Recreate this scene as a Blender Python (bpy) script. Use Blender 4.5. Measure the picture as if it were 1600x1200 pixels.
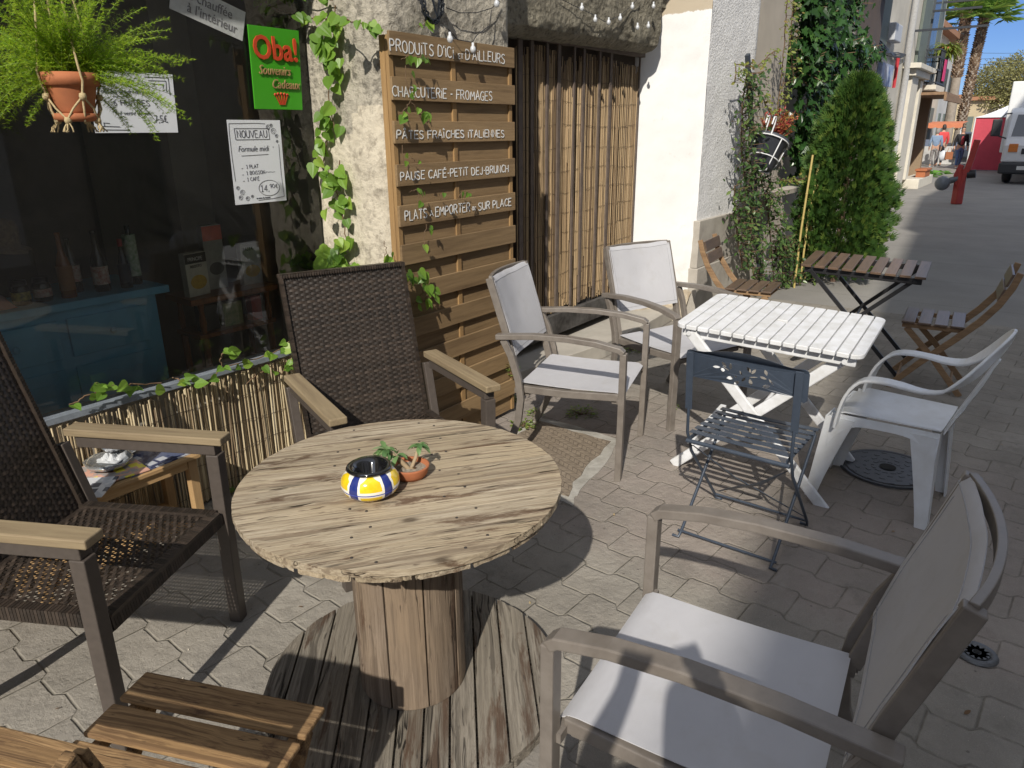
import bpy, bmesh, math, random
from mathutils import Vector, Matrix, noise

# ---------------------------------------------------------------- camera, sky, sun, exposure
for o in list(bpy.data.objects): bpy.data.objects.remove(o)
S = bpy.context.scene
COL = S.collection
R = math.radians
EYE = Vector((0, 0, 1.6)); FPX = 1130.0
def cam_axes(yaw, pit, rol):
    F = Vector((math.cos(pit)*math.cos(yaw), math.cos(pit)*math.sin(yaw), -math.sin(pit)))
    Rt = Vector((math.sin(yaw), -math.cos(yaw), 0)); Dn = F.cross(Rt)
    return math.cos(rol)*Rt+math.sin(rol)*Dn, -math.sin(rol)*Rt+math.cos(rol)*Dn, F
CR, CD, CF = cam_axes(R(35.855), R(19.224), R(.48))
cam = bpy.data.cameras.new('camera'); camo = bpy.data.objects.new('camera', cam); COL.objects.link(camo)
camo.matrix_world = Matrix.Translation(EYE) @ Matrix((CR, -CD, -CF)).transposed().to_4x4()
cam.sensor_width = 36; cam.lens = 36*FPX/1600; cam.clip_end = 900; cam.clip_start = .02
S.camera = camo
SUN_EL, SUN_AZ = 37.0, 203.2
W = bpy.data.worlds.new('World'); S.world = W; W.use_nodes = True
nt = W.node_tree; nt.nodes.clear()
sky = nt.nodes.new('ShaderNodeTexSky'); sky.sky_type = 'NISHITA'; sky.sun_disc = False
sky.sun_elevation = R(SUN_EL); sky.sun_rotation = R((90-SUN_AZ) % 360)
sky.air_density = .75; sky.dust_density = 0; sky.ozone_density = 4.0
bg = nt.nodes.new('ShaderNodeBackground'); bg.inputs[1].default_value = .128
ow = nt.nodes.new('ShaderNodeOutputWorld')
# sky darkened to blue near the horizon, brightened and greyed overhead for fill light
tcw = nt.nodes.new('ShaderNodeTexCoord'); sxw = nt.nodes.new('ShaderNodeSeparateXYZ'); nt.links.new(tcw.outputs['Generated'], sxw.inputs[0])
mrw = nt.nodes.new('ShaderNodeMapRange'); mrw.inputs[1].default_value = .16; mrw.inputs[2].default_value = .5; mrw.inputs[3].default_value = 0; mrw.inputs[4].default_value = 1; nt.links.new(sxw.outputs[2], mrw.inputs[0])
def wmix(mode, fac, a, b):
    m = nt.nodes.new('ShaderNodeMix'); m.data_type = 'RGBA'; m.blend_type = mode
    for i, v in ((0, fac), (6, a), (7, b)):
        if hasattr(v, 'links'): nt.links.new(v, m.inputs[i])
        elif i: m.inputs[i].default_value = (*v, 1)
        else: m.inputs[0].default_value = v
    return m.outputs[2]
hsw = nt.nodes.new('ShaderNodeHueSaturation'); hsw.inputs['Saturation'].default_value = .30; hsw.inputs['Value'].default_value = 1.9; nt.links.new(sky.outputs[0], hsw.inputs['Color'])
lowc = wmix('MULTIPLY', 1.0, sky.outputs[0], (.30, .36, .50))
nt.links.new(wmix('MIX', mrw.outputs[0], lowc, hsw.outputs[0]), bg.inputs[0]); nt.links.new(bg.outputs[0], ow.inputs[0])
sl = bpy.data.lights.new('sun', 'SUN'); sl.energy = 3.4; sl.angle = R(.53); sl.color = (1, .935, .83)
so = bpy.data.objects.new('sun', sl); COL.objects.link(so)
sd = Vector((-math.cos(R(SUN_EL))*math.cos(R(SUN_AZ)), -math.cos(R(SUN_EL))*math.sin(R(SUN_AZ)), -math.sin(R(SUN_EL))))
so.rotation_euler = sd.to_track_quat('-Z', 'Y').to_euler(); so.location = (-6, -3, 9)
S.view_settings.view_transform = 'Standard'; S.view_settings.look = 'None'
S.view_settings.gamma = 1; S.view_settings.use_curve_mapping = False
S.view_settings.exposure = 0.5
S.render.engine = 'CYCLES'; S.cycles.max_bounces = 8; S.cycles.transparent_max_bounces = 12

def ray(px, py): return CR*(px-800)+CD*(py-600)+CF*FPX
def onY(px, py, y): r = ray(px, py); return EYE+r*(y/r.y)
def onX(px, py, x): r = ray(px, py); return EYE+r*(x/r.x)
def onZ(px, py, z=0): r = ray(px, py); return EYE+r*((z-1.6)/r.z)

# ---------------------------------------------------------------- mesh helpers
Z = Vector((0, 0, 1))
def V(*a): return Vector(a)
def rotz(a): return Matrix.Rotation(a, 4, 'Z')
class MB:
    def __init__(s): s.v = []; s.f = []; s.m = []; s.sm = []
    def add(s, vs, fs, M=None, mi=0, smooth=False):
        b = len(s.v)
        s.v += [tuple(M @ Vector(p)) for p in vs] if M is not None else [tuple(p) for p in vs]
        for f in fs: s.f.append([b+i for i in f]); s.m.append(mi); s.sm.append(smooth)
        return s
    def box(s, x0, x1, y0, y1, z0, z1, M=None, mi=0):
        vs = [(x, y, z) for z in (z0, z1) for y in (y0, y1) for x in (x0, x1)]
        return s.add(vs, [(0, 2, 3, 1), (4, 5, 7, 6), (0, 1, 5, 4), (2, 6, 7, 3), (0, 4, 6, 2), (1, 3, 7, 5)], M, mi)
    def sweep(s, pts, w, h, up=Z, M=None, mi=0, smooth=False, ups=None):
        # rectangular section w (sideways) x h (along up), swept along pts; w,h may be lists
        pts = [Vector(p) for p in pts]; n = len(pts); vs = []
        for i, p in enumerate(pts):
            a = pts[max(0, i-1)]; b = pts[min(n-1, i+1)]; t = (b-a).normalized()
            if 0 < i < n-1:
                t1 = (pts[i]-pts[i-1]).normalized(); t2 = (pts[i+1]-pts[i]).normalized(); t = (t1+t2).normalized(); k = 1/max(.5, t.dot(t1))
            else: k = 1
            u0 = Vector(ups[i]) if ups else Vector(up)
            sd_ = t.cross(u0)
            if sd_.length < 1e-4: sd_ = t.cross(Vector((1, 0, 0)))
            sd_.normalize(); u = sd_.cross(t).normalized()
            ww = w[i] if isinstance(w, (list, tuple)) else w; hh = (h[i] if isinstance(h, (list, tuple)) else h)*k
            vs += [p-sd_*ww/2-u*hh/2, p+sd_*ww/2-u*hh/2, p+sd_*ww/2+u*hh/2, p-sd_*ww/2+u*hh/2]
        fs = [(0, 1, 2, 3), tuple(4*(n-1)+j for j in (3, 2, 1, 0))]
        for i in range(n-1):
            for j in range(4): a = 4*i+j; b = 4*i+(j+1) % 4; fs.append((a, a+4, b+4, b))
        return s.add(vs, fs, M, mi, smooth)
    def tube(s, pts, r, n=8, M=None, mi=0, cap=True):
        pts = [Vector(p) for p in pts]; m = len(pts); vs = []; u = None
        for i, p in enumerate(pts):
            t = (pts[min(m-1, i+1)]-pts[max(0, i-1)]).normalized()
            if u is None: u = t.orthogonal().normalized()
            u = (u-t*u.dot(t)).normalized(); w = t.cross(u)
            rr = r[i] if isinstance(r, (list, tuple)) else r
            vs += [p+(u*math.cos(2*math.pi*k/n)+w*math.sin(2*math.pi*k/n))*rr for k in range(n)]
        fs = [(i*n+k, i*n+(k+1) % n, (i+1)*n+(k+1) % n, (i+1)*n+k) for i in range(m-1) for k in range(n)]
        s.add(vs, fs, M, mi, True)
        if cap: s.add(vs, [tuple(range(n-1, -1, -1)), tuple((m-1)*n+k for k in range(n))], M, mi)
        return s
    def lathe(s, prof, n=32, M=None, mi=0, smooth=True, wob=None):
        vs = []
        for r, z in prof:
            for k in range(n):
                a = 2*math.pi*k/n; rr = r*(wob(a, z) if wob else 1); vs.append((rr*math.cos(a), rr*math.sin(a), z))
        fs = [(i*n+k, i*n+(k+1) % n, (i+1)*n+(k+1) % n, (i+1)*n+k) for i in range(len(prof)-1) for k in range(n)]
        return s.add(vs, fs, M, mi, smooth)
    def prism(s, poly, z0, z1, M=None, mi=0):
        n = len(poly)
        vs = [(x, y, z0) for x, y in poly]+[(x, y, z1) for x, y in poly]
        fs = [tuple(range(n-1, -1, -1)), tuple(range(n, 2*n))]+[(i, (i+1) % n, n+(i+1) % n, n+i) for i in range(n)]
        return s.add(vs, fs, M, mi)
    def grid(s, nu, nv, fn, M=None, mi=0, smooth=True, thick=None):
        vs = [fn(i/nu, j/nv) for j in range(nv+1) for i in range(nu+1)]
        fs = [(j*(nu+1)+i, j*(nu+1)+i+1, (j+1)*(nu+1)+i+1, (j+1)*(nu+1)+i) for j in range(nv) for i in range(nu)]
        return s.add(vs, fs, M, mi, smooth)
    def build(s, name, mat, parent=None, bevel=0, solid=0, sub=0, bseg=2):
        me = bpy.data.meshes.new(name); me.from_pydata(s.v, [], s.f)
        for m in (mat if isinstance(mat, (list, tuple)) else [mat]): me.materials.append(m)
        me.polygons.foreach_set('material_index', s.m); me.polygons.foreach_set('use_smooth', s.sm); me.update()
        o = bpy.data.objects.new(name, me); COL.objects.link(o)
        if parent: o.parent = parent
        if solid:
            d = o.modifiers.new('solid', 'SOLIDIFY'); d.thickness = solid; d.offset = 0
            o.modifiers.new('split', 'EDGE_SPLIT').split_angle = R(45)
        if sub:
            d = o.modifiers.new('sub', 'SUBSURF'); d.levels = d.render_levels = sub
        if bevel:
            d = o.modifiers.new('bevel', 'BEVEL'); d.width = bevel; d.segments = bseg; d.limit_method = 'ANGLE'; d.angle_limit = R(40); d.harden_normals = False
        return o
def empty(name, loc=(0, 0, 0), rz=0, rx=0, ry=0):
    o = bpy.data.objects.new(name, None); COL.objects.link(o); o.location = loc; o.rotation_euler = (rx, ry, rz); o.empty_display_size = .1
    return o
def tag(o, label=None, cat=None, group=None, kind=None):
    for k, v in (('label', label), ('category', cat), ('group', group), ('kind', kind)):
        if v: o[k] = v
    return o
def dup(root, label=None, group=None, **kw):
    def cp(o, par):
        c = o.copy(); COL.objects.link(c)
        if par: c.parent = par
        for ch in [x for x in bpy.data.objects if x.parent == o]: cp(ch, c)
        return c
    r = cp(root, None)
    if label: r['label'] = label
    if group: r['group'] = group
    for k, v in kw.items(): setattr(r, k, v)
    return r

# ---------------------------------------------------------------- materials
MATS = {}
def nodes(name):
    m = bpy.data.materials.new(name); m.use_nodes = True; t = m.node_tree; p = t.nodes['Principled BSDF']
    return m, t, p
def lk(t, a, b): t.links.new(a, b)
def coords(t, scale=(1, 1, 1), rot=(0, 0, 0), src='Object'):
    tc = t.nodes.new('ShaderNodeTexCoord'); mp = t.nodes.new('ShaderNodeMapping')
    mp.inputs['Scale'].default_value = scale; mp.inputs['Rotation'].default_value = rot
    lk(t, tc.outputs[src], mp.inputs[0]); return mp.outputs[0]
def nz(t, vec, scale, detail=4, rough=.6, dist=0):
    n = t.nodes.new('ShaderNodeTexNoise'); n.inputs['Scale'].default_value = scale; n.inputs['Detail'].default_value = detail
    n.inputs['Roughness'].default_value = rough; n.inputs['Distortion'].default_value = dist
    lk(t, vec, n.inputs['Vector']); return n.outputs['Fac']
def ramp(t, fac, stops):
    r = t.nodes.new('ShaderNodeValToRGB'); e = r.color_ramp.elements
    while len(e) > 1: e.remove(e[-1])
    e[0].position = stops[0][0]; e[0].color = (*stops[0][1], 1)
    for p, c in stops[1:]: q = e.new(p); q.color = (*c, 1)
    lk(t, fac, r.inputs[0]); return r.outputs[0]
def mixc(t, fac, a, b, mode='MIX'):
    m = t.nodes.new('ShaderNodeMix'); m.data_type = 'RGBA'; m.blend_type = mode
    for s_, v in ((0, fac), (6, a), (7, b)):
        if hasattr(v, 'links') or hasattr(v, 'is_output'): lk(t, v, m.inputs[s_])
        elif s_ == 0: m.inputs[0].default_value = v
        else: m.inputs[s_].default_value = (*v, 1)
    return m.outputs[2]
def mth(t, op, a, b=None, c=None, clamp=False):
    m = t.nodes.new('ShaderNodeMath'); m.operation = op; m.use_clamp = clamp
    for i, v in enumerate((a, b, c)):
        if v is None: continue
        if isinstance(v, (int, float)): m.inputs[i].default_value = v
        else: lk(t, v, m.inputs[i])
    return m.outputs[0]
def bump(t, p, h, strength=.4, dist=.01, prev=None):
    b = t.nodes.new('ShaderNodeBump'); b.inputs['Strength'].default_value = strength; b.inputs['Distance'].default_value = dist
    lk(t, h, b.inputs['Height'])
    if prev: lk(t, prev, b.inputs['Normal'])
    lk(t, b.outputs[0], p.inputs['Normal']); return b.outputs[0]
def plain(name, c, rough=.5, metal=0, c2=None, sc=30, bs=0, bd=.002, spec=.5, coat=0, amt=1.0, bsc=None):
    if name in MATS: return MATS[name]
    m, t, p = nodes(name); p.inputs['Roughness'].default_value = rough; p.inputs['Metallic'].default_value = metal
    p.inputs['Specular IOR Level'].default_value = spec; p.inputs['Coat Weight'].default_value = coat
    v = coords(t)
    c2 = c2 or tuple(x*.8 for x in c)
    n = nz(t, v, sc, 5, .65)
    lk(t, ramp(t, n, [(.32, c2), (.62, c)]), p.inputs['Base Color'])
    rr = t.nodes.new('ShaderNodeMapRange'); rr.inputs[3].default_value = max(0, rough-.08); rr.inputs[4].default_value = min(1, rough+.1); lk(t, n, rr.inputs[0]); lk(t, rr.outputs[0], p.inputs['Roughness'])
    if bs: bump(t, p, nz(t, v, bsc or sc*3, 4), bs, bd)
    MATS[name] = m; return m
def wood(name, c1, c2, c3, axis=0, sc=1.0, rough=.75, bs=.5, knots=True, gap=None):
    # c1 light, c2 mid, c3 dark streak; grain runs along axis
    if name in MATS: return MATS[name]
    m, t, p = nodes(name)
    s = [22*sc]*3; s[axis] = 1.3*sc
    v = coords(t, tuple(s))
    ge = t.nodes.new('ShaderNodeNewGeometry'); rnd = ge.outputs['Random Per Island']
    ad = t.nodes.new('ShaderNodeVectorMath'); ad.operation = 'ADD'; cb = t.nodes.new('ShaderNodeCombineXYZ')
    k = mth(t, 'MULTIPLY', rnd, 37.0)
    for i in range(3): lk(t, k, cb.inputs[i])
    lk(t, v, ad.inputs[0]); lk(t, cb.outputs[0], ad.inputs[1]); v = ad.outputs[0]
    n1 = nz(t, v, 1.0, 6, .65, .6); n2 = nz(t, v, 3.3, 5, .7, .3)
    s2 = [9*sc]*3; s2[axis] = 1.0*sc
    v2 = coords(t, tuple(s2)); ad2 = t.nodes.new('ShaderNodeVectorMath'); ad2.operation = 'ADD'; lk(t, v2, ad2.inputs[0]); lk(t, cb.outputs[0], ad2.inputs[1])
    n3 = nz(t, ad2.outputs[0], 1.0, 3, .6, 1.2)
    col = ramp(t, n1, [(.25, c3), (.42, c2), (.66, c1)])
    col = mixc(t, mth(t, 'MULTIPLY', ramp(t, n3, [(.52, (0, 0, 0)), (.72, (1, 1, 1))]), .55), col, c3)
    col = mixc(t, .35, col, ramp(t, n2, [(.3, c3), (.6, c1)]))
    hsv = t.nodes.new('ShaderNodeHueSaturation'); lk(t, col, hsv.inputs['Color'])
    lk(t, mth(t, 'ADD', mth(t, 'MULTIPLY', rnd, .3), .85), hsv.inputs['Value'])
    lk(t, hsv.outputs[0], p.inputs['Base Color'])
    p.inputs['Roughness'].default_value = rough; p.inputs['Specular IOR Level'].default_value = .3
    h = mth(t, 'ADD', n1, mth(t, 'MULTIPLY', n2, .5)); bump(t, p, h, bs, .004)
    MATS[name] = m; return m
def old_wood(name, light, mid, dark, streak, gold, axis=0, sc=1.0, crack=.6, bs=1.0, knots=True):
    """grey weathered board: fine raised grain, long dark stains, hairline cracks, a few knots"""
    m, t, p = nodes(name); ge = t.nodes.new('ShaderNodeNewGeometry'); rnd = ge.outputs['Random Per Island']
    cb = t.nodes.new('ShaderNodeCombineXYZ'); k = mth(t, 'MULTIPLY', rnd, 23.0)
    for i in range(3): lk(t, k, cb.inputs[i])
    def cs(along, across):
        s_ = [across*sc]*3; s_[axis] = along*sc; v = coords(t, tuple(s_)); a = t.nodes.new('ShaderNodeVectorMath'); a.operation = 'ADD'; lk(t, v, a.inputs[0]); lk(t, cb.outputs[0], a.inputs[1]); return a.outputs[0]
    wob = nz(t, cs(2.2, 5), 1, 3)
    def warp(v, amt):
        a = t.nodes.new('ShaderNodeVectorMath'); a.operation = 'ADD'; c_ = t.nodes.new('ShaderNodeCombineXYZ')
        for i in range(3):
            if i != axis: lk(t, mth(t, 'MULTIPLY', wob, amt), c_.inputs[i])
        lk(t, v, a.inputs[0]); lk(t, c_.outputs[0], a.inputs[1]); return a.outputs[0]
    fine = nz(t, warp(cs(2.6, 120), 5), 1.0, 7, .78); ring = nz(t, warp(cs(.8, 55), 3), 1.0, 4, .6)
    big = nz(t, cs(3.0, 15), 1.0, 7, .72, .5); tone = nz(t, cs(1.6, 3), 1.0, 3); spots = nz(t, cs(14, 60), 1.0, 3, .6)
    c = ramp(t, fine, [(.34, dark), (.47, mid), (.60, light)])
    c = mixc(t, ramp(t, tone, [(.40, (0, 0, 0)), (.62, (.75, .75, .75))]), c, mixc(t, fine, mid, gold))
    c = mixc(t, ramp(t, ring, [(.40, (.75, .75, .75)), (.47, (0, 0, 0)), (.56, (0, 0, 0)), (.62, (.3, .3, .3))]), c, dark)
    c = mixc(t, ramp(t, big, [(.55, (0, 0, 0)), (.63, (.9, .9, .9))]), c, mixc(t, tone, streak, (.13, .07, .04)))
    hair = ramp(t, mth(t, 'ABSOLUTE', mth(t, 'SUBTRACT', nz(t, warp(cs(1.1, 30), 1.5), 1.0, 3, .5), .5)), [(.005, (1, 1, 1)), (.014, (0, 0, 0))])
    gate = ramp(t, nz(t, cs(3.0, 12), 1.0, 3), [(.48, (0, 0, 0)), (.58, (1, 1, 1))])
    hair = mth(t, 'MULTIPLY', hair, gate)
    c = mixc(t, mth(t, 'MULTIPLY', hair, crack), c, tuple(x*.35 for x in streak))
    c = mixc(t, ramp(t, spots, [(.66, (0, 0, 0)), (.72, (.8, .8, .8))]), c, streak)
    h = mth(t, 'SUBTRACT', mth(t, 'ADD', fine, mth(t, 'MULTIPLY', ring, .8)), hair)
    if knots:
        vo = t.nodes.new('ShaderNodeTexVoronoi'); vo.inputs['Scale'].default_value = 1.0; lk(t, cs(4.5, 8.0), vo.inputs['Vector'])
        kn = mth(t, 'MULTIPLY', ramp(t, vo.outputs['Distance'], [(.05, (1, 1, 1)), (.11, (.25, .25, .25)), (.16, (0, 0, 0))]), mth(t, 'GREATER_THAN', nz(t, vo.outputs['Color'], 5, 0), .56))
        c = mixc(t, mth(t, 'MULTIPLY', kn, .8), c, tuple(x*.6 for x in streak))
    hsv = t.nodes.new('ShaderNodeHueSaturation'); lk(t, c, hsv.inputs['Color']); lk(t, mth(t, 'ADD', mth(t, 'MULTIPLY', rnd, .22), .89), hsv.inputs['Value'])
    lk(t, hsv.outputs[0], p.inputs['Base Color']); p.inputs['Roughness'].default_value = .82; p.inputs['Specular IOR Level'].default_value = .22
    bump(t, p, h, bs, .006); MATS[name] = m; return m
def leafm(name, c1, c2, trans=.35, rough=.45, c3=None):
    if name in MATS: return MATS[name]
    m, t, p = nodes(name)
    ge = t.nodes.new('ShaderNodeNewGeometry')
    st = [(0, c1), (1, c2)] if not c3 else [(0, c1), (.7, c2), (1, c3)]
    col = ramp(t, ge.outputs['Random Per Island'], st)
    lk(t, col, p.inputs['Base Color']); p.inputs['Roughness'].default_value = rough; p.inputs['Specular IOR Level'].default_value = .4
    tr = t.nodes.new('ShaderNodeBsdfTranslucent'); hs = t.nodes.new('ShaderNodeHueSaturation'); hs.inputs['Value'].default_value = 1.6; hs.inputs['Hue'].default_value = .485
    lk(t, col, hs.inputs['Color']); lk(t, hs.outputs[0], tr.inputs[0])
    mx = t.nodes.new('ShaderNodeMixShader'); mx.inputs[0].default_value = trans
    out = t.nodes['Material Output']; lk(t, p.outputs[0], mx.inputs[1]); lk(t, tr.outputs[0], mx.inputs[2]); lk(t, mx.outputs[0], out.inputs[0])
    MATS[name] = m; return m
def rough_stone(name, c1, c2, c3, sc=1.0, bs=1.0, dist=.03):
    if name in MATS: return MATS[name]
    m, t, p = nodes(name); v = coords(t, (sc, sc, sc))
    n1 = nz(t, v, 3.0, 6, .65, .3); n2 = nz(t, v, 22, 7, .72); n3 = nz(t, v, 70, 4, .7)
    vo = t.nodes.new('ShaderNodeTexVoronoi'); vo.inputs['Scale'].default_value = 26; lk(t, v, vo.inputs['Vector'])
    col = ramp(t, n1, [(.35, c2), (.55, c1), (.75, c1)])
    col = mixc(t, ramp(t, n2, [(.36, (.9, .9, .9)), (.5, (0, 0, 0))]), col, c3)
    lk(t, col, p.inputs['Base Color']); p.inputs['Roughness'].default_value = .95; p.inputs['Specular IOR Level'].default_value = .15
    h = mth(t, 'ADD', mth(t, 'ADD', mth(t, 'MULTIPLY', n2, .9), mth(t, 'MULTIPLY', n3, .25)), mth(t, 'MULTIPLY', vo.outputs['Distance'], .5))
    b = bump(t, p, n1, .6, dist*2); bump(t, p, h, bs, dist, b)
    MATS[name] = m; return m

# setting
def paver_mat():
    m, t, p = nodes('pavers')
    v0 = coords(t, (1, 1, 1), (0, 0, R(4)))
    wob = nz(t, v0, 6, 3); sx = t.nodes.new('ShaderNodeSeparateXYZ'); lk(t, v0, sx.inputs[0])
    x = mth(t, 'ADD', sx.outputs[0], mth(t, 'MULTIPLY', wob, .012)); y = sx.outputs[1]
    # zigzag edge: clamped triangle wave along y
    tri = mth(t, 'PINGPONG', mth(t, 'ADD', y, .03), .12)                      # 0..0.12
    zz = mth(t, 'MULTIPLY', mth(t, 'SUBTRACT', mth(t, 'MULTIPLY', mth(t, 'SUBTRACT', tri, .048), 42.0, None, True), .5), .026)
    xs = mth(t, 'DIVIDE', mth(t, 'ADD', x, zz), .159)
    row = mth(t, 'FLOOR', xs); fx = mth(t, 'FRACT', xs)
    off = mth(t, 'MULTIPLY', mth(t, 'MODULO', mth(t, 'ADD', row, 200.0), 2.0), .5)
    ys = mth(t, 'ADD', mth(t, 'DIVIDE', mth(t, 'ADD', y, .09), .24), off)
    cy = mth(t, 'FLOOR', ys); fy = mth(t, 'FRACT', ys)
    dx = mth(t, 'MULTIPLY', mth(t, 'MINIMUM', fx, mth(t, 'SUBTRACT', 1.0, fx)), .159)
    dy = mth(t, 'MULTIPLY', mth(t, 'MINIMUM', fy, mth(t, 'SUBTRACT', 1.0, fy)), .24)
    dd = mth(t, 'MINIMUM', dx, mth(t, 'ADD', dy, .0015))
    wn = t.nodes.new('ShaderNodeTexWhiteNoise'); wn.noise_dimensions = '2D'; cb = t.nodes.new('ShaderNodeCombineXYZ'); lk(t, row, cb.inputs[0]); lk(t, cy, cb.inputs[1]); lk(t, cb.outputs[0], wn.inputs[0])
    v1 = coords(t)
    grit = nz(t, v1, 260, 3, .7); blot = nz(t, v1, 2.2, 5, .6); blot2 = nz(t, v1, 14, 5, .7)
    c = mixc(t, wn.outputs[0], (.250, .230, .200), (.312, .288, .252))
    # reddish band of pavers beyond the spool table
    s1 = t.nodes.new('ShaderNodeSeparateXYZ'); lk(t, v1, s1.inputs[0])
    red = mth(t, 'MULTIPLY', mth(t, 'SUBTRACT', mth(t, 'ADD', s1.outputs[0], mth(t, 'MULTIPLY', blot2, .35)), 2.35), 4.0, None, True)
    red = mth(t, 'MULTIPLY', red, mth(t, 'SUBTRACT', 1.0, mth(t, 'MULTIPLY', mth(t, 'SUBTRACT', s1.outputs[0], 3.6), 1.4, None, True)))
    c = mixc(t, mth(t, 'MULTIPLY', red, .62), c, (.285, .235, .210))
    c = mixc(t, ramp(t, blot, [(.35, (.5, .5, .5)), (.6, (0, 0, 0))]), c, (.175, .162, .142))
    c = mixc(t, ramp(t, blot2, [(.3, (.35, .35, .35)), (.5, (0, 0, 0)), (.68, (0, 0, 0)), (.8, (.3, .3, .3))]), c, (.33, .30, .26))
    c = mixc(t, mth(t, 'MULTIPLY', ramp(t, grit, [(.56, (0, 0, 0)), (.72, (1, 1, 1))]), .55), c, (.46, .43, .38))
    c = mixc(t, mth(t, 'MULTIPLY', ramp(t, grit, [(.28, (1, 1, 1)), (.42, (0, 0, 0))]), .45), c, (.12, .11, .095))
    stn = nz(t, v1, 5, 7, .75)
    c = mixc(t, mth(t, 'MULTIPLY', ramp(t, stn, [(.54, (0, 0, 0)), (.66, (1, 1, 1))]), .35), c, (.13, .118, .10))
    vs_ = t.nodes.new('ShaderNodeTexVoronoi'); vs_.inputs['Scale'].default_value = 26; lk(t, v1, vs_.inputs['Vector'])
    gum = mth(t, 'MULTIPLY', mth(t, 'LESS_THAN', vs_.outputs['Distance'], .13), mth(t, 'GREATER_THAN', blot2, .56))
    c = mixc(t, mth(t, 'MULTIPLY', gum, .7), c, (.09, .08, .07))
    crk = mth(t, 'ADD', mth(t, 'MULTIPLY', blot2, .004), -.0005)
    j = ramp(t, mth(t, 'SUBTRACT', dd, crk), [(0, (1, 1, 1)), (.0022, (0, 0, 0))])
    e = ramp(t, mth(t, 'SUBTRACT', dd, crk), [(.002, (.4, .4, .4)), (.009, (0, 0, 0))])
    c = mixc(t, mth(t, 'MULTIPLY', e, mth(t, 'MULTIPLY', blot2, .5)), c, (.36, .33, .25))
    c = mixc(t, mth(t, 'MULTIPLY', mth(t, 'MULTIPLY', j, .4), ramp(t, blot2, [(.38, (.1, .1, .1)), (.58, (1, 1, 1))])), c, (.10, .09, .07))
    sand = nz(t, v1, .9, 6, .7)
    c = mixc(t, mth(t, 'MULTIPLY', ramp(t, sand, [(.50, (0, 0, 0)), (.62, (1, 1, 1))]), .38), c, (.165, .150, .130))
    c = mixc(t, mth(t, 'MULTIPLY', ramp(t, sand, [(.34, (1, 1, 1)), (.44, (0, 0, 0))]), .35), c, (.36, .335, .29))
    lk(t, c, p.inputs['Base Color']); p.inputs['Roughness'].default_value = .9; p.inputs['Specular IOR Level'].default_value = .25
    mr = t.nodes.new('ShaderNodeMapRange'); mr.inputs[2].default_value = .0045; lk(t, mth(t, 'SUBTRACT', dd, crk), mr.inputs[0])
    h = mth(t, 'ADD', mth(t, 'MULTIPLY', mr.outputs[0], ramp(t, blot2, [(.3, (.35, .35, .35)), (.6, (1, 1, 1))])), mth(t, 'ADD', mth(t, 'MULTIPLY', wn.outputs[0], .5), mth(t, 'MULTIPLY', blot, .8)))
    b = bump(t, p, h, .9, .006); bump(t, p, mth(t, 'ADD', mth(t, 'MULTIPLY', grit, .6), blot2), .5, .002, b)
    return m
def street_mat():
    m, t, p = nodes('street_concrete'); v1 = coords(t)
    a = nz(t, v1, 1.3, 5); b_ = nz(t, v1, 90, 4, .7); s1 = t.nodes.new('ShaderNodeSeparateXYZ'); lk(t, v1, s1.inputs[0])
    c = ramp(t, a, [(.3, (.215, .205, .19)), (.65, (.275, .262, .24))])
    c = mixc(t, mth(t, 'MULTIPLY', ramp(t, b_, [(.35, (1, 1, 1)), (.5, (0, 0, 0))]), .35), c, (.10, .097, .09))
    jx = mth(t, 'PINGPONG', mth(t, 'ADD', s1.outputs[0], 100), .65); j = mth(t, 'LESS_THAN', jx, .008)
    c = mixc(t, mth(t, 'MULTIPLY', j, .4), c, (.09, .085, .08))
    lk(t, c, p.inputs['Base Color']); p.inputs['Roughness'].default_value = .85
    bump(t, p, b_, .4, .003); return m
PAVE = paver_mat(); STREET = street_mat()
STONE = rough_stone('rough_wall_stone', (.50, .46, .38), (.40, .37, .31), (.20, .185, .155), 1.0, 1.0, .022)
CREAM = rough_stone('cream_reveal_plaster', (.60, .545, .44), (.50, .45, .36), (.34, .30, .24), 1.0, .8, .012)
LINT = rough_stone('lintel_stone', (.30, .275, .215), (.225, .205, .16), (.12, .11, .085), 1.3, .9, .018)
STUC = rough_stone('white_stucco', (.82, .82, .82), (.76, .76, .765), (.60, .605, .61), 2.2, .8, .008)
def lime():
    m, t, p = nodes('white_limewash'); v = coords(t); n = nz(t, v, 2.5, 5); n2 = nz(t, v, 11, 5, .7); s_ = t.nodes.new('ShaderNodeSeparateXYZ'); lk(t, v, s_.inputs[0])
    c = ramp(t, n, [(.3, (.76, .755, .74)), (.6, (.83, .83, .82))])
    low = mth(t, 'SUBTRACT', .55, s_.outputs[2]); c = mixc(t, mth(t, 'MULTIPLY', mth(t, 'MULTIPLY', low, 1.2, None, True), ramp(t, n2, [(.45, (0, 0, 0)), (.62, (1, 1, 1))])), c, (.48, .40, .30))
    c = mixc(t, mth(t, 'MULTIPLY', ramp(t, n2, [(.62, (0, 0, 0)), (.72, (1, 1, 1))]), .25), c, (.55, .47, .38))
    k = mth(t, 'ADD', mth(t, 'ADD', s_.outputs[2], mth(t, 'MULTIPLY', s_.outputs[1], .2)), mth(t, 'MULTIPLY', n2, .06))
    c = mixc(t, ramp(t, mth(t, 'SUBTRACT', k, 1.92), [(.498, (0, 0, 0)), (.502, (1, 1, 1))]), c, mixc(t, n, (.47, .40, .30), (.53, .455, .345)))
    lk(t, c, p.inputs['Base Color']); p.inputs['Roughness'].default_value = .92; bump(t, p, n2, .35, .01); return m
WHITEP = lime()
BEIGE = plain('beige_plaster', (.52, .44, .33), .9, c2=(.47, .40, .30), sc=3, bs=.2, bd=.01)
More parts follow.
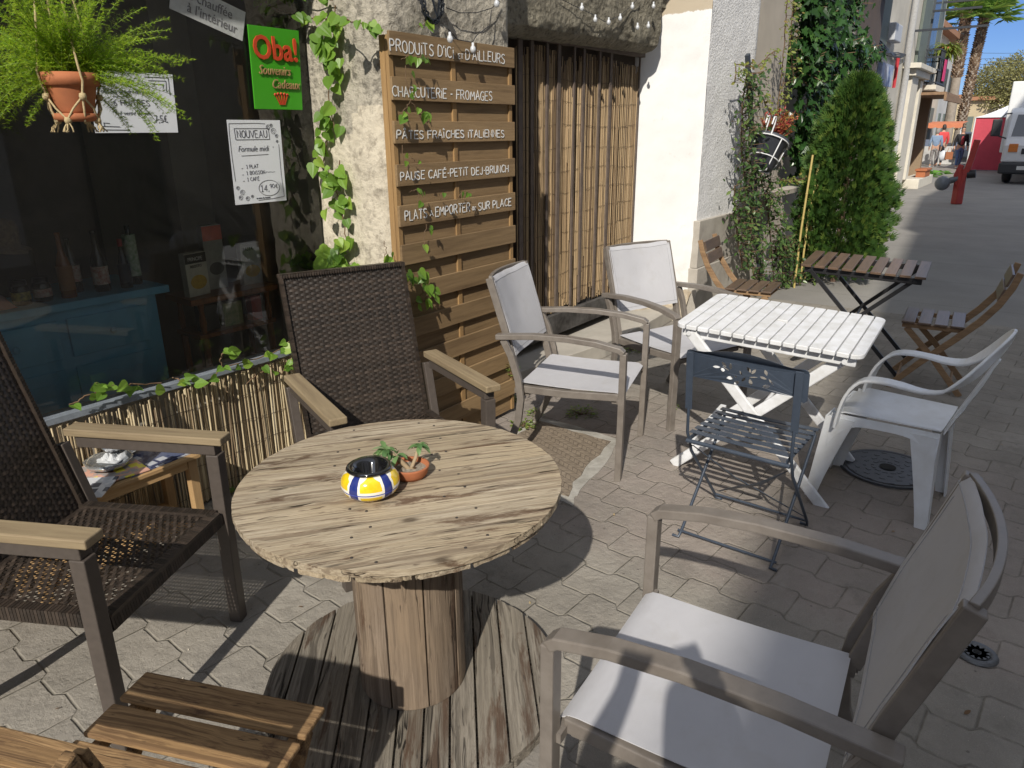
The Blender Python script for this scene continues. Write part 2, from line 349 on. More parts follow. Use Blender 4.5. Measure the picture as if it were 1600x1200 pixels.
BEIGE2 = plain('pale_beige_plaster', (.50, .45, .385), .9, c2=(.42, .38, .33), sc=2, bs=.25, bd=.01)
PLINTH = plain('plinth_cement', (.44, .41, .36), .9, c2=(.34, .31, .27), sc=5, bs=.4, bd=.01)
WW_TOP = old_wood('weathered_spool_wood', (.51, .44, .335), (.39, .325, .235), (.215, .165, .115), (.12, .085, .058), (.45, .35, .215), 0, 1.0, .9, .9)
WW_BASE = old_wood('grey_spool_wood', (.30, .27, .225), (.205, .182, .15), (.095, .083, .068), (.06, .052, .044), (.24, .21, .165), 0, .8, .9, 1.0)
WW_COL = old_wood('brown_spool_wood', (.27, .215, .165), (.205, .16, .122), (.125, .095, .07), (.07, .05, .038), (.31, .22, .135), 2, .7, .7, .6)
PANEL = wood('treated_pine_panel', (.30, .205, .108), (.235, .156, .08), (.11, .07, .038), 0, .9, .7, .35)
PANELV = wood('treated_pine_batten', (.40, .25, .11), (.32, .20, .09), (.17, .10, .05), 2, .9, .7, .35)
TEAK = wood('weathered_teak_arm', (.33, .26, .16), (.255, .195, .12), (.15, .11, .07), 1, 1.3, .6, .3)
ACAC = old_wood('worn_acacia', (.33, .215, .11), (.235, .145, .072), (.12, .07, .037), (.045, .027, .018), (.38, .24, .11), 0, 1.3, .5, .35)
ACACY = wood('worn_acacia_frame', (.34, .22, .12), (.25, .155, .085), (.12, .07, .04), 1, 1.5, .6, .4)
BROWNS = wood('brown_stained_slat', (.16, .105, .072), (.12, .08, .055), (.06, .042, .03), 1, 1.4, .35, .25)
BROWNX = wood('brown_stained_seat', (.16, .11, .078), (.12, .083, .06), (.06, .042, .03), 0, 1.4, .35, .25)
PINE = wood('pale_pine', (.50, .33, .16), (.42, .27, .13), (.24, .14, .07), 0, 1.2, .65, .25)
PINEZ = wood('pale_pine_leg', (.50, .33, .16), (.42, .27, .13), (.24, .14, .07), 2, 1.2, .65, .25)
ORWOOD = wood('orange_varnished_wood', (.32, .12, .035), (.24, .085, .025), (.12, .04, .015), 2, 1.4, .3, .1)
TAUPE = plain('taupe_powder_coat', (.195, .172, .150), .40, c2=(.150, .130, .112), sc=18, bs=.05, bd=.001)
RATF = plain('brown_chair_frame', (.085, .070, .060), .42, c2=(.07, .058, .05), sc=50)
def weave_mat():
    m, t, p = nodes('brown_wicker'); ge = t.nodes.new('ShaderNodeNewGeometry')
    v = coords(t, (60, 60, 60)); n = nz(t, v, 1.0, 4)
    c = ramp(t, ge.outputs['Random Per Island'], [(0, (.020, .016, .013)), (.6, (.036, .027, .021)), (1, (.058, .043, .033))])
    c = mixc(t, mth(t, 'MULTIPLY', ramp(t, n, [(.5, (0, 0, 0)), (.75, (1, 1, 1))]), .35), c, (.085, .065, .055))
    lk(t, c, p.inputs['Base Color']); p.inputs['Roughness'].default_value = .42; bump(t, p, n, .2, .001); return m
WICK = weave_mat()
def sling_mat():
    m, t, p = nodes('light_grey_sling'); v = coords(t)
    ck = nz(t, coords(t, (700, 700, 700)), 1, 2); st = nz(t, v, 3, 4)
    c = ramp(t, st, [(.3, (.545, .545, .575)), (.7, (.62, .62, .645))]); c = mixc(t, mth(t, 'MULTIPLY', ck, .2), c, (.45, .45, .47))
    lk(t, c, p.inputs['Base Color']); p.inputs['Roughness'].default_value = .75
    gr = nz(t, v, 9, 6, .7); c = mixc(t, mth(t, 'MULTIPLY', ramp(t, gr, [(.52, (0, 0, 0)), (.70, (1, 1, 1))]), .22), c, (.40, .38, .34))
    wv = t.nodes.new('ShaderNodeTexWave'); wv.inputs['Scale'].default_value = 95; wv.inputs['Distortion'].default_value = .6; lk(t, v, wv.inputs['Vector']); c = mixc(t, mth(t, 'MULTIPLY', wv.outputs['Fac'], .12), c, (.42, .42, .43)); lk(t, c, p.inputs['Base Color'])
    b0 = bump(t, p, nz(t, coords(t, (1, 2.2, 1)), 5, 3), .35, .012); bump(t, p, ck, .3, .0006, b0)
    tr = t.nodes.new('ShaderNodeBsdfTranslucent'); lk(t, c, tr.inputs[0]); mx = t.nodes.new('ShaderNodeMixShader'); mx.inputs[0].default_value = .16
    out = t.nodes['Material Output']; lk(t, p.outputs[0], mx.inputs[1]); lk(t, tr.outputs[0], mx.inputs[2]); lk(t, mx.outputs[0], out.inputs[0]); return m
SLING = sling_mat()
WPLAST = plain('white_plastic', (.74, .76, .78), .40, c2=(.64, .645, .64), sc=7, bs=.12, bd=.002, bsc=60)
WPAINT = plain('white_table_paint', (.74, .755, .785), .45, c2=(.60, .605, .60), sc=16, bs=.25, bd=.001)
SLATE = plain('slate_blue_metal', (.047, .062, .088), .36, c2=(.04, .052, .074), sc=40, bs=.05, bd=.001)
BLACKM = plain('black_metal', (.018, .018, .02), .4)
TERRA = plain('terracotta', (.42, .145, .06), .8, c2=(.33, .115, .05), sc=14, bs=.2, bd=.002)
SOIL = plain('soil', (.05, .035, .025), .95, c2=(.1, .07, .05), sc=60, bs=.8, bd=.01)
ROPE = plain('jute_rope', (.50, .40, .23), .9, c2=(.36, .27, .14), sc=90, bs=.5, bd=.002)
PAPER = plain('white_paper', (.70, .73, .78), .7, c2=(.66, .69, .74), sc=5)
INK = plain('black_ink', (.02, .02, .04), .6)
WHITEINK = plain('white_sign_paint', (.82, .82, .80), .7)
def solidc(name, c, rough=.6): return plain(name, c, rough, c2=tuple(x*.88 for x in c), sc=12)
def reed_mat(name, c1, c2, c3):
    m, t, p = nodes(name); ge = t.nodes.new('ShaderNodeNewGeometry'); v = coords(t, (60, 60, 5)); n = nz(t, v, 1, 4)
    c = ramp(t, ge.outputs['Random Per Island'], [(0, c3), (.25, c2), (.7, c1), (1, tuple(min(1, x*1.3) for x in c1))])
    c = mixc(t, mth(t, 'MULTIPLY', ramp(t, n, [(.5, (0, 0, 0)), (.7, (1, 1, 1))]), .5), c, c3)
    lk(t, c, p.inputs['Base Color']); p.inputs['Roughness'].default_value = .6; return m
REED = reed_mat('golden_reed', (.47, .345, .20), (.33, .225, .125), (.10, .065, .04))
REED2 = reed_mat('pale_reed', (.56, .47, .31), (.40, .31, .19), (.17, .12, .075))
def glass_mat(name, tint, ior=1.5, film=(.5, .5, .48), filmamt=.05):
    m, t, p = nodes(name); t.nodes.remove(p); out = t.nodes['Material Output']
    tr = t.nodes.new('ShaderNodeBsdfTransparent'); tr.inputs[0].default_value = (*tint, 1)
    gl = t.nodes.new('ShaderNodeBsdfGlossy'); gl.inputs['Roughness'].default_value = .02
    fr = t.nodes.new('ShaderNodeFresnel'); fr.inputs[0].default_value = ior
    mx = t.nodes.new('ShaderNodeMixShader'); lk(t, mth(t, 'MULTIPLY', fr.outputs[0], 1.5, None, True), mx.inputs[0]); lk(t, tr.outputs[0], mx.inputs[1]); lk(t, gl.outputs[0], mx.inputs[2])
    df = t.nodes.new('ShaderNodeBsdfDiffuse'); df.inputs[0].default_value = (*film, 1)
    m2 = t.nodes.new('ShaderNodeMixShader'); lk(t, mth(t, 'MULTIPLY', nz(t, coords(t), 2.5, 4), filmamt*2), m2.inputs[0]); lk(t, mx.outputs[0], m2.inputs[1]); lk(t, df.outputs[0], m2.inputs[2])
    lk(t, m2.outputs[0], out.inputs[0]); return m
GLASS = glass_mat('shop_window_glass', (.90, .93, .92), 1.5, filmamt=.012)

# ---------------------------------------------------------------- stroke lettering
F = {
'A': [[(0, 0), (.3, 1), (.6, 0)], [(.11, .36), (.48, .38)]], 'B': [[(0, 0), (0, 1), (.38, .98), (.5, .84), (.46, .62), (.3, .52), (0, .52)], [(.3, .52), (.54, .42), (.56, .16), (.4, 0), (0, 0)]],
'C': [[(.55, .86), (.42, .99), (.2, .96), (.04, .74), (0, .4), (.1, .1), (.32, 0), (.55, .14)]], 'D': [[(0, 0), (0, 1), (.3, .97), (.52, .76), (.58, .45), (.48, .14), (.28, 0), (0, 0)]],
'E': [[(.5, 1), (0, 1), (0, 0), (.5, 0)], [(0, .52), (.4, .53)]], 'F': [[(.5, 1), (0, 1), (0, 0)], [(0, .52), (.38, .53)]],
'G': [[(.55, .86), (.42, .99), (.2, .96), (.04, .72), (0, .38), (.12, .08), (.36, 0), (.56, .12), (.56, .44), (.34, .44)]], 'H': [[(0, 0), (0, 1)], [(.54, 0), (.54, 1)], [(0, .5), (.54, .5)]],
'I': [[(.06, 0), (.06, .8)], [(.05, .97), (.07, 1.0)]], 'J': [[(.42, 1), (.42, .2), (.3, 0), (.1, .02), (0, .18)]], 'K': [[(0, 0), (0, 1)], [(.5, 1), (0, .45), (.52, 0)]], 'L': [[(0, 1), (0, 0), (.46, 0)]],
'M': [[(0, 0), (.06, 1), (.34, .3), (.62, 1), (.7, 0)]], 'N': [[(0, 0), (0, 1), (.52, 0), (.52, 1)]], 'O': [[(.3, 1), (.08, .86), (0, .5), (.08, .12), (.3, 0), (.5, .12), (.58, .5), (.5, .86), (.3, 1)]],
'P': [[(0, 0), (0, 1), (.36, .99), (.52, .8), (.46, .56), (.28, .47), (0, .47)]], 'Q': [[(.3, 1), (.08, .86), (0, .5), (.08, .12), (.3, 0), (.5, .12), (.58, .5), (.5, .86), (.3, 1)], [(.36, .24), (.6, -.06)]],
'R': [[(0, 0), (0, 1), (.36, .99), (.52, .8), (.46, .58), (.28, .5), (0, .5)], [(.24, .5), (.54, 0)]], 'S': [[(.5, .88), (.34, 1), (.12, .95), (.03, .76), (.14, .58), (.4, .46), (.52, .26), (.42, .05), (.2, 0), (0, .12)]],
'T': [[(0, 1), (.56, 1)], [(.28, 1), (.28, 0)]], 'U': [[(0, 1), (0, .25), (.12, .03), (.3, 0), (.46, .06), (.54, .26), (.54, 1)]], 'V': [[(0, 1), (.28, 0), (.56, 1)]], 'X': [[(0, 0), (.5, 1)], [(0, 1), (.5, 0)]],
'Y': [[(0, 1), (.27, .5), (.54, 1)], [(.27, .5), (.27, 0)]], 'Z': [[(0, 1), (.5, 1), (0, 0), (.52, 0)]], '-': [[(.05, .48), (.3, .48)]], "'": [[(.06, 1.02), (.02, .8)]], ',': [[(.08, .06), (.02, -.14)]],
'/': [[(0, -.05), (.35, 1.02)]], '1': [[(.02, .78), (.2, 1), (.2, 0)], [(.05, 0), (.36, 0)]], '4': [[(.38, 0), (.38, 1), (0, .32), (.52, .32)]], '9': [[(.44, .7), (.34, .5), (.12, .5), (.02, .75), (.14, .98), (.36, .98), (.45, .75), (.4, .3), (.2, 0)]],
'0': [[(.25, 1), (.05, .8), (0, .45), (.08, .1), (.25, 0), (.42, .1), (.5, .45), (.45, .8), (.25, 1)]], '6': [[(.4, .96), (.15, .7), (.02, .3), (.14, .02), (.38, .04), (.48, .28), (.36, .5), (.1, .42)]], '+': [[(0, .45), (.4, .45)], [(.2, .25), (.2, .68)]],
'7': [[(0, 1), (.46, 1), (.16, 0)]], '5': [[(.44, 1), (.06, 1), (.02, .56), (.3, .6), (.46, .36), (.36, .06), (.02, .04)]], 'e': [[(.48, .9), (.3, 1), (.12, .8), (.08, .45), (.16, .08), (.34, 0), (.5, .12)], [(0, .6), (.36, .6)], [(0, .4), (.34, .4)]],
'*': [[(.1, 1.1), (.16, 1.2), (.24, 1.12), (.16, 1.04), (.1, 1.1)]],
}
ACC = {'Â': ('A', [[(.16, 1.1), (.3, 1.26), (.44, 1.1)]]), 'Î': ('I', [[(-.06, 1.02), (.06, 1.18), (.18, 1.02)]]), 'É': ('E', [[(.18, 1.1), (.34, 1.26)]]), 'À': ('A', [[(.2, 1.26), (.34, 1.1)]])}
def strokes(mb, text, P, U, Vv, N, h, w=None, th=.006, rnd=None, gap=.18, mi=0, sx=1.0, jit=.03, off=.0012):
    rnd = rnd or random.Random(len(text)*7+3)
    cx = 0; gl = []
    for ch in text:
        if ch == ' ': cx += .42; continue
        small = 1.0; c = ch
        if ch.islower() and ch not in F: c = ch.upper(); small = .62
        ex = []
        if c in ACC: c, ex = ACC[c]
        st = F.get(c, F['-'])+ex
        wd = max(x for s_ in st for x, y in s_)
        gl.append((cx, small, st)); cx += wd*small+gap
    tot = max(.01, cx-gap); k = (w/tot if w else h*sx)
    for c0, sm, st in gl:
        jy = rnd.uniform(-jit, jit); sl_ = rnd.uniform(-jit, jit)*1.2
        for s_ in st:
            pts = [(c0+(x*sm+y*sm*sl_), y*sm+jy) for x, y in s_]
            if len(pts) > 4:   # smooth
                q = [pts[0]]
                for i in range(1, len(pts)-1): a, b, c_ = pts[i-1], pts[i], pts[i+1]; q += [(b[0]*.8+a[0]*.2, b[1]*.8+a[1]*.2), (b[0]*.8+c_[0]*.2, b[1]*.8+c_[1]*.2)]
                pts = q+[pts[-1]]
            P3 = [P+U*(x*k)+Vv*(y*h)+N*off for x, y in pts]
            if (P3[0]-P3[-1]).length < 1e-6 and len(P3) < 3: P3[-1] += Vv*.001
            mb.sweep(P3, th*rnd.uniform(.85, 1.15), .0008, N, mi=mi)
    return tot*k
def line_on(mb, pts, P, U, Vv, N, th, off=.0012, mi=0): mb.sweep([P+U*x+Vv*y+N*off for x, y in pts], th, .0008, N, mi=mi)
def font_mesh(body, size, mat, name, parent, M, shear=0, extrude=.0006, off=0):
    cu = bpy.data.curves.new('text', 'FONT'); cu.body = body; cu.size = size; cu.shear = shear; cu.extrude = extrude; cu.offset = off; cu.resolution_u = 3
    tmp = bpy.data.objects.new('text', cu); COL.objects.link(tmp)
    dg = bpy.context.evaluated_depsgraph_get(); me = bpy.data.meshes.new_from_object(tmp.evaluated_get(dg))
    bpy.data.objects.remove(tmp); me.transform(M); me.materials.clear(); me.materials.append(mat); me.name = name
    o = bpy.data.objects.new(name, me); COL.objects.link(o); o.parent = parent; return o
def frame_m(P, U, Vv, N): return Matrix(((U.x, Vv.x, N.x, P.x), (U.y, Vv.y, N.y, P.y), (U.z, Vv.z, N.z, P.z), (0, 0, 0, 1)))

# ---------------------------------------------------------------- ground
def sheet(name, x0, x1, y0, y1, z, mat):
    b = MB().add([(x0, y0, z), (x1, y0, z), (x1, y1, z), (x0, y1, z)], [(0, 1, 2, 3)])
    o = b.build(name, mat); tag(o, kind='structure'); return o
sheet('ground', -300, 600, -400, 400, -.03, STREET)
sheet('pavement', -14, 7.3, -9, 3.4, 0, PAVE)
sheet('street', 7.3, 160, -9, 9, .0, STREET)

def ribbon(path, z0, z1, dz, amp, M=None, seed=0, mifn=None, step=.035, freq=9, clampz=None):
    """vertical wall surface following a plan path, roughened by noise"""
    pts = []
    for i in range(len(path)-1):
        a = Vector(path[i]); b = Vector(path[i+1]); n = max(1, int((b-a).length/step))
        for k in range(n): pts.append(a+(b-a)*k/n)
    pts.append(Vector(path[-1])); nu = len(pts)-1; nv = max(1, int((z1-z0)/dz))
    nrm = []
    for i in range(nu+1):
        t = pts[min(nu, i+1)]-pts[max(0, i-1)]; nrm.append(Vector((t.y, -t.x)).normalized())
    mb = MB(); vs = []
    for j in range(nv+1):
        z = z0+(z1-z0)*j/nv
        for i in range(nu+1):
            p = pts[i]; q = Vector((p.x*freq, p.y*freq+seed, z*freq))
            d = (noise.noise(q*.33)*1.3+noise.noise(q)*.8+noise.noise(q*2.6)*.45)*amp
            p2 = p+nrm[i]*d; vs.append((p2.x, p2.y, z))
    for j in range(nv):
        for i in range(nu):
            a = j*(nu+1)+i; mi = mifn(i/nu, pts[i], z0+(z1-z0)*j/nv) if mifn else 0
            mb.add([], []); mb.f.append([a, a+1, a+nu+2, a+nu+1]); mb.m.append(mi); mb.sm.append(True)
    mb.v = [tuple(v) for v in vs]
    return mb

# ---------------------------------------------------------------- stone house with shop window and doorway
house = empty('stone_house', (2.4, 3, 0)); tag(house, 'old stone house with a big shop window, rough pale stone pier and white plastered doorway', 'building')
HM = Matrix.Translation((-2.4, -3, 0))
def part(mb, name, mat, parent, bevel=0, **k):
    if parent is house: mb.v = [tuple(HM @ Vector(v)) for v in mb.v]
    return mb.build(name, mat, parent, bevel, **k)
def stonemix(u, p, z):
    if p.x < 2.52 and z < 1.62+.25*noise.noise(Vector((p.x*8, p.y*8, z*5))): return 1
    return 0
part(ribbon([(2.43, 3.0), (2.415, 2.55), (2.435, 2.46), (2.50, 2.43), (3.34, 2.43), (3.42, 2.48), (3.49, 2.60), (3.50, 3.0)], 0, 2.95, .03, .012, mifn=stonemix), 'stone_pier', [STONE, CREAM], house)
part(ribbon([(-14, 2.43), (-4.2, 2.43), (-4.2, 3.0)], 0, 2.95, .12, .01, step=.12), 'front_wall', STONE, house)
part(MB().box(-4.2, -1.25, 2.43, 3.0, 2.5, 2.95), 'added_opening_head', STONE, house)  # unseen opening below, added so sun bounces into the shop interior
part(ribbon([(-1.25, 3.0), (-1.25, 2.43), (-.14, 2.43), (-.1, 2.5), (-.1, 3.05)], 0, 2.95, .12, .01, step=.12), 'front_wall', STONE, house)
part(MB().box(-14, 3.4, 2.42, 3.0, 2.95, 8.2).box(3.4, 7.2, 2.44, 3.3, 3.0, 8.2), 'upper_wall', STONE, house)
KD = 2.8/3.05
def eyes(mb):      # the doorway as surveyed from the eye, brought forward to its true depth
    mb.v = [(v[0]*KD, v[1]*KD, 1.6+(v[2]-1.6)*KD) for v in mb.v]; return mb
# lintel: long rounded block over the doorway
def lintel(u, v):
    x = 3.36+u*2.85; a = v
    prof = [(3.12, 2.17), (3.0, 2.165), (2.93, 2.18), (2.885, 2.215), (2.868, 2.27), (2.86, 2.36), (2.86, 2.6), (2.86, 3.05)]
    f = a*(len(prof)-1); i = min(int(f), len(prof)-2); f -= i; y = prof[i][0]*(1-f)+prof[i+1][0]*f; z = prof[i][1]*(1-f)+prof[i+1][1]*f
    q = Vector((x*6, y*6, z*6)); d = noise.noise(q)*.016+noise.noise(q*2.7)*.010
    rise = .055*u
    e = max(0, u-.955)/.045; y += e*e*.12; z += e*e*.03*(1 if z < 2.3 else 0)
    return (x, y+d, z+rise+d*.6)
part(eyes(MB().grid(110, 42, lintel)), 'lintel', LINT, house)
part(MB().box(3.3, 6.05, 2.69, 3.4, 2.5, 3.1), 'lintel_backing', LINT, house)
def wmix(u, p, z):
    return 0
part(ribbon([(5.60, 3.3), (5.655, 2.84), (6.075, 2.45), (6.10, 2.425)], 0, 3.2, .03, .006, mifn=wmix, freq=6), 'door_reveal', [WHITEP, BEIGE], house)
def bulge(u, v):
    x = 5.70+.36*v; y = 2.86-.43*v; r = .10+.05*math.sin(v*7)+.03*noise.noise(Vector((v*7, u*4, 1)))
    a = u*math.pi/2; return (x-r*math.cos(a)+.02, y-.02, .30*math.sin(a)*(.8+.4*noise.noise(Vector((v*5, 2, 2)))))
part(MB().grid(14, 40, bulge), 'reveal_footing', plain('stained_footing_stone', (.52, .46, .36), .9, c2=(.28, .22, .15), sc=9, bs=.8, bd=.02), house)
part(ribbon([(6.10, 2.425), (7.16, 2.40), (7.20, 2.43), (7.22, 2.8)], .86, 7.9, .05, .004, step=.05), 'stucco_wall', STUC, house)
part(MB().box(6.075, 7.215, 2.372, 2.8, -.01, .45).box(6.082, 7.21, 2.385, 2.8, .452, .862), 'wall_plinth', PLINTH, house, bevel=.006)
part(MB().box(3.5, 6.25, 3.35, 3.42, 0, 3.1), 'porch_back', plain('dark_door_paint', (.03, .025, .02), .7), house)
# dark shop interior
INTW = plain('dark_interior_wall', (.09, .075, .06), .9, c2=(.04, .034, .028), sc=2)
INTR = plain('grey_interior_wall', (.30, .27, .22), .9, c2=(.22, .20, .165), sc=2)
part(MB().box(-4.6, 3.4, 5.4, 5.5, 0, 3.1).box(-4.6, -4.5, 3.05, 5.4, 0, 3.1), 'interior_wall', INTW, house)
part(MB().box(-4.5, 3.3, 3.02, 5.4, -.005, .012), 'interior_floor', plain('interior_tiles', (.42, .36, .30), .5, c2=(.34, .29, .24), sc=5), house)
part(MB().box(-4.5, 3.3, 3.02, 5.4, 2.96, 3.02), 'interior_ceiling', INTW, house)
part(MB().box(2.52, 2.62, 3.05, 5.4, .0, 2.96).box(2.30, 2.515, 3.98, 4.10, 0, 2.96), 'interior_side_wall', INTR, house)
part(MB().box(-.1, 2.44, 2.93, 3.04, 0, .57), 'window_sill_wall', PLINTH, house)
win = MB().box(-.1, 2.43, 2.865, 2.905, .575, .603).box(-.1, -.06, 2.868, 2.93, .604, 2.9).box(-.06, 2.395, 2.868, 2.93, 2.87, 2.9)
wf = part(win, 'window', plain('grey_window_rail', (.22, .25, .29), .4, c2=(.16, .18, .21), sc=20), house, bevel=.003)
gl = MB().add([(-.06, 2.90, .603), (2.41, 2.90, .603), (2.41, 2.90, 2.87), (-.06, 2.90, 2.87)], [(0, 1, 2, 3)]); gl.v = [tuple(HM @ Vector(v)) for v in gl.v]
gl.build('glass', GLASS, wf)
# doorstep slab
ds = MB().prism([(3.51, 3.3), (3.51, 2.62), (4.6, 2.46), (5.35, 2.47), (6.04, 2.52), (5.66, 2.86), (5.66, 3.3)], 0, .115)
tag(ds.build('doorstep', plain('pale_cement', (.43, .40, .35), .9, c2=(.36, .335, .29), sc=6, bs=.3, bd=.004), bevel=.006), kind='structure')

# reed curtain in the doorway, hung behind dark battens
scr = empty('reed_door_curtain', (5.2*KD, 3.06*KD, 1.6*(1-KD))); scr.scale = (KD, KD, KD); tag(scr, 'tall golden reed curtain wired behind dark vertical battens in the doorway', 'reed curtain')
rnd = random.Random(5); b = MB(); wires = MB(); x = 4.0
def reed(mb, x, y, z0, z1, r, lean=0, n=4, ly=0):
    p = []
    for z, dx in ((z0, 0), ((z0+z1)/2, lean*.5+rnd.uniform(-.002, .002)), (z1, lean)):
        p.append((x+dx, y+ly*(z-z0), z))
    mb.tube(p, r, n, cap=False)
strip = [(4.30, 4.465), (4.47, 4.67), (4.675, 4.82), (4.83, 5.035), (5.045, 5.175), (5.19, 5.42), (5.425, 5.61), (5.615, 5.865), (5.87, 6.13)]
for si, (a, c) in enumerate(strip):
    top = 2.14+rnd.uniform(-.04, .03); bot = .22+.035*si*0+rnd.uniform(-.02, .03)
    x = a
    while x < c:
        e = min(x-a, c-x)
        z1 = top-rnd.random()**3*.12-(.10 if rnd.random() < .1 else 0); z0 = bot+rnd.random()**4*.10
        if rnd.random() < .95: reed(b, x-5.2, rnd.uniform(-.006, .006), z0, z1, rnd.uniform(.0026, .0042), rnd.uniform(-.012, .012))
        if rnd.random() < .12: reed(b, x-5.2, -.012, rnd.uniform(z0, 1.4), rnd.uniform(1.4, z1), .003, rnd.uniform(-.03, .03))
        x += rnd.uniform(.0045, .0085)
b.build('reeds', REED, scr)
for k in range(12):
    z = .36+k*.16
    pts = []; xx = 4.3
    while xx < 6.13: pts.append((xx-5.2, -.009+rnd.uniform(-.002, .002), z+.012*math.sin(xx*5+k)+rnd.uniform(-.006, .006))); xx += .05
    wires.tube(pts, .0012, 3, cap=False)
wires.build('wire', plain('rusty_wire', (.05, .035, .03), .6), scr)
BAT = plain('dark_batten', (.155, .118, .095), .75, c2=(.10, .076, .06), sc=14)
for x, w in ((4.335, .05), (4.475, .035), (4.67, .028), (4.825, .04), (5.04, .024), (5.18, .034), (5.425, .03), (5.61, .04), (6.12, .018)):
    MB().box(x-w/2-5.2, x+w/2-5.2, -.022, -.009, .24 if x < 6 else .3, 2.20).build('batten', BAT, scr, bevel=.002)
MB().box(-.92, .93, -.045, .0, .05, .215).box(-.92, .93, .02, .04, .05, .24).build('kickboard', plain('black_peeling_board', (.022, .019, .017), .75, c2=(.10, .095, .09), sc=7), scr, bevel=.003)
MB().box(-.92, .95, -.05, .0, 2.19, 2.25).build('top_rail', BAT, scr)
MB().box(-.92, .97, .05, .06, .05, 2.3).build('backing_cloth', plain('dark_backing', (.085, .062, .045), .9), scr)

# reed screen under the shop window
rs = empty('low_reed_screen', (1.2, 2.87, 0)); tag(rs, 'low pale reed screen tied below the shop window rail', 'reed screen')
b = MB(); x = 0
while x < 2.22:
    z1 = .565-rnd.random()**3*.05; reed(b, x-1.2, rnd.uniform(-.006, .006), .01+rnd.random()*.01, z1, rnd.uniform(.0022, .0046), rnd.uniform(-.01, .01)+.005, ly=rnd.uniform(-.008, .008))
    if rnd.random() < .06: reed(b, x-1.2, -.014, .02, z1-.01, .004, rnd.uniform(-.03, .03))
    x += rnd.uniform(.0045, .0095)
b.build('reeds', REED2, rs)
w2 = MB()
for z in (.07, .2, .33, .46): w2.tube([(k*.06-1.2, -.011, z+.01*math.sin(k*.7+z*20)) for k in range(38)], .0011, 3, cap=False)
w2.build('wire', plain('rusty_wire', (.05, .035, .03), .6), rs)
MB().box(1.0, 1.03, -.02, .015, 0, .57).build('end_post', PINEZ, rs, bevel=.002)

# ---------------------------------------------------------------- neighbouring house behind the climbers
nb = empty('beige_house', (10, 3, 0)); tag(nb, 'beige rendered house behind the climbing plants, with a shaded brown recess', 'building')
NM = Matrix.Translation((-10, -3, 0))
def npart(mb, name, mat, parent=None, bevel=0):
    mb.v = [tuple(NM @ Vector(v)) for v in mb.v]; return mb.build(name, mat, parent or nb, bevel)
npart(MB().box(7.22, 8.35, 2.47, 3.4, 0, 8).box(8.35, 13.2, 2.9, 3.4, 0, 8).box(13.2, 16.2, 3.25, 3.4, 0, 8).box(13.2, 16.2, 2.9, 3.249, 0, 2.35), 'wall', BEIGE2, nb)
npart(MB().box(13.25, 16.15, 3.1, 3.24, 2.36, 6), 'shutter', plain('brown_shutter', (.13, .095, .075), .7, c2=(.10, .075, .06), sc=3), nb)
npart(MB().box(7.5, 8.9, 2.30, 2.466, .93, .985), 'ledge', BEIGE2, nb, bevel=.004)
npart(MB().box(7.25, 16.4, 2.2, 3.0, 5.7, 5.95), 'eaves', plain('brown_eaves', (.12, .08, .05), .8), nb)
npart(MB().box(15.3, 17.2, 2.45, 2.895, 4.05, 4.25), 'porch_roof', plain('brown_eaves', (.12, .08, .05), .8), nb, bevel=.02)

# ---------------------------------------------------------------- cream house with balcony further along
hb = empty('cream_house', (24, 3.5, 0)); tag(hb, 'cream fronted house with a drainpipe, an iron balcony and a red shop door', 'building')
CRM = plain('cream_render', (.56, .53, .46), .9, c2=(.46, .43, .37), sc=1.6, bs=.3, bd=.02, bsc=6)
CRM2 = plain('cream_stone_trim', (.66, .62, .53), .85, c2=(.56, .52, .44), sc=3)
GRN = plain('green_grey_shutter', (.13, .155, .135), .7, c2=(.10, .12, .105), sc=5)
HO = Matrix.Translation((-24, -3.5, 0))
def hp(mb, name, mat, parent=None, bevel=0):
    mb.v = [tuple(HO @ Vector(v)) for v in mb.v]; return mb.build(name, mat, parent or hb, bevel)
hp(MB().box(16.2, 23.3, 3.5, 8, 0, 9).box(26.4, 27.2, 3.5, 8, 0, 9).box(23.3, 26.4, 3.5, 8, 2.6, 9).box(23.3, 26.4, 3.9, 8, 0, 2.6), 'wall', CRM)
hp(MB().tube([(21.45, 3.4, 0), (21.45, 3.4, 3.0), (21.25, 3.4, 3.3), (21.2, 3.4, 8)], .075, 10), 'drainpipe', plain('pale_pipe', (.50, .50, .50), .5))
hp(MB().box(21.7, 22.7, 3.28, 3.495, 0, 3.0).box(23.3, 23.7, 3.3, 3.495, .25, 2.8), 'pilaster', CRM2, None, .01)
hp(MB().prism([(21.5, 3.1), (24.1, 3.1), (24.3, 3.3), (24.3, 3.495), (21.4, 3.495), (21.4, 3.2)], 3.0, 3.12).prism([(21.6, 3.2), (24.0, 3.2), (24.1, 3.495), (21.5, 3.495)], 2.84, 2.995), 'capital', CRM2, None, .01)
hp(MB().box(23.8, 26.3, 3.75, 3.9, .05, 2.55), 'shop_door', plain('dark_red_door', (.16, .035, .05), .5, c2=(.09, .02, .03), sc=2))
hp(MB().box(26.1, 26.39, 3.35, 3.75, .05, 2.5), 'door_jamb', plain('brown_jamb', (.30, .22, .14), .7), None, .01)
hp(MB().box(23.5, 26.3, 2.98, 3.495, 0, .26), 'step_block', CRM2, None, .01)
hp(MB().prism([(23.6, 3.6), (23.6, 2.7), (27.3, 2.75), (27.3, 3.6)], 2.45, 2.52).box(23.6, 27.3, 2.68, 2.74, 2.3, 2.449), 'awning_roof', plain('brown_tile_edge', (.30, .19, .11), .8, c2=(.2, .12, .07), sc=8))
bal = hp(MB().box(24.0, 25.8, 3.02, 3.495, 2.56, 2.72), 'balcony', CRM2, None, .01)
rl = MB(); BI = plain('black_iron', (.03, .035, .045), .5)
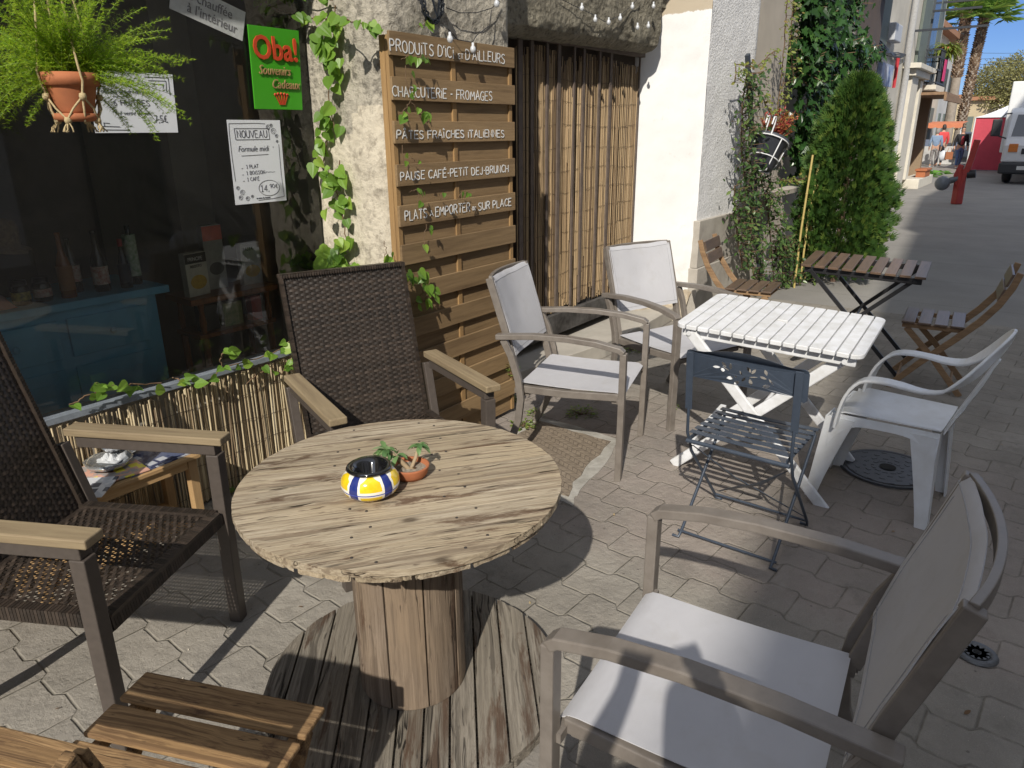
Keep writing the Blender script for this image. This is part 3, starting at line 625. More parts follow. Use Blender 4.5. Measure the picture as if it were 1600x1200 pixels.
for x in [24.08+.10*k for k in range(17)]: rl.tube([(x, 3.05, 2.72), (x, 3.05, 3.6)], .012, 4)
for y in [3.05+.11*k for k in range(5)]:
    for xx in (24.08, 25.7): rl.tube([(xx, y, 2.72), (xx, y, 3.6)], .012, 4)
for z in (2.78, 3.1, 3.42, 3.61): rl.sweep([(24.08, 3.48, z), (24.08, 3.05, z), (25.7, 3.05, z), (25.7, 3.48, z)], .03, .03)
for k in range(4):
    c = 24.3+k*.38; rl.tube([(c+.15*math.cos(a*.7), 3.04, 3.25+.14*math.sin(a*.7)) for a in range(10)], .012, 4)
rl.v = [tuple(HO @ Vector(v)) for v in rl.v]; rl.build('railing', BI, bal)
for a, c, z0, z1, mt, nm in ((22.9, 24.1, 2.95, 5.2, GRN, 'shutter'), (24.5, 25.5, 2.86, 5.0, plain('balcony_door_glass', (.08, .09, .10), .2), 'balcony_window'), (25.6, 26.5, 2.86, 5.3, GRN, 'shutter'), (17.6, 18.6, 3.1, 4.6, GRN, 'shutter')):
    hp(MB().box(a, c, 3.42, 3.495, z0, z1), nm, mt, None, .01)
for z in (4.55, 4.95, 3.9): hp(MB().box(22.3, 22.36, 1.9, 3.495, z, z+.05) if z == 3.9 else MB().box(24+4*(z-4.5), 24.08+4*(z-4.5), 2.3, 3.495, z, z+.05), 'iron_bracket', BI)
hp(MB().box(18.7, 19.5, 3.30, 3.495, 3.4, 3.75), 'meter_box', plain('grey_box', (.55, .57, .60), .5), None, .02)
hp(MB().box(18.4, 19.7, 3.40, 3.495, 2.5, 2.95), 'name_board', plain('blue_white_board', (.55, .60, .68), .6, c2=(.10, .17, .40), sc=3))
cab_ = MB()
for k in range(5): cab_.tube([(16.4, 3.44, 3.35+.03*k), (18.0, 3.40, 3.1+.05*k), (20.0, 3.42, 3.25-.04*k), (21.3, 3.44, 3.3)], .015, 4)
hp(cab_, 'wall_cables', BI)
# flag
fl = empty('hanging_flag', (18.9, 3.2, 2.5)); tag(fl, 'small red pennant hanging in front of the cream wall above the conifer', 'flag')
MB().grid(6, 8, lambda u, v: (.22*(u-.5)*(1-v*.7), .03*math.sin(u*9), .55-v*.6), mi=0).build('cloth', solidc('flag_red', (.5, .04, .05)), fl, solid=.004)
MB().tube([(0, .25, .62), (0, -.02, .56)], .012, 6).build('pole', BI, fl)
# terracotta trough
tt = empty('terracotta_trough', (25.0, 3.1, .262)); tag(tt, 'terracotta trough on the cream step block by the red shop door', 'planter')
MB().prism([(-.5, -.12), (.5, -.12), (.5, .12), (-.5, .12)], 0, .17).box(-.54, .54, -.15, .15, .172, .23).build('trough', TERRA, tt, bevel=.01)

# opposite row of houses: outside the picture on the right, they shade the street
def row_house(x0, x1, yf0, yf1, h, label, mat, extra=()):
    t = empty('street_house', ((x0+x1)/2, (yf0+yf1)/2, 0)); tag(t, label, 'building', 'houses across the street')
    M_ = Matrix.Translation((-(x0+x1)/2, -(yf0+yf1)/2, 0))
    MB().prism([(x0, yf0-9), (x1, yf1-9), (x1, yf1), (x0, yf0)], 0, h, M_).build('wall', mat, t)
    MB().prism([(x0-.0, yf0-9), (x1+.0, yf1-9), (x1, yf1+.02), (x0, yf0+.02)], h+.002, h+.16, M_).build('roof', plain('roof_tiles', (.35, .17, .09), .85), t)
    for e in extra: MB().box(*e, M=M_).build('chimney', mat, t)
    n = int((x1-x0)/2.6)
    for k in range(n):
        x = x0+(k+.5)*(x1-x0)/n; y = yf0+(yf1-yf0)*(x-x0)/(x1-x0)
        for fl_ in range(int(h//3)):
            f_ = MB().box(x-.55, x+.55, y-.06, y+.04, .9+fl_*3.0 if fl_ else .1, 2.4+fl_*3.0, M_).build('window', GRN, t)
YS = lambda x: .42+.098*x-7.32            # facade line that puts the shade edge where the photo has it (roof at 14 m)
row_house(-38, -17.3, YS(-21), YS(-.2), 14.05, 'tall cream house across the street, nearest behind the viewpoint', CRM)
row_house(-17.3, -4.0, YS(-.3)-.03, YS(13.1)-.16, 14.0, 'tall beige house across the street with one chimney near its far end', BEIGE2, [(-7.3, -6.5, YS(9.9)-4, YS(9.9)-3.2, 14, 14.9)])
row_house(-3.35, 4.0, YS(13.8), YS(21), 14.0, 'tall stuccoed house across the street with two chimneys', STUC, [(-3.0, -2.0, YS(14.5)-4, YS(14.5)-3, 14, 15.1), (1.5, 2.4, YS(19)-4, YS(19)-3, 14, 14.9)])
row_house(4.0, 19.0, YS(21)-.1, YS(36)-1.6, 14.0, 'long cream house across the street beside the parked truck', CRM)

# ---------------------------------------------------------------- houses closing the far end of the street
FAR = [plain('far_cream_wall', (.56, .51, .40), .9, c2=(.46, .41, .33), sc=.5), plain('far_ochre_wall', (.52, .43, .27), .9, c2=(.42, .34, .22), sc=.6), plain('far_grey_wall', (.50, .49, .46), .9, c2=(.38, .37, .35), sc=.6)]
def far_house(x0, x1, y0, y1, h, mi, label, face='y'):
    t = empty('far_house', (x0, y0, 0)); tag(t, label, 'building', 'houses at the far end of the street'); M_ = Matrix.Translation((-x0, -y0, 0))
    MB().box(x0, x1, y0, y1, 0, h, M_).build('wall', FAR[mi], t)
    MB().box(x0-.3, x1+.3, y0-.4, y1+.3, h+.002, h+.25, M_).build('roof', plain('roof_tiles', (.35, .17, .09), .85), t)
    rr = random.Random(int(x0)); dk = plain('far_window', (.06, .07, .08), .3)
    for k in range(int((x1-x0)/2.4)):
        for z in (1.0, 3.6, 6.0):
            if z+1.5 < h:
                f_ = MB().box(x0+1+k*2.4, x0+2.0+k*2.4, y0-.05, y0+.03, z, z+1.5, M_).build('window', GRN if rr.random() < .6 else dk, t)
                if z > 3 and rr.random() < .5: MB().box(x0+.8+k*2.4, x0+2.2+k*2.4, y0-.6, y0-.001, z-.15, z-.03, M_).build('balcony_slab', CRM2, t)
    for k in range(int((y1-y0)/2.4)):
        for z in (1.0, 3.4, 5.9):
            if z+1.5 < h: MB().box(x0-.05, x0+.03, y0+.8+k*2.4, y0+1.6+k*2.4, z, z+1.4, M_).build('window', GRN if rr.random() < .5 else dk, t)
far_house(32.5, 43, 5.2, 12, 5.6, 0, 'cream house just past the balcony house, behind the orange awning')
far_house(45, 60, 6.6, 14, 6.6, 2, 'grey cream house behind the left palm trunk')
far_house(66, 76, 4.7, 14, 3.5, 1, 'ochre house at the street end between the two palm trunks')
far_house(78, 92, 1.8, 12, 4.1, 0, 'low pale house with a brown roof behind the white tent peak')

# ---------------------------------------------------------------- spool table
def disc_planks(mb, cx, cy, R0, z0, z1, ang, width, gap, seed, mi=0, layer_rough=.004):
    rr = random.Random(seed); ca, sa = math.cos(ang), math.sin(ang); v = -R0
    while v < R0-.01:
        v1 = min(R0, v+width*rr.uniform(.85, 1.15)); a, c = v+gap/2, v1-gap/2
        pts = []; n = 26
        def hx(q, s_): return s_*(math.sqrt(max(0, R0*R0-q*q))+layer_rough*1.6*noise.noise(Vector((q*34, s_*7, seed)))+(layer_rough*-1.6 if noise.noise(Vector((q*60, s_*3, seed+5))) > .42 else 0))
        rt = [(hx(a+(c-a)*k/n, 1), a+(c-a)*k/n) for k in range(n+1)]; lf = [(hx(c-(c-a)*k/n, -1), c-(c-a)*k/n) for k in range(n+1)]
        pts = [p for p in rt+lf]
        dz = rr.uniform(-.0012, .0012)
        mb.prism([(x, y) for x, y in pts], z0, z1+dz, Matrix.Translation((cx, cy, 0)) @ rotz(ang), mi); v = v1
sp = empty('spool_table', (1.275, 1.30, 0)); tag(sp, 'large weathered wooden cable spool used as a round table', 'spool table')
def local_top(name, mat, z0, z1, ang, seed, width, gap, rough, R0=.44):
    mb = MB(); rr = 0; disc_planks(mb, 0, 0, R0, z0, z1, 0, width, gap, seed, layer_rough=rough)
    o = mb.build(name, mat, sp, bevel=.0015); o.rotation_euler = (0, 0, ang); return o
local_top('tabletop', WW_TOP, .681, .70, R(-38), 3, .125, .0042, .0014)
local_top('tabletop_underside', WW_TOP, .662, .6795, R(52), 4, .12, .009, .003, .431)
local_top('base_disc', WW_BASE, .030, .046, R(40), 7, .085, .006, .0025)
local_top('base_underside', WW_BASE, .004, .029, R(-50), 8, .11, .008, .004)
cb = MB(); nst = 9
for k in range(nst):
    a0 = 2*math.pi*(k+.02)/nst; a1 = 2*math.pi*(k+.98)/nst; poly = []
    for rr_, aa in ((.158, 0), (.158, 1), (.128, 1), (.128, 0)):
        if rr_ > .14: poly += [(rr_*math.cos(a0+(a1-a0)*q/5), rr_*math.sin(a0+(a1-a0)*q/5)) for q in (range(6) if aa == 0 else [])]
        else: poly.append((rr_*math.cos(a1 if aa else a0), rr_*math.sin(a1 if aa else a0)))
    cb.prism(poly, .047, .661)
cb.build('column', WW_COL, sp, bevel=.003)
nl = MB(); rnd = random.Random(31)
for v in (-.37, -.25, -.125, 0, .125, .25, .37):
    for s_ in (-1, 1):
        for q in (0, 1):
            x = s_*(.10+.06*q)+rnd.uniform(-.012, .012); y = v+rnd.uniform(-.03, .03)
            if x*x+y*y < .17: nl.lathe([(0, .7016), (.0036, .7014), (.0042, .7002)], 8, rotz(R(-38)) @ Matrix.Translation((x, y, 0)))
for k in range(9):
    a = 2*math.pi*(k+.5)/9; nl.lathe([(0, .0), (.009, -.001), (.010, -.003)], 10, Matrix.Translation((.1575*math.cos(a), .1575*math.sin(a), .12)) @ rotz(a) @ Matrix.Rotation(R(90), 4, 'Y'))
nl.build('nail_heads', plain('rusty_nail', (.06, .05, .045), .6, metal=.4), sp)
bl = MB()
for k in range(0):
    a = R(40+90*k); M_ = Matrix.Translation((.10*math.cos(a), .10*math.sin(a), .7)); bl.lathe([(0, .004), (.011, .004), (.013, .0)], 12, M_)
SPT = 0.702

# ashtray and potted succulent
at_ = empty('ashtray', (1.168, 1.306, SPT)); at_.scale = (1.28, 1.28, 1.2); tag(at_, 'round ceramic ashtray painted yellow, white and blue with a black glazed rim', 'ashtray')
def ash_mat():
    m, t, p = nodes('painted_ceramic'); tc = t.nodes.new('ShaderNodeTexCoord'); s_ = t.nodes.new('ShaderNodeSeparateXYZ'); lk(t, tc.outputs['Object'], s_.inputs[0])
    an = mth(t, 'ARCTAN2', s_.outputs[1], s_.outputs[0]); u = mth(t, 'FRACT', mth(t, 'MULTIPLY', mth(t, 'ADD', an, math.pi+.42), 5/(2*math.pi)))
    z = s_.outputs[2]; nn = nz(t, tc.outputs['Object'], 70, 4)
    wv = mth(t, 'MULTIPLY', mth(t, 'SUBTRACT', nn, .5), .03)
    blue = mth(t, 'LESS_THAN', mth(t, 'ABSOLUTE', mth(t, 'SUBTRACT', mth(t, 'ADD', u, wv), .5)), .13)
    ln = mth(t, 'LESS_THAN', mth(t, 'ABSOLUTE', mth(t, 'SUBTRACT', z, .0235)), .0013)
    # yellow patches leave white near the blue bands and along the line
    pu = mth(t, 'ABSOLUTE', mth(t, 'SUBTRACT', mth(t, 'FRACT', mth(t, 'ADD', u, .5)), .5))
    yu = mth(t, 'LESS_THAN', mth(t, 'ADD', pu, mth(t, 'MULTIPLY', wv, 3)), .30)
    yz1 = mth(t, 'GREATER_THAN', z, .031); yz2 = mth(t, 'LESS_THAN', z, .019)
    top = mth(t, 'LESS_THAN', mth(t, 'ADD', z, mth(t, 'MULTIPLY', pu, .05)), .064)
    yel = mth(t, 'MULTIPLY', mth(t, 'MULTIPLY', yu, mth(t, 'MAXIMUM', yz1, yz2)), top)
    c = mixc(t, yel, (.80, .78, .70), (.82, .58, .02)); c = mixc(t, mth(t, 'MULTIPLY', ramp(t, nn, [(.45, (0, 0, 0)), (.6, (1, 1, 1))]), mth(t, 'MULTIPLY', yel, .5)), c, (.70, .42, .01))
    c = mixc(t, blue, c, (.02, .035, .19)); c = mixc(t, ln, c, (.03, .06, .40))
    lk(t, c, p.inputs['Base Color']); p.inputs['Roughness'].default_value = .12; p.inputs['Coat Weight'].default_value = .6; return m
MB().lathe([(0, 0), (.034, 0), (.046, .004), (.057, .014), (.0605, .028), (.058, .042), (.050, .054), (.042, .060), (.036, .060), (.036, .02), (0, .014)], 48).build('bowl', ash_mat(), at_)
BLK = plain('black_glaze', (.008, .008, .009), .08, coat=.8)
MB().lathe([(.0375, .0595), (.045, .0600), (.0465, .0640), (.0435, .0690), (.036, .0660), (.0275, .058), (.024, .030), (.015, .022), (0, .021)], 40, wob=lambda a, z: 1+(.03*math.sin(3*a) if z > .06 else 0)).build('rim', BLK, at_)

pp = empty('potted_succulent', (1.300, 1.290, SPT)); pp.scale = (1.12, 1.12, .92); tag(pp, 'shallow terracotta dish with a drooping small succulent on the spool table', 'potted plant')
MB().lathe([(0, .001), (.036, .001), (.043, .012), (.0485, .034), (.0485, .038), (.044, .038), (.040, .022), (0, .020)], 32).build('dish', TERRA, pp)
MB().lathe([(0, .026), (.041, .0245)], 20).build('gravel', plain('pale_gravel', (.46, .40, .32), .9, c2=(.2, .16, .12), sc=160, bs=1, bd=.006), pp)
rnd = random.Random(12)
ST = plain('succulent_stem', (.36, .27, .17), .7)
st = MB(); st.tube([(0, 0, .02), (-.012, .02, .05), (-.03, .04, .082), (-.035, .05, .09)], [.006, .007, .005, .003], 7); st.tube([(.005, 0, .022), (.02, -.004, .055), (.034, .0, .080)], [.005, .005, .003], 7)
st.tube([(0, 0, .022), (.004, -.012, .03), (-.01, -.02, .045)], [.004, .004, .003], 6)
st.build('stem', ST, pp)
lf = MB()
def lance(mb, p, d, L, w, droop=.6, n=4, fold=.25, mi=0):
    d = Vector(d).normalized(); s_ = d.cross(Z); s_ = s_.normalized() if s_.length > 1e-3 else Vector((1, 0, 0)); vs = []; q = Vector(p); dd = d.copy()
    for i in range(n+1):
        t = i/n; ww = w*math.sin(math.pi*min(.97, t*.9+.1)); u = s_.cross(dd).normalized()
        vs += [q-s_*ww/2+u*ww*fold, q, q+s_*ww/2+u*ww*fold]; dd = (dd-Z*droop/n).normalized(); q = q+dd*L/n
    fs = []
    for i in range(n): a = 3*i; fs += [(a, a+1, a+4, a+3), (a+1, a+2, a+5, a+4)]
    mb.add(vs, fs, None, mi, True)
for cx, cy, cz, nn in ((-.034, .048, .088, 26), (.036, .0, .084, 15), (-.02, .02, .07, 7)):
    for k in range(nn):
        a = rnd.uniform(0, 6.28); e = rnd.uniform(-.1, .9)
        lance(lf, (cx+rnd.uniform(-.006, .006), cy+rnd.uniform(-.006, .006), cz+rnd.uniform(-.008, .006)), (math.cos(a), math.sin(a), e), rnd.uniform(.022, .042), .013, rnd.uniform(.8, 2.0))
lf.build('leaves', leafm('succulent_leaf', (.07, .15, .05), (.16, .27, .10), .2, .5, (.24, .30, .16)), pp)

# ---------------------------------------------------------------- brown wicker armchairs
def weave(mb, P, U, Vv, N, w, h, pu=.021, pv=.0105, amp=.0024, rw=.0098, sub=4):
    """horizontal strands weaving over upright strands, in the plane P + u*U + v*V(v) """
    nv = int(h/pv); nu = int(w/pu)
    for j in range(nv):
        v = (j+.5)*pv; vs = []; m = nu*sub; ph = j % 2
        for i in range(m+1):
            u = w*i/m; o = math.cos(math.pi*(u/pu+ph))*amp
            for e in (-.5, .5): vs.append(P(u, v+e*rw, o))
        mb.add(vs, [(2*i, 2*i+2, 2*i+3, 2*i+1) for i in range(m)], None, 0, True)
    for i in range(nu+1):
        u = min(w, i*pu); n2 = nv*1; vs = []
        for j in range(n2+1):
            v = h*j/n2
            for e in (-.5, .5): vs.append(P(u+e*.009, v, 0))
        mb.add(vs, [(2*j, 2*j+1, 2*j+3, 2*j+2) for j in range(n2)], None, 0, True)
def wicker_chair(label):
    t = empty('wicker_armchair'); tag(t, label, 'armchair', 'brown wicker armchairs')
    hw = .262
    yb = lambda z: -.215-(z-.40)*.275       # backrest slope
    b = MB(); L = math.hypot(.66, .66*.275); k = .66/L
    weave(b, lambda u, v, o: (u-hw, yb(.40+v*k)+o*.96, .40+v*k+o*.26), 0, 0, 0, hw*2, L)
    b.sweep([(0, yb(z)-.0055, z) for z in (.405, 1.055)], hw*2-.02, .0015, (0, -1, .27)); b.build('backrest', WICK, t)
    e = MB()
    for s_ in (-1, 1): e.sweep([(s_*hw, yb(z), z) for z in (.39, .7, 1.06)], .012, .026, (0, -1, .27))
    e.sweep([(-hw-.011, yb(1.062), 1.062), (hw+.011, yb(1.062), 1.062)], .026, .014, Z)
    # wrapped edge strands
    for s_ in (-1, 1):
        for i in range(64):
            z = .395+i*.0104; e.sweep([(s_*(hw-.006), yb(z)+.0145, z), (s_*(hw+.0072), yb(z)+.0145, z), (s_*(hw+.0072), yb(z)-.0145, z)], .0015, .0088, Z)
    for i in range(50):
        x = -hw+i*.0107; e.sweep([(x, yb(1.06)+.0145, 1.053), (x, yb(1.06)+.0145, 1.0698), (x, yb(1.06)-.0145, 1.0698)], .0088, .0015, (0, 0, 1))
    e.build('back_edge', WICK, t)
    s = MB(); weave(s, lambda u, v, o: (u-hw+.005, -.20+v, .43+o), 0, 0, 0, hw*2-.01, .455, pu=.021, pv=.0125, rw=.0098, amp=.003)
    s.build('seat', WICK, t)
    r = MB()
    for s_ in (-1, 1):
        r.sweep([(s_*hw, -.22, .42), (s_*hw, .262, .42)], .026, .036)
        for i in range(45): y = -.2+i*.0104; r.sweep([(s_*(hw-.015), y, .4395), (s_*(hw+.015), y, .4395), (s_*(hw+.015), y, .398)], .0088, .0015, (s_, 0, 1))
    for i in range(50): x = -hw+i*.0107; r.sweep([(x, .245, .4402), (x, .276, .436), (x, .281, .392), (x, .262, .380)], .0092, .002, (0, 1, 1))
    r.sweep([(-hw, .265, .412), (hw, .265, .412)], .026, .05)
    r.sweep([(-hw, -.21, .405), (hw, -.21, .405)], .026, .04)
    r.build('seat_rim', WICK, t)
    for s_ in (-1, 1):
        x = s_*.302
        MB().sweep([(x, -.205, .655), (x, .283, .655)], .042, .040).build('arm_rail', RATF, t, bevel=.003)
        a = MB().sweep([(x, -.235, .690), (x, .315, .686)], .064, .026); a.build('armrest', TEAK, t, bevel=.004)
        MB().sweep([(x, .270, .634), (x, .262, .001)], .044, .042, (0, 1, 0)).build('leg', RATF, t, bevel=.003)
        MB().sweep([(x, yb(.675)+.01, .635), (x, -.22, .40), (x, -.27, .2), (x, -.36, .001)], .036, .040, (0, 1, 0)).build('leg', RATF, t, bevel=.003)
    MB().sweep([(-.28, .262, .405), (.28, .262, .405)], .03, .036).build('front_rail', RATF, t)
    return t
wa = wicker_chair('brown wicker armchair behind the spool table, its back to the timber sign panel'); wa.location = (1.88, 1.965, 0); wa.rotation_euler = (0, 0, R(157.6))
wb = dup(wa, 'brown wicker armchair at the left edge, with sunlit see-through woven seat', location=Vector((.768, 2.12, 0)), rotation_euler=(0, 0, R(207.0)))

# ---------------------------------------------------------------- taupe metal armchairs with sling seats
def sling_chair(label, hw=.293):
    t = empty('sling_armchair'); tag(t, label, 'armchair', 'taupe metal armchairs with light grey sling')
    bw = hw-.046
    yb = lambda z: -.235-(z-.42)*.265-.05*max(0, z-.70)
    for s_ in (-1, 1):
        x = s_*hw
        pts = [(x, -.335, .668), (x, -.15, .684), (x, .02, .686), (x, .16, .676), (x, .268, .655), (x, .287, .640)]
        MB().sweep(pts, .044, .026).build('armrest', TAUPE, t, bevel=.0035)
        MB().sweep([(x, .287, .641), (x, .287, .3), (x, .285, .0)], .040, .030, (0, 1, 0)).build('leg', TAUPE, t, bevel=.003)
        MB().sweep([(x, -.30, .655), (x, -.262, .58), (x, -.225, .46), (x, -.212, .36), (x, -.225, .25), (x, -.27, .12), (x, -.335, .0)], .024, .034, (0, 1, 0)).build('leg', TAUPE, t, bevel=.003)
        st = MB().sweep([(s_*bw, yb(z), z) for z in (.41, .55, .7, .82, .94)], .026, .036, (0, -1, .27)); st.build('back_post', TAUPE, t, bevel=.003)
        MB().sweep([(s_*(bw+.001), .272, .410), (s_*(bw+.001), 0, .397), (s_*(bw+.001), -.24, .400)], .028, .036).build('seat_rail', TAUPE, t, bevel=.003)
        for y0, y1 in ((.262, .284), (-.245, -.222)): MB().box(min(s_*bw, x), max(s_*bw, x), y0, y1, .390, .414).build('bracket', TAUPE, t)
    top = MB().sweep([(u*bw, yb(.93)-.042*(1-u*u), .93) for u in [k/8-1 for k in range(17)]], .016, .034, Z); top.build('back_rail', TAUPE, t, bevel=.002)
    MB().sweep([(u*bw, yb(.575)-.030*(1-u*u), .575) for u in [k/8-1 for k in range(17)]], .016, .03, Z).build('back_rail', TAUPE, t, bevel=.002)
    MB().sweep([(-bw, .245, .385), (bw, .245, .385)], .03, .022).build('cross_rail', TAUPE, t)
    MB().sweep([(-bw, -.20, .375), (bw, -.20, .375)], .03, .022).build('cross_rail', TAUPE, t)
    def bk(u, v):
        uu = u*2-1; z = .565+v*.38; sag = .022*(1-uu*uu)*(.2+.8*v)+.006*math.sin(math.pi*v)*(1-uu*uu)+.004*noise.noise(Vector((u*3, v*2, 7)))
        roll = .012*max(0, v-.96)/.04
        return (uu*(bw-.002), yb(z)-sag+.019-roll, z-.010*(1-uu*uu)*v*v+.006*noise.noise(Vector((u*5, v*3, 1)))*v)
    o = MB().grid(20, 24, bk).build('back_sling', SLING, t, solid=.0025)
    hm = MB()
    for z in (.925, .585): hm.sweep([tuple(Vector(bk((u+1)/2, (z-.565)/.38))+Vector((0, .0022, 0))) for u in [k/6-1 for k in range(13)]], .0012, .0016, Z)
    for s_ in (-1, 1): hm.sweep([tuple(Vector(bk(.5+s_*.455, v))+Vector((0, .0022, 0))) for v in [k/8 for k in range(9)]], .0016, .0012, (0, 1, 0))
    hm.build('seam', plain('grey_thread', (.36, .36, .38), .8), t)
    def se(u, v):
        uu = u*2-1; y = -.225+v*.51; z = .434-.010*(1-uu*uu)*math.sin(math.pi*min(1, v*.9+.05))-.012*math.sin(math.pi*v)*.5
        if v > .95: z -= (v-.95)*.35
        return (uu*(bw+.004), y, z)
    MB().grid(18, 24, se).build('seat_sling', SLING, t, solid=.0025)
    return t
c1 = sling_chair('taupe metal armchair with grey sling, standing beside the timber sign panel'); c1.location = (3.064, 1.790, 0); c1.rotation_euler = (0, 0, R(195.5))
c2 = dup(c1, 'taupe metal armchair with grey sling, before the reed curtain at the white table', location=Vector((3.956, 1.642, 0)), rotation_euler=(0, 0, R(158.2)))
c3 = dup(c1, 'taupe metal armchair with grey sling, cropped in the bottom right foreground', location=Vector((1.325, .377, 0)), rotation_euler=(0, 0, R(4.8)))

# ---------------------------------------------------------------- white slatted folding table
def folding_table(label, hl, hw, z, ns, mt, lm, th_=.02, gap=.006, rounded=True, group=None, hole=False, lw=.05, lt=.02, kind='x'):
    t = empty('folding_table'); tag(t, label, 'folding table')
    tb = MB(); pitch = 2*hl/ns
    for k in range(ns):
        x0 = -hl+k*pitch+gap/2; x1 = -hl+(k+1)*pitch-gap/2
        if rounded and k in (0, ns-1):
            r_ = min(.045, x1-x0-.002); poly = []
            xs_ = (x0, x1) if k == 0 else (x1, x0); s_ = 1 if k == 0 else -1
            arc = [(xs_[0]+s_*r_*(1-math.cos(a)), hw-r_+r_*math.sin(a)) for a in [R(q) for q in range(0, 91, 15)]]
            poly = [(xs_[1], hw)]+arc[::-1]+[(x, -y) for x, y in arc]+[(xs_[1], -hw)]
            if s_ < 0: poly = poly[::-1]
            tb.prism(poly, z-th_, z)
        elif hole and k == ns//2:
            tb.box(x0, x1, -hw, -.012, z-th_, z).box(x0, x1, .012, hw, z-th_, z).box(x0, x0+.008, -.011, .011, z-th_, z-.001)
        else: tb.box(x0, x1, -hw, hw, z-th_, z)
    tb.build('tabletop', mt, t, bevel=.004 if rounded else .002)
    for s_ in (-1, 1):
        y = s_*(hw-.045)
        MB().box(-hl+.03, hl-.03, y-.011, y+.011, z-th_-.045, z-th_-.001).build('rail', lm, t, bevel=.004)
        y2 = y-s_*.0235; y3 = y-s_*.0465
        ya, yb_ = (y+s_*.0225, y-s_*.0235)
        MB().sweep([(-hl+.07, ya, z-.035), (hl-.03, ya, .0)], lt, lw, Z).build('leg', lm, t, bevel=.006 if rounded else .001)
        MB().sweep([(hl-.07, yb_, z-.035), (-hl+.03, yb_, .0)], lt, lw, Z).build('leg', lm, t, bevel=.006 if rounded else .001)
        bt = MB()
        for x in (-hl+.07, hl-.07): bt.tube([(x, ya+s_*.011, z-.04), (x, ya+s_*.017, z-.04)], .011, 12)
        bt.build('bolt', lm, t)
    MB().tube([(0, -hw+.05, z*.5), (0, hw-.05, z*.5)], .009, 8).build('axle', lm, t)
    MB().box(-hl+.10, -hl+.13, -hw+.06, hw-.06, .14, .17).build('cross_bar', lm, t)
    return t
wt = folding_table('white painted slatted folding table with parasol hole and rounded corners', .405, .300, .765, 15, WPAINT, WPAINT, hole=True)
wt.location = (3.42, .925, 0); wt.rotation_euler = (R(3.2), R(2.2), R(272))
dt = folding_table('dark brown slatted folding table on black metal legs beside the conifer', .393, .262, .725, 9, BROWNS, BLACKM, th_=.016, gap=.022, rounded=False, lw=.026, lt=.014)
dt.location = (5.52, .955, 0); dt.rotation_euler = (R(2.5), R(1.8), R(274))

# ---------------------------------------------------------------- folding wooden chairs
def wood_chair(label, seatm, framem, hw=.205, nsl=4, seat_d=.36, light=False, zt=.80, group='slatted wooden folding chairs'):
    t = empty('folding_wooden_chair'); tag(t, label, 'folding chair', group)
    zs = .45; pitch = seat_d/nsl; s = MB()
    for k in range(nsl):
        y0 = .19-k*pitch; s.box(-hw-.012, hw+.012, y0-pitch+.016, y0, zs-.014, zs)
    s.build('seat', seatm, t, bevel=.004)
    for s_ in (-1, 1):
        x = s_*(hw-.02)
        MB().sweep([(x, -.17, zs-.03), (x, .185, zs-.03)], .018, .028).build('seat_rail', framem, t, bevel=.003)
        # curved back stile running down to the front foot
        pts = [(x+s_*.02, -.375, zt), (x+s_*.02, -.35, zt-.09), (x+s_*.02, -.30, zt-.2), (x+s_*.02, -.225, .49), (x+s_*.02, -.12, .37), (x+s_*.02, .05, .19), (x+s_*.02, .21, .0)]
        MB().sweep(pts, .019, [.036, .038, .040, .042, .040, .038, .036], (0, 1, .6)).build('back_leg', framem, t, bevel=.004)
        MB().sweep([(x, .16, zs-.045), (x, -.02, .22), (x, -.20, .0)], .018, .036, (0, 1, 1)).build('leg', framem, t, bevel=.003)
    bk = MB()
    def yz(z): return -.375+(zt-z)*.30
    for z0, z1 in ((zt-.085, zt-.010), (zt-.175, zt-.10)):
        bk.add([(sx*(hw+.004)*1.0, yz(z)+dy, z) for z in (z0, z1) for dy in (.022, .036) for sx in (-1, 1)], [(0, 2, 3, 1), (4, 5, 7, 6), (0, 1, 5, 4), (2, 6, 7, 3), (0, 4, 6, 2), (1, 3, 7, 5)])
    bk.build('backrest', seatm, t, bevel=.003)
    for y, z in ((-.14, .05), (.165, .06)): MB().tube([(-hw+.01, y, z), (hw-.01, y, z)], .008, 8).build('dowel', framem, t)
    return t
D = wood_chair('slatted folding chair in the shade on the street side of the dark table', BROWNX, ACACY); D.location = (5.29, .43, 0); D.rotation_euler = (0, 0, R(4))
Cc = dup(D, 'slatted folding chair on the wall side of the dark table, by the jasmine', location=Vector((5.66, 1.76, 0)), rotation_euler=(0, 0, R(186)))
def big_wood_chair():
    t = wood_chair('worn blond wooden folding chair, cropped at the bottom left corner', ACAC, ACAC, hw=.212, nsl=4, seat_d=.40, zt=.875, group=None)
    return t
E_ = big_wood_chair(); E_.location = (.50, 1.185, 0); E_.rotation_euler = (0, 0, R(-68.7))

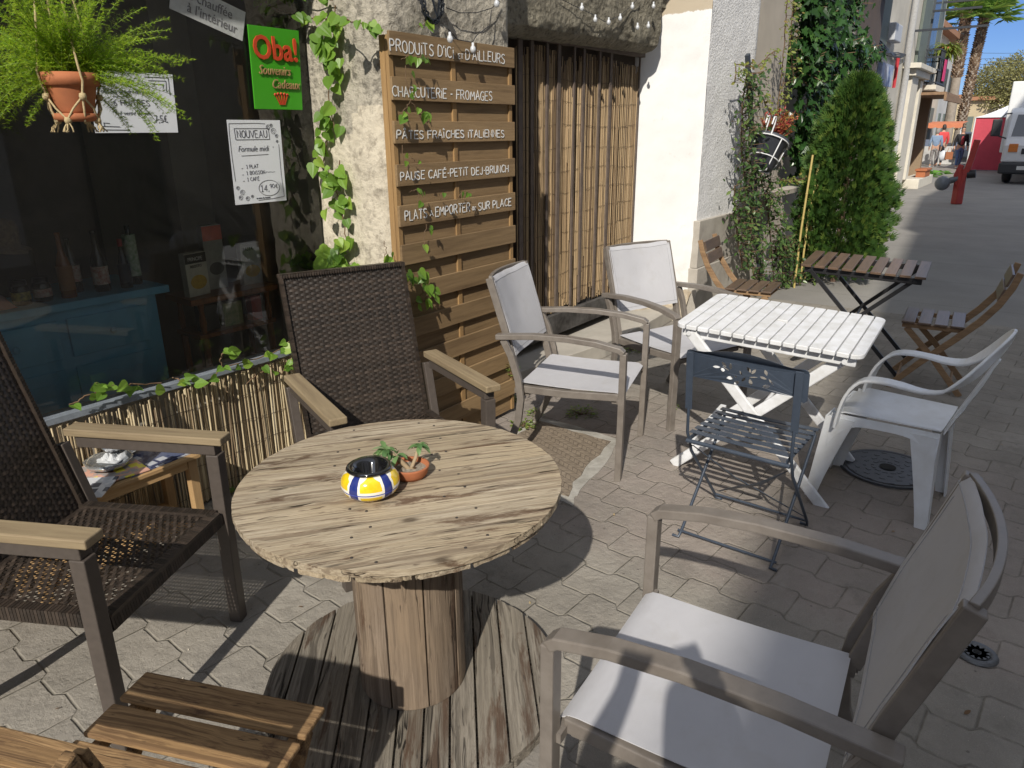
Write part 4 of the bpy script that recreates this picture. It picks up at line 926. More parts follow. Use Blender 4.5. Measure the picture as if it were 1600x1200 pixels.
# ---------------------------------------------------------------- slate blue bistro chair
def bistro():
    t = empty('bistro_chair'); tag(t, 'slate blue metal folding bistro chair with leaf cut-outs in its backrest', 'bistro chair')
    hw = .205
    cu = bpy.data.curves.new('backrest', 'CURVE'); cu.dimensions = '2D'; cu.fill_mode = 'BOTH'; cu.extrude = .0012
    def poly(pts):
        s_ = cu.splines.new('POLY'); s_.points.add(len(pts)-1); s_.use_cyclic_u = True
        for p_, q in zip(s_.points, pts): p_.co = (q[0], q[1], 0, 1)
    H = .072; W2 = .232; out = []
    for k in range(41):
        u = -1+k/20; out.append((u*W2*.98, H-.012+.030*max(0, math.cos(u*math.pi/2*1.25))**1.3 if abs(u) < .8 else H-.012-(.006 if abs(u) > .97 else 0)))
    out += [(W2, H-.03), (W2, -H+.012), (W2-.012, -H+.002)]
    for k in range(21): u = .84-1.68*k/20; out.append((u*W2, -H+.02+.012*math.cos(u*math.pi/2)))
    out += [(-W2+.012, -H+.002), (-W2, -H+.012), (-W2, H-.03)]
    poly(out)
    def leafh(cx, cy, L, w, ang):
        q = []
        for k in range(16):
            a = 2*math.pi*k/16; x = math.cos(a)*L/2; y = math.sin(a)*w/2*(1-.75*abs(math.cos(a))**3); q.append((cx+x*math.cos(ang)-y*math.sin(ang), cy+x*math.sin(ang)+y*math.cos(ang)))
        poly(q[::-1])
    for cx, cy, L, w, a in ((-.088, .030, .024, .012, 1.2), (-.108, -.004, .030, .008, .9), (-.092, -.024, .032, .014, -.35), (-.080, .008, .026, .010, .2), (-.045, .026, .026, .011, -.9), (-.028, .030, .026, .013, 1.0), (-.036, -.018, .028, .014, 1.3), (-.045, .004, .034, .005, -.2), (-.010, -.012, .024, .010, -.9),
                          (.002, .012, .020, .008, 1.1), (.020, -.006, .010, .009, 0), (.016, -.030, .026, .013, -.7), (.042, -.016, .030, .014, -.3), (.042, .030, .026, .013, 1.6), (.068, .033, .026, .013, .7), (.072, .010, .018, .015, 0), (.060, .018, .034, .005, .4), (.098, .016, .032, .010, -.15)):
        leafh(cx, cy, L, w, a)
    tmp = bpy.data.objects.new('tmp', cu); COL.objects.link(tmp); dg = bpy.context.evaluated_depsgraph_get(); me = bpy.data.meshes.new_from_object(tmp.evaluated_get(dg)); bpy.data.objects.remove(tmp)
    # stand it up at the rear: local x -> x (seen from behind mirrored), y -> z, slight lean and curve
    for v in me.vertices: x, y, z = v.co; v.co = (-x, -.205+z-.0+.035*(1-(x/.232)**2)*-1+.035-.12*y, .745+y)
    me.materials.clear(); me.materials.append(SLATE); me.name = 'backrest'
    o = bpy.data.objects.new('backrest', me); COL.objects.link(o); o.parent = t
    for s_ in (-1, 1):
        x = s_*hw
        MB().sweep([(x, -.203, .80), (x, -.19, .66), (x, -.178, .56)], .028, .0045, (0, 1, 0)).build('back_post', SLATE, t, bevel=.001)
        MB().tube([(x, -.180, .57), (x, -.172, .46), (x, -.12, .36), (x, .19, .03), (x, .205, .004), (x-s_*.03, .205, .006)], .0065, 8).build('leg', SLATE, t)
        MB().tube([(s_*(hw-.014), .185, .425), (s_*(hw-.014), .0, .22), (s_*(hw-.014), -.19, .02), (s_*(hw-.014), -.215, .006), (s_*(hw+.012), -.215, .006)], .0065, 8).build('leg', SLATE, t)
        MB().sweep([(x*.93, -.175, .437), (x*.93, .185, .443)], .004, .018).build('seat_rail', SLATE, t)
    s = MB()
    for k in range(7):
        y = .172-k*.052; s.sweep([(-hw+.0, y, .452+.002), (0, y, .450), (hw, y, .454)], .030, .004, Z)
    s.build('seat', SLATE, t, bevel=.0008)
    for y, z, q in ((.19, .03, .0055), (-.19, .022, .0055), (-.176, .425, .009)): MB().tube([(-hw, y, z), (hw, y, z)], q, 8).build('cross_rod', SLATE, t)
    xb = MB(); xb.sweep([(-.19, .185, .05), (-.05, .05, .17), (.05, -.02, .24), (.19, -.14, .39)], [.004, .018, .018, .004], .003, (0, .6, .8)); xb.sweep([(.19, .185, .05), (.05, .05, .173), (-.05, -.02, .243), (-.19, -.14, .393)], [.004, .018, .018, .004], .003, (0, .6, .8)); xb.build('cross_brace', SLATE, t)
    return t
bc = bistro(); bc.location = (2.74, .785, 0); bc.rotation_euler = (0, 0, R(268))

# ---------------------------------------------------------------- white plastic armchair
def monobloc():
    t = empty('plastic_armchair'); tag(t, 'white moulded plastic armchair standing in the shade next to the manhole cover', 'plastic chair')
    def seat(u, v):
        x = (u-.5)*(.40-.05*(1-v)); y = -.185+v*.44; z = .425-.024*math.sin(math.pi*v)*math.sin(math.pi*u)-(.04*max(0, v-.86)/.14)+(.010*abs(2*u-1)**4)
        return (x, y, z)
    MB().grid(18, 18, seat).build('seat', WPLAST, t, solid=.006)
    sk = MB()
    for s_ in (-1, 1):
        def side(u, v, s_=s_): return (s_*(.178+.022*u+.010*v), -.185+u*.42, .423-v*(.035+.12*(2*u-1)**4))
        sk.grid(16, 3, side)
    sk.grid(16, 3, lambda u, v: ((u-.5)*.40, .256+.008*v, .385-v*(.025+.10*(2*u-1)**4)))
    sk.build('seat_skirt', WPLAST, t, solid=.005)
    def leg(x0, y0, x1, y1, wt_, wb_, sx, sy):
        mb = MB(); n = 8
        for a in ((sx, 0), (0, sy)):
            vs = []
            for i in range(n+1):
                f = i/n; z = .405*(1-f); w_ = wb_+(wt_-wb_)*(1-f)**1.3; cx = x0+(x1-x0)*f; cy = y0+(y1-y0)*f
                vs += [(cx, cy, z), (cx-a[0]*w_, cy-a[1]*w_, z)]
            mb.add(vs, [(2*i, 2*i+1, 2*i+3, 2*i+2) for i in range(n)])
        mb.build('leg', WPLAST, t, solid=.006)
    for s_ in (-1, 1):
        leg(s_*.205, .255, s_*.205, .30, .12, .045, s_, 1); leg(s_*.188, -.175, s_*.212, -.205, .10, .045, s_, -1)
        P_ = [(.208, .205, .385), (.222, .200, .45), (.238, .175, .54), (.247, .125, .605), (.252, .06, .622), (.255, -.02, .620), (.256, -.10, .612), (.248, -.17, .622), (.228, -.225, .665), (.200, -.268, .715), (.165, -.300, .765), (.120, -.322, .800), (.06, -.335, .818), (0, -.339, .823)]
        def cr(i, f):
            a, b, c, d = [Vector(P_[max(0, min(len(P_)-1, q))]) for q in (i-1, i, i+1, i+2)]; return .5*((2*b)+(c-a)*f+(2*a-5*b+4*c-d)*f*f+(3*b-3*c+d-a)*f**3)
        pts = [cr(i, f/3) for i in range(len(P_)-1) for f in range(3)]+[Vector(P_[-1])]; m_ = len(pts)-1
        up0 = [(0, 1, 0), (.1, 1, .1), (.1, .8, .5), (0, .4, .9), (0, 0, 1), (0, 0, 1), (-.1, 0, 1), (-.2, .15, .95), (-.5, .5, .7), (-.6, .75, .3), (-.5, .85, .2), (-.3, .9, .2), (-.1, .95, .2), (0, 1, .2)]
        ups = []; ws = []; w0 = [.11, .095, .082, .074, .072, .072, .072, .066, .058, .052, .048, .046, .044, .044]
        for k in range(m_+1):
            q = k/3; i = min(int(q), len(P_)-2); f = q-i; u = Vector(up0[i]).lerp(Vector(up0[i+1]), f); ups.append((s_*u.x, u.y, u.z)); ws.append(w0[i]*(1-f)+w0[i+1]*f)
        MB().sweep([(s_*p.x, p.y, p.z) for p in pts], ws, .013, Z, ups=ups).build('armrest', WPLAST, t, bevel=.005)
    bk = MB()
    for k in range(5):
        u = (k-2)/2
        def sl_(a, v, u=u):
            w_ = .034; x = u*(.125+.02*v)+(a-.5)*w_; return (x, -.19-.135*v-.020*(1-u*u)*math.sin(math.pi*v), .425+.385*v-.05*u*u*v)
        bk.grid(2, 12, sl_)
    bk.grid(10, 3, lambda u, v: ((u-.5)*.33, -.193-.03*v-.008*(1-(2*u-1)**2), .42+.08*v))
    bk.build('backrest', WPLAST, t, solid=.006)
    return t
pc = monobloc(); pc.location = (3.408, .345, 0); pc.rotation_euler = (0, 0, R(-4.0))

# ---------------------------------------------------------------- low pallet-wood side table with things on it
lt = empty('low_side_table', (1.10, 2.70, 0)); tag(lt, 'low pale pine side table of slats behind the left wicker armchair', 'side table')
tp = MB()
for k in range(5): tp.box(-.34, .32, -.125+k*.052, -.079+k*.052, .372, .388)
tp.build('tabletop', PINE, lt, bevel=.002)
for x in (-.31, .285):
    for y in (-.10, .115):
        MB().box(x-.018, x+.018, y-.018, y+.018, 0, .371).build('leg', PINEZ, lt, bevel=.002)
MB().box(-.29, .265, -.112, -.097, .335, .371).box(-.29, .265, .112, .127, .335, .371).build('rail', PINE, lt)
sh = MB()
for k in range(9): sh.box(-.26+k*.062, -.225+k*.062, -.125, .135, .098, .110)
sh.box(-.29, .265, -.10, -.08, .075, .0975).box(-.29, .265, .095, .115, .075, .0975)
sh.build('shelf', PINE, lt, bevel=.002)
def mag_mat(name, base, c2, c3, seed):
    m, t, p = nodes(name); v = coords(t, (1, 1, 1)); n = nz(t, v, 16+seed, 2); vo = t.nodes.new('ShaderNodeTexVoronoi'); vo.inputs['Scale'].default_value = 18; vo.distance = 'CHEBYCHEV'; lk(t, v, vo.inputs['Vector'])
    c = mixc(t, ramp(t, n, [(.45, (0, 0, 0)), (.5, (1, 1, 1))]), base, c2); c = mixc(t, mth(t, 'LESS_THAN', vo.outputs['Distance'], .022*14), c, c3)
    lk(t, c, p.inputs['Base Color']); p.inputs['Roughness'].default_value = .25; return m
def mag(x, y, z, w, h, rz, label, mt, th_=.004):
    o = MB().box(-w/2, w/2, -h/2, h/2, 0, th_).build('magazine', mt); o.location = (x, y, z); o.rotation_euler = (0, 0, rz); tag(o, label, 'magazine', 'magazines on the low table'); return o
mag(1.28, 2.70, .3885, .28, .21, .06, 'navy magazine with small print at the right end of the low table', mag_mat('navy_cover', (.03, .04, .10), (.10, .12, .20), (.45, .47, .52), 3))
mag(1.09, 2.71, .3930, .22, .28, 1.45, 'glossy magazine with a smiling mouth printed on the cover, under the glass ashtray', mag_mat('portrait_cover', (.35, .33, .32), (.62, .36, .28), (.80, .70, .08), 9))
mag(.98, 2.64, .3975, .16, .22, .75, 'white bordered magazine on the left corner of the low table', mag_mat('white_cover', (.75, .76, .78), (.60, .62, .66), (.12, .13, .16), 1))
ga = MB().lathe([(0, .001), (.05, .001), (.075, .012), (.085, .032), (.08, .034), (.068, .016), (.04, .008), (0, .008)], 24, wob=lambda a, z: 1+.03*math.sin(8*a))
CL = glass_mat('clear_glass', (.86, .88, .88), 1.5, (.8, .8, .8), .08)
o = ga.build('glass_ashtray', plain('pressed_glass', (.55, .57, .58), .06, metal=.75)); o.location = (1.14, 2.735, .398); tag(o, 'shallow glass ashtray catching the sun on the magazines', 'glass ashtray')
def crum(u, v): q = Vector((u*4, v*4, 2)); return ((u-.5)*.17, (v-.5)*.12, .012+.03*abs(noise.noise(q))*math.sin(math.pi*u)*math.sin(math.pi*v)*2.4)
o = MB().grid(18, 14, crum, smooth=False).build('plastic_bag', plain('crumpled_clear_plastic', (.62, .64, .66), .15, c2=(.5, .52, .54), sc=9, spec=.8)); o.location = (1.20, 2.80, .398); o.rotation_euler = (0, 0, .5); tag(o, 'crumpled clear plastic wrapping behind the glass ashtray', 'plastic bag')
o = MB().lathe([(0, 0), (.035, 0), (.05, .02), (.055, .05), (.045, .052), (.03, .06), (0, .066)], 24).build('metal_lid', plain('shiny_steel', (.7, .7, .72), .12, metal=1)); o.location = (1.20, 2.80, .50); o.location = (1.19, 2.79, .44); tag(o, 'round shiny metal lid catching the sun on the low table', 'lid')

# ---------------------------------------------------------------- drain covers and patched paving
def cover(x, y, r, label, mt):
    t = empty('manhole_cover', (x, y, .004)); tag(t, label, 'manhole cover')
    MB().lathe([(r, .0), (r-.004, .006), (r-.022, .006), (r-.024, .003), (r-.03, .003)], 48).build('frame', mt, t)
    d = MB().lathe([(0, .006), (r-.031, .006)], 48)
    for k in range(12):
        for q in range(4 if r > .12 else 2):
            a = 2*math.pi*(k+.5*(q % 2))/12; rr_ = r*(.3+.17*q); d.box(-.007, .007, -.012, .012, .006, .0075, Matrix.Translation((rr_*math.cos(a), rr_*math.sin(a), 0)) @ rotz(a))
    d.build('lid', mt, t)
    MB().lathe([(0, .0095), (r*.17, .0095)], 18).build('keyhole', plain('hole_black', (.012, .012, .012), .9), t)
IRON = plain('cast_iron', (.055, .058, .066), .42, metal=.5, c2=(.04, .04, .042), sc=25, bs=.4, bd=.002)
cover(3.73, .395, .225, 'large round iron manhole cover under the white plastic armchair', IRON)
cover(2.415, -.088, .062, 'small round iron drain cover in the shaded paving at the right', plain('worn_iron', (.13, .135, .14), .5, metal=.3, c2=(.08, .08, .082), sc=40, bs=.5, bd=.003))
PT = [(2.56, 1.53), (2.70, 1.585), (3.24, 1.68), (3.27, 2.18), (2.95, 2.15), (2.62, 1.95)]
def patch_poly(pts, grow, seed):
    rr = random.Random(seed); c = sum((Vector(p) for p in pts), Vector((0, 0)))/len(pts); out = []
    for i in range(len(pts)):
        a = Vector(pts[i]); b_ = Vector(pts[(i+1) % len(pts)])
        for k in range(6): q = a+(b_-a)*k/6; d = (q-c).normalized(); q = q+d*(grow+rr.uniform(-.012, .012)); out.append((q.x, q.y))
    return out
MB().prism(patch_poly(PT, .06, 2), .0005, .004).build('cement_border', plain('pale_mortar', (.40, .385, .35), .95, c2=(.27, .255, .225), sc=10, bs=.7, bd=.008))['kind'] = 'structure'
def herr_mat():
    m, t, p = nodes('herringbone_tiles'); v = coords(t); s_ = t.nodes.new('ShaderNodeSeparateXYZ'); lk(t, coords(t, (1, 1, 1), (0, 0, R(20))), s_.inputs[0])
    zz = mth(t, 'PINGPONG', s_.outputs[0], .035); a = mth(t, 'FRACT', mth(t, 'DIVIDE', mth(t, 'ADD', s_.outputs[1], zz), .036)); b_ = mth(t, 'FRACT', mth(t, 'DIVIDE', s_.outputs[0], .035))
    d = mth(t, 'MINIMUM', mth(t, 'MINIMUM', a, mth(t, 'SUBTRACT', 1.0, a)), mth(t, 'MINIMUM', b_, mth(t, 'SUBTRACT', 1.0, b_)))
    n = nz(t, v, 30, 5); c = ramp(t, n, [(.3, (.17, .135, .10)), (.7, (.27, .22, .165))]); l_ = ramp(t, mth(t, 'ADD', d, mth(t, 'MULTIPLY', n, .03)), [(.02, (1, 1, 1)), (.08, (0, 0, 0))])
    c = mixc(t, mth(t, 'MULTIPLY', l_, .75), c, (.06, .048, .038)); lk(t, c, p.inputs['Base Color']); p.inputs['Roughness'].default_value = .9
    bump(t, p, mth(t, 'ADD', mth(t, 'SUBTRACT', 1.0, l_), n), .6, .004); return m
MB().prism(patch_poly(PT, -.01, 3), .001, .008).build('tiled_paving_patch', herr_mat())['kind'] = 'structure'

# ---------------------------------------------------------------- timber sign panel with painted menu
sg = empty('timber_menu_panel', (2.86, 2.40, 0)); tag(sg, 'tall slatted timber panel with the food menu hand painted in white', 'menu panel')
tops = [2.004, 1.827, 1.649, 1.467, 1.289, 1.113, .930, .760, .585, .405, .225]
fp = MB(); bp_ = MB(); rnd = random.Random(4)
PX0, PX1 = -.455, .445
for i, z in enumerate(tops):
    dy = rnd.uniform(-.001, .001); fp.box(PX0+rnd.uniform(-.001, .002), PX1+rnd.uniform(-.003, .002), -.045+dy, -.031+dy, z-.094, z)
    nz_ = tops[i+1] if i+1 < len(tops) else .05
    if z-.094-nz_ > .02: bp_.box(PX0+.03, PX1-.03, -.0215+rnd.uniform(-.001, .001), -.006, nz_-.022, z-.075)
fp.build('front_board', PANEL, sg, bevel=.0015)
for k in range(len(tops)): pass
bp_.build('rear_board', PANEL, sg, bevel=.0015)
for x, w in ((PX0+.004, .026), (-.042, .030), (PX1-.030, .026)):
    MB().box(x, x+w, -.030, -.011, .03, 1.99).build('batten', PANELV, sg, bevel=.001)
MB().box(PX0+.002, PX0+.028, -.010, .02, .03, 1.99).build('side_post', PANELV, sg)
tx = MB(); U_ = Vector((1, 0, 0)); N_ = Vector((0, -1, 0))
for s_, x0, x1, z, h in (("PRODUITS D'ICI", 2.404, 2.815, 1.925, .046), ("ET", 2.850, 2.885, 1.925, .021), ("D'AILLEURS", 2.905, 3.215, 1.926, .044), ('CHARCUTERIE - FROMAGES', 2.404, 3.106, 1.748, .041), ('PÂTES FRAÎCHES ITALIENNES', 2.413, 3.205, 1.575, .034), ('PAUSE CAFÉ-PETIT DEJ-BRUNCH', 2.423, 3.238, 1.398, .036), ('PLATS', 2.437, 2.585, 1.222, .042), ('À', 2.605, 2.63, 1.225, .022), ('EMPORTER', 2.645, 2.905, 1.222, .043), ('OU', 2.925, 2.952, 1.226, .018), ('SUR PLACE', 2.975, 3.262, 1.222, .038)):
    tx = MB(); strokes(tx, s_, Vector((x0-2.86, -.0462, z)), U_, Z, N_, h, w=x1-x0, th=.0052 if h > .03 else .003, jit=.05); tx.build('lettering', WHITEINK, sg)

# ---------------------------------------------------------------- papers and sign on the glass (outer face)
def sheet_sign(name, label, cat, x0, x1, z0, z1, mat, rot=0, y=2.8955, dx=0, th_=.0012):
    """a sheet lying on the window; local x to the right, z up, origin lower left"""
    t = empty(name, (x0, y, z0)); t.rotation_euler = (0, rot, 0); tag(t, label, cat)
    w, h = x1-x0, z1-z0
    def g(u, v): return (u*w+dx*v, -.0003-.0006*abs(noise.noise(Vector((u*2+x0*9, v*2, 1)))), v*h)
    MB().grid(8, 8, g).build('sheet', mat, t, solid=.0006)
    return t, w, h
W_ = Vector((0, 0, 0)); N2 = Vector((0, -1, 0))
OFF = .0018
# NOUVEAU menu
t, w, h = sheet_sign('menu_sheet', 'white menu sheet headed NOUVEAU with an inked scroll border on the window', 'menu sheet', 1.940, 2.213, 1.305, 1.658, PAPER, dx=.010)
ik = MB(); P0 = Vector((0, 0, 0))
def ln(mb, pts, th=.0022): line_on(mb, pts, P0, U_, Z, N2, th*.62, off=OFF)
ln(ik, [(.014, .30), (.018, .338), (.15, .340), (.20, .338)]); ln(ik, [(.014, .30), (.012, .20), (.014, .10)]); ln(ik, [(.262, .25), (.258, .12), (.262, .02), (.20, .014), (.12, .012)])
ln(ik, [(.042, .272), (.040, .318), (.215, .318), (.216, .272), (.042, .272)], .003)
strokes(ik, 'NOUVEAU', Vector((.052, 0, .280)), U_, Z, N2, .030, w=.152, th=0.0023, off=OFF)
for cx, cy, r in ((.215, .322, .014), (.240, .305, .016), (.232, .330, .009), (.255, .285, .010), (.255, .262, .007), (.022, .07, .010), (.042, .05, .014), (.030, .028, .012), (.065, .022, .012), (.09, .03, .008)):
    ln(ik, [(cx+r*(1-k/18)*math.cos(k*.75), cy+r*(1-k/18)*math.sin(k*.75)) for k in range(16)], .0016)
strokes(ik, '1 PLAT', Vector((.078, 0, .152)), U_, Z, N2, .015, w=.062, th=0.0013, off=OFF); strokes(ik, '1 BOISSON', Vector((.075, 0, .125)), U_, Z, N2, .015, w=.095, th=0.0013, off=OFF); strokes(ik, '1 CAFÉ', Vector((.075, 0, .098)), U_, Z, N2, .015, w=.062, th=0.0013, off=OFF)
for z in (.152, .125, .098): ln(ik, [(.052, z), (.060, z+.001)], .002)
ln(ik, [(.175, .13), (.182, .134), (.190, .13), (.20, .133), (.21, .13), (.225, .132)], .0012)
strokes(ik, '14,', Vector((.140, 0, .048)), U_, Z, N2, .028, w=.042, th=0.0020, off=OFF); strokes(ik, '90e', Vector((.188, 0, .060)), U_, Z, N2, .018, w=.042, th=0.0016, off=OFF)
ln(ik, [(.185+.056*math.cos(a*.32), .062+.034*math.sin(a*.32)) for a in range(21)], .0024)
ln(ik, [(.06, .205), (.20, .208)], .002)
strokes(ik, 'LE TARIF DU DEJEUNER'[:0]+'*', Vector((.225, 0, .222)), U_, Z, N2, .015, w=.008, th=0.0008, off=OFF)
ik.build('ink', INK, t)
font_mesh('Formule midi', .036, INK, 'handwriting', t, frame_m(Vector((.045, -OFF, .222)), U_*.82, Z, N2), shear=.35, off=-.0009)
font_mesh('et verre de dessert', .0095, INK, 'handwriting', t, frame_m(Vector((.11, -OFF, .018)), U_, Z, N2), shear=.1)
# HUITRES sheet
t, w, h = sheet_sign('menu_sheet', 'white landscape sheet about 6 HUITRES with a wine glass, half behind the hanging fern', 'menu sheet', 1.396, 1.722, 1.608, 1.824, PAPER, dx=.012)
ik = MB()
for k in range(3):
    o_ = k*.012
    ln(ik, [(.22+o_*1.2, .202-o_), (.318-o_, .203-o_), (.314-o_, .14+o_)], .0026); ln(ik, [(.014+o_, .06-o_*1.5), (.012+o_, .012+o_), (.13-o_*3, .010+o_)], .0026)
strokes(ik, '6 HUITRES', Vector((.085, 0, .098)), U_, Z, N2, .020, w=.14, th=0.0017, off=OFF)
strokes(ik, '7,5e', Vector((.235, 0, .038)), U_, Z, N2, .026, w=.052, th=0.0017, off=OFF); ln(ik, [(.228, .036), (.25, .05), (.29, .038)], .0018)
ln(ik, [(.085, .128), (.15, .130)], .0018); strokes(ik, '+', Vector((.082, 0, .064)), U_, Z, N2, .018, w=.012, th=0.0013, off=OFF)
ik.build('ink', INK, t)
font_mesh('Tous les vendredis matin', .023, INK, 'handwriting', t, frame_m(Vector((.03, -OFF, .140)), U_*.95, Z, N2), shear=.25, off=-.0006)
font_mesh('1 verre de vin', .022, INK, 'handwriting', t, frame_m(Vector((.10, -OFF, .064)), U_*.95, Z, N2), shear=.25, off=-.0006)
# heated room notice
t, w, h = sheet_sign('notice_sheet', 'grey white notice hung askew reading salle chauffée à l\'intérieur', 'notice', 1.762, 2.088, 2.062, 2.180, plain('dull_paper', (.50, .52, .52), .7), rot=R(16))
GI = plain('grey_print', (.16, .16, .17), .6)
font_mesh('Salle chauffée', .052, GI, 'print', t, frame_m(Vector((.006, -OFF, .066)), U_*.93, Z, N2)); font_mesh("à l'intérieur", .052, GI, 'print', t, frame_m(Vector((.07, -OFF, .018)), U_*.93, Z, N2))
# green sign
GREEN = plain('bright_green_board', (.050, .33, .012), .45, c2=(.045, .30, .012), sc=6)
t = empty('green_sign', (2.090, 2.888, 1.703)); tag(t, 'bright green board with red and pale cut-out lettering reading Oba', 'sign')
MB().prism([(0, 0), (.258, 0), (.278, .335), (.012, .335)], -.0, .006, Matrix.Rotation(R(90), 4, 'X')).build('board', GREEN, t, bevel=.001)
REDL = plain('red_cutout', (.55, .06, .02), .5); TAN = plain('tan_cutout', (.36, .22, .10), .6)
font_mesh('oba!', .150, REDL, 'cutout_letters', t, frame_m(Vector((.020, -.012, .196)), U_*.80, Z*1.0, N2), extrude=.003, offset=0) if False else font_mesh('Oba!', .135, REDL, 'cutout_letters', t, frame_m(Vector((.018, -.0125, .205)), U_*.88, Z, N2), extrude=.003, off=.002)
font_mesh('Souvenirs', .055, TAN, 'cutout_letters', t, frame_m(Vector((.035, -.0115, .143)), U_*.78, Z, N2), shear=.35, extrude=.002)
font_mesh('Cadeaux', .055, TAN, 'cutout_letters', t, frame_m(Vector((.095, -.0115, .088)), U_*.78, Z, N2), shear=.35, extrude=.002)
em = MB()
for k in range(5):
    a = (k-2)*.32; em.sweep([(.145+.006*k-.012, -.009, .02), (.145+.055*math.sin(a), -.009, .036+.030*math.cos(a*.8))], .004, .003, N2)
    em.lathe([(0, .003), (.006, .003), (.007, 0)], 10, Matrix.Translation((.145+.055*math.sin(a), -.0075, .036+.030*math.cos(a*.8))) @ Matrix.Rotation(R(90), 4, 'X'))
em.build('emblem', REDL, t)

# ---------------------------------------------------------------- things behind the glass
BLUE = plain('worn_blue_paint', (.17, .50, .70), .6, c2=(.13, .40, .60), sc=5, bs=.2, bd=.003)
cbn = empty('blue_sideboard', (1.0, 3.56, 0)); tag(cbn, 'worn blue painted sideboard with drawers behind the shop window', 'sideboard')
MB().box(-.95, .80, -.26, .24, .895, .93).build('top', BLUE, cbn, bevel=.004)
MB().box(-.90, .745, -.225, .22, .05, .893).build('carcass', BLUE, cbn, bevel=.003)
for k in range(4):
    x0 = -.85+k*.395
    MB().box(x0, x0+.355, -.238, -.226, .685, .855).build('drawer', BLUE, cbn, bevel=.004)
    MB().lathe([(0, .02), (.012, .018), (.014, .01), (.006, 0)], 12, Matrix.Translation((x0+.18, -.239, .77)) @ Matrix.Rotation(R(90), 4, 'X')).build('knob', BLUE, cbn)
    d_ = MB().box(x0, x0+.355, -.236, -.226, .10, .64); d_.box(x0+.045, x0+.31, -.2415, -.2362, .15, .59); d_.build('door', BLUE, cbn, bevel=.004)
og = empty('orange_shelf_stool', (2.16, 3.42, 0)); tag(og, 'small orange varnished stand with turned legs behind the shop window', 'stand')
MB().prism([(-.27, -.13), (.24, -.13), (.22, .14), (-.25, .14)], .805, .835).build('top', ORWOOD, og, bevel=.004)
MB().prism([(-.24, -.11), (.22, -.11), (.20, .12), (-.23, .12)], .625, .648).build('shelf', ORWOOD, og, bevel=.004)
for x in (-.2, .19):
    for y in (-.09, .1): MB().lathe([(.014, 0), (.016, .2), (.011, .23), (.018, .3), (.018, .62), (.011, .65), (.019, .70), (.011, .76), (.017, .804)], 12, Matrix.Translation((x, y, 0))).build('leg', ORWOOD, og)
def food_box(x, z, w, h, label, cols, txt=None, rz=.1, y=3.40, top=None):
    t = empty('food_box', (x, y, z)); t.rotation_euler = (0, 0, rz); tag(t, label, 'food box', 'food boxes on the orange stand')
    MB().box(0, w, 0, .04, 0, h).build('carton', cols[0], t, bevel=.002)
    if top: MB().box(.001, w-.001, -.0015, -.0003, h*.76, h*.98).build('label_band', top, t)
    MB().lathe([(0, .001), (w*.36, .001), (w*.38, 0)], 20, Matrix.Translation((w*.52, -.0004, h*.32)) @ Matrix.Rotation(R(90), 4, 'X') @ Matrix.Diagonal((1, .75, 1, 1))).build('picture', cols[1], t)
    if txt:
        m_ = WHITEINK if top else INK
        font_mesh(txt[0], .026, m_, 'print', t, frame_m(Vector((w*.12, -.0035, h*.82)), U_*.8, Z, N2))
        if len(txt) > 1: font_mesh(txt[1], .020, INK, 'print', t, frame_m(Vector((w*.2, -.0035, h*.66)), U_*.8, Z, N2))
    return t
CART = plain('pale_carton', (.62, .60, .52), .5); FOODY = plain('yellow_food_print', (.62, .42, .06), .5, c2=(.5, .3, .05), sc=60); DKB = plain('dark_print_band', (.03, .03, .03), .5)
food_box(1.93, .835, .125, .215, 'risotto box with a dark header at the left of the orange stand', (CART, FOODY), ('PRINCIPE', 'RISOTTO'), .12, 3.36, DKB)
food_box(2.09, .835, .115, .33, 'tall box with a coral red header at the back of the orange stand', (plain('grey_carton', (.40, .40, .38), .5), plain('grey_print_patch', (.12, .12, .12), .5)), None, .05, 3.44, plain('coral_band', (.70, .14, .08), .5))
food_box(2.27, .835, .115, .22, 'white box with a pasta dish picture at the right of the orange stand', (plain('white_carton', (.66, .66, .64), .5), FOODY), ('PASTA',), -.05, 3.40)
o = MB().box(0, .10, 0, .05, 0, .13).build('food_box', plain('black_carton', (.03, .03, .035), .5)); o.location = (1.97, 3.36, .649); tag(o, 'black carton on the lower shelf of the orange stand', 'food box', 'food boxes on the orange stand')
o = MB().box(0, .11, 0, .05, 0, .12).build('food_box', plain('green_carton', (.20, .28, .10), .5, c2=(.4, .38, .2), sc=40)); o.location = (2.10, 3.36, .649); tag(o, 'green and straw coloured packet on the lower shelf of the orange stand', 'food box', 'food boxes on the orange stand')
o = MB().box(0, .06, 0, .05, 0, .13).build('food_box', plain('red_carton', (.5, .05, .03), .5)); o.location = (2.27, 3.36, .649); tag(o, 'red packet by the right leg on the shelf of the orange stand', 'food box', 'food boxes on the orange stand')
def bottle(x, y, h, r, gm, lm_, label, neck=.33, capm=None, lz=(.12, .5)):
    t = empty('bottle', (x, y, .9305)); tag(t, label, 'bottle', 'bottles on the blue sideboard')
    MB().lathe([(0, 0), (r*.95, 0), (r, .008), (r, h*(1-neck)-.03), (r*.75, h*(1-neck)), (r*.36, h*(1-neck)+.035), (r*.32, h-.012), (r*.38, h-.01), (r*.38, h), (0, h)], 20).build('glass', gm, t)
    MB().lathe([(r+.0008, h*lz[0]), (r+.0008, h*lz[1])], 20).build('paper_label', lm_, t)
    if capm: MB().lathe([(r*.41, h-.03), (r*.41, h+.003), (0, h+.003)], 14).build('cap', capm, t)
DG = plain('dark_bottle_glass', (.02, .018, .012), .1, coat=.5); BR = plain('brown_sauce_glass', (.22, .075, .02), .15, coat=.5)
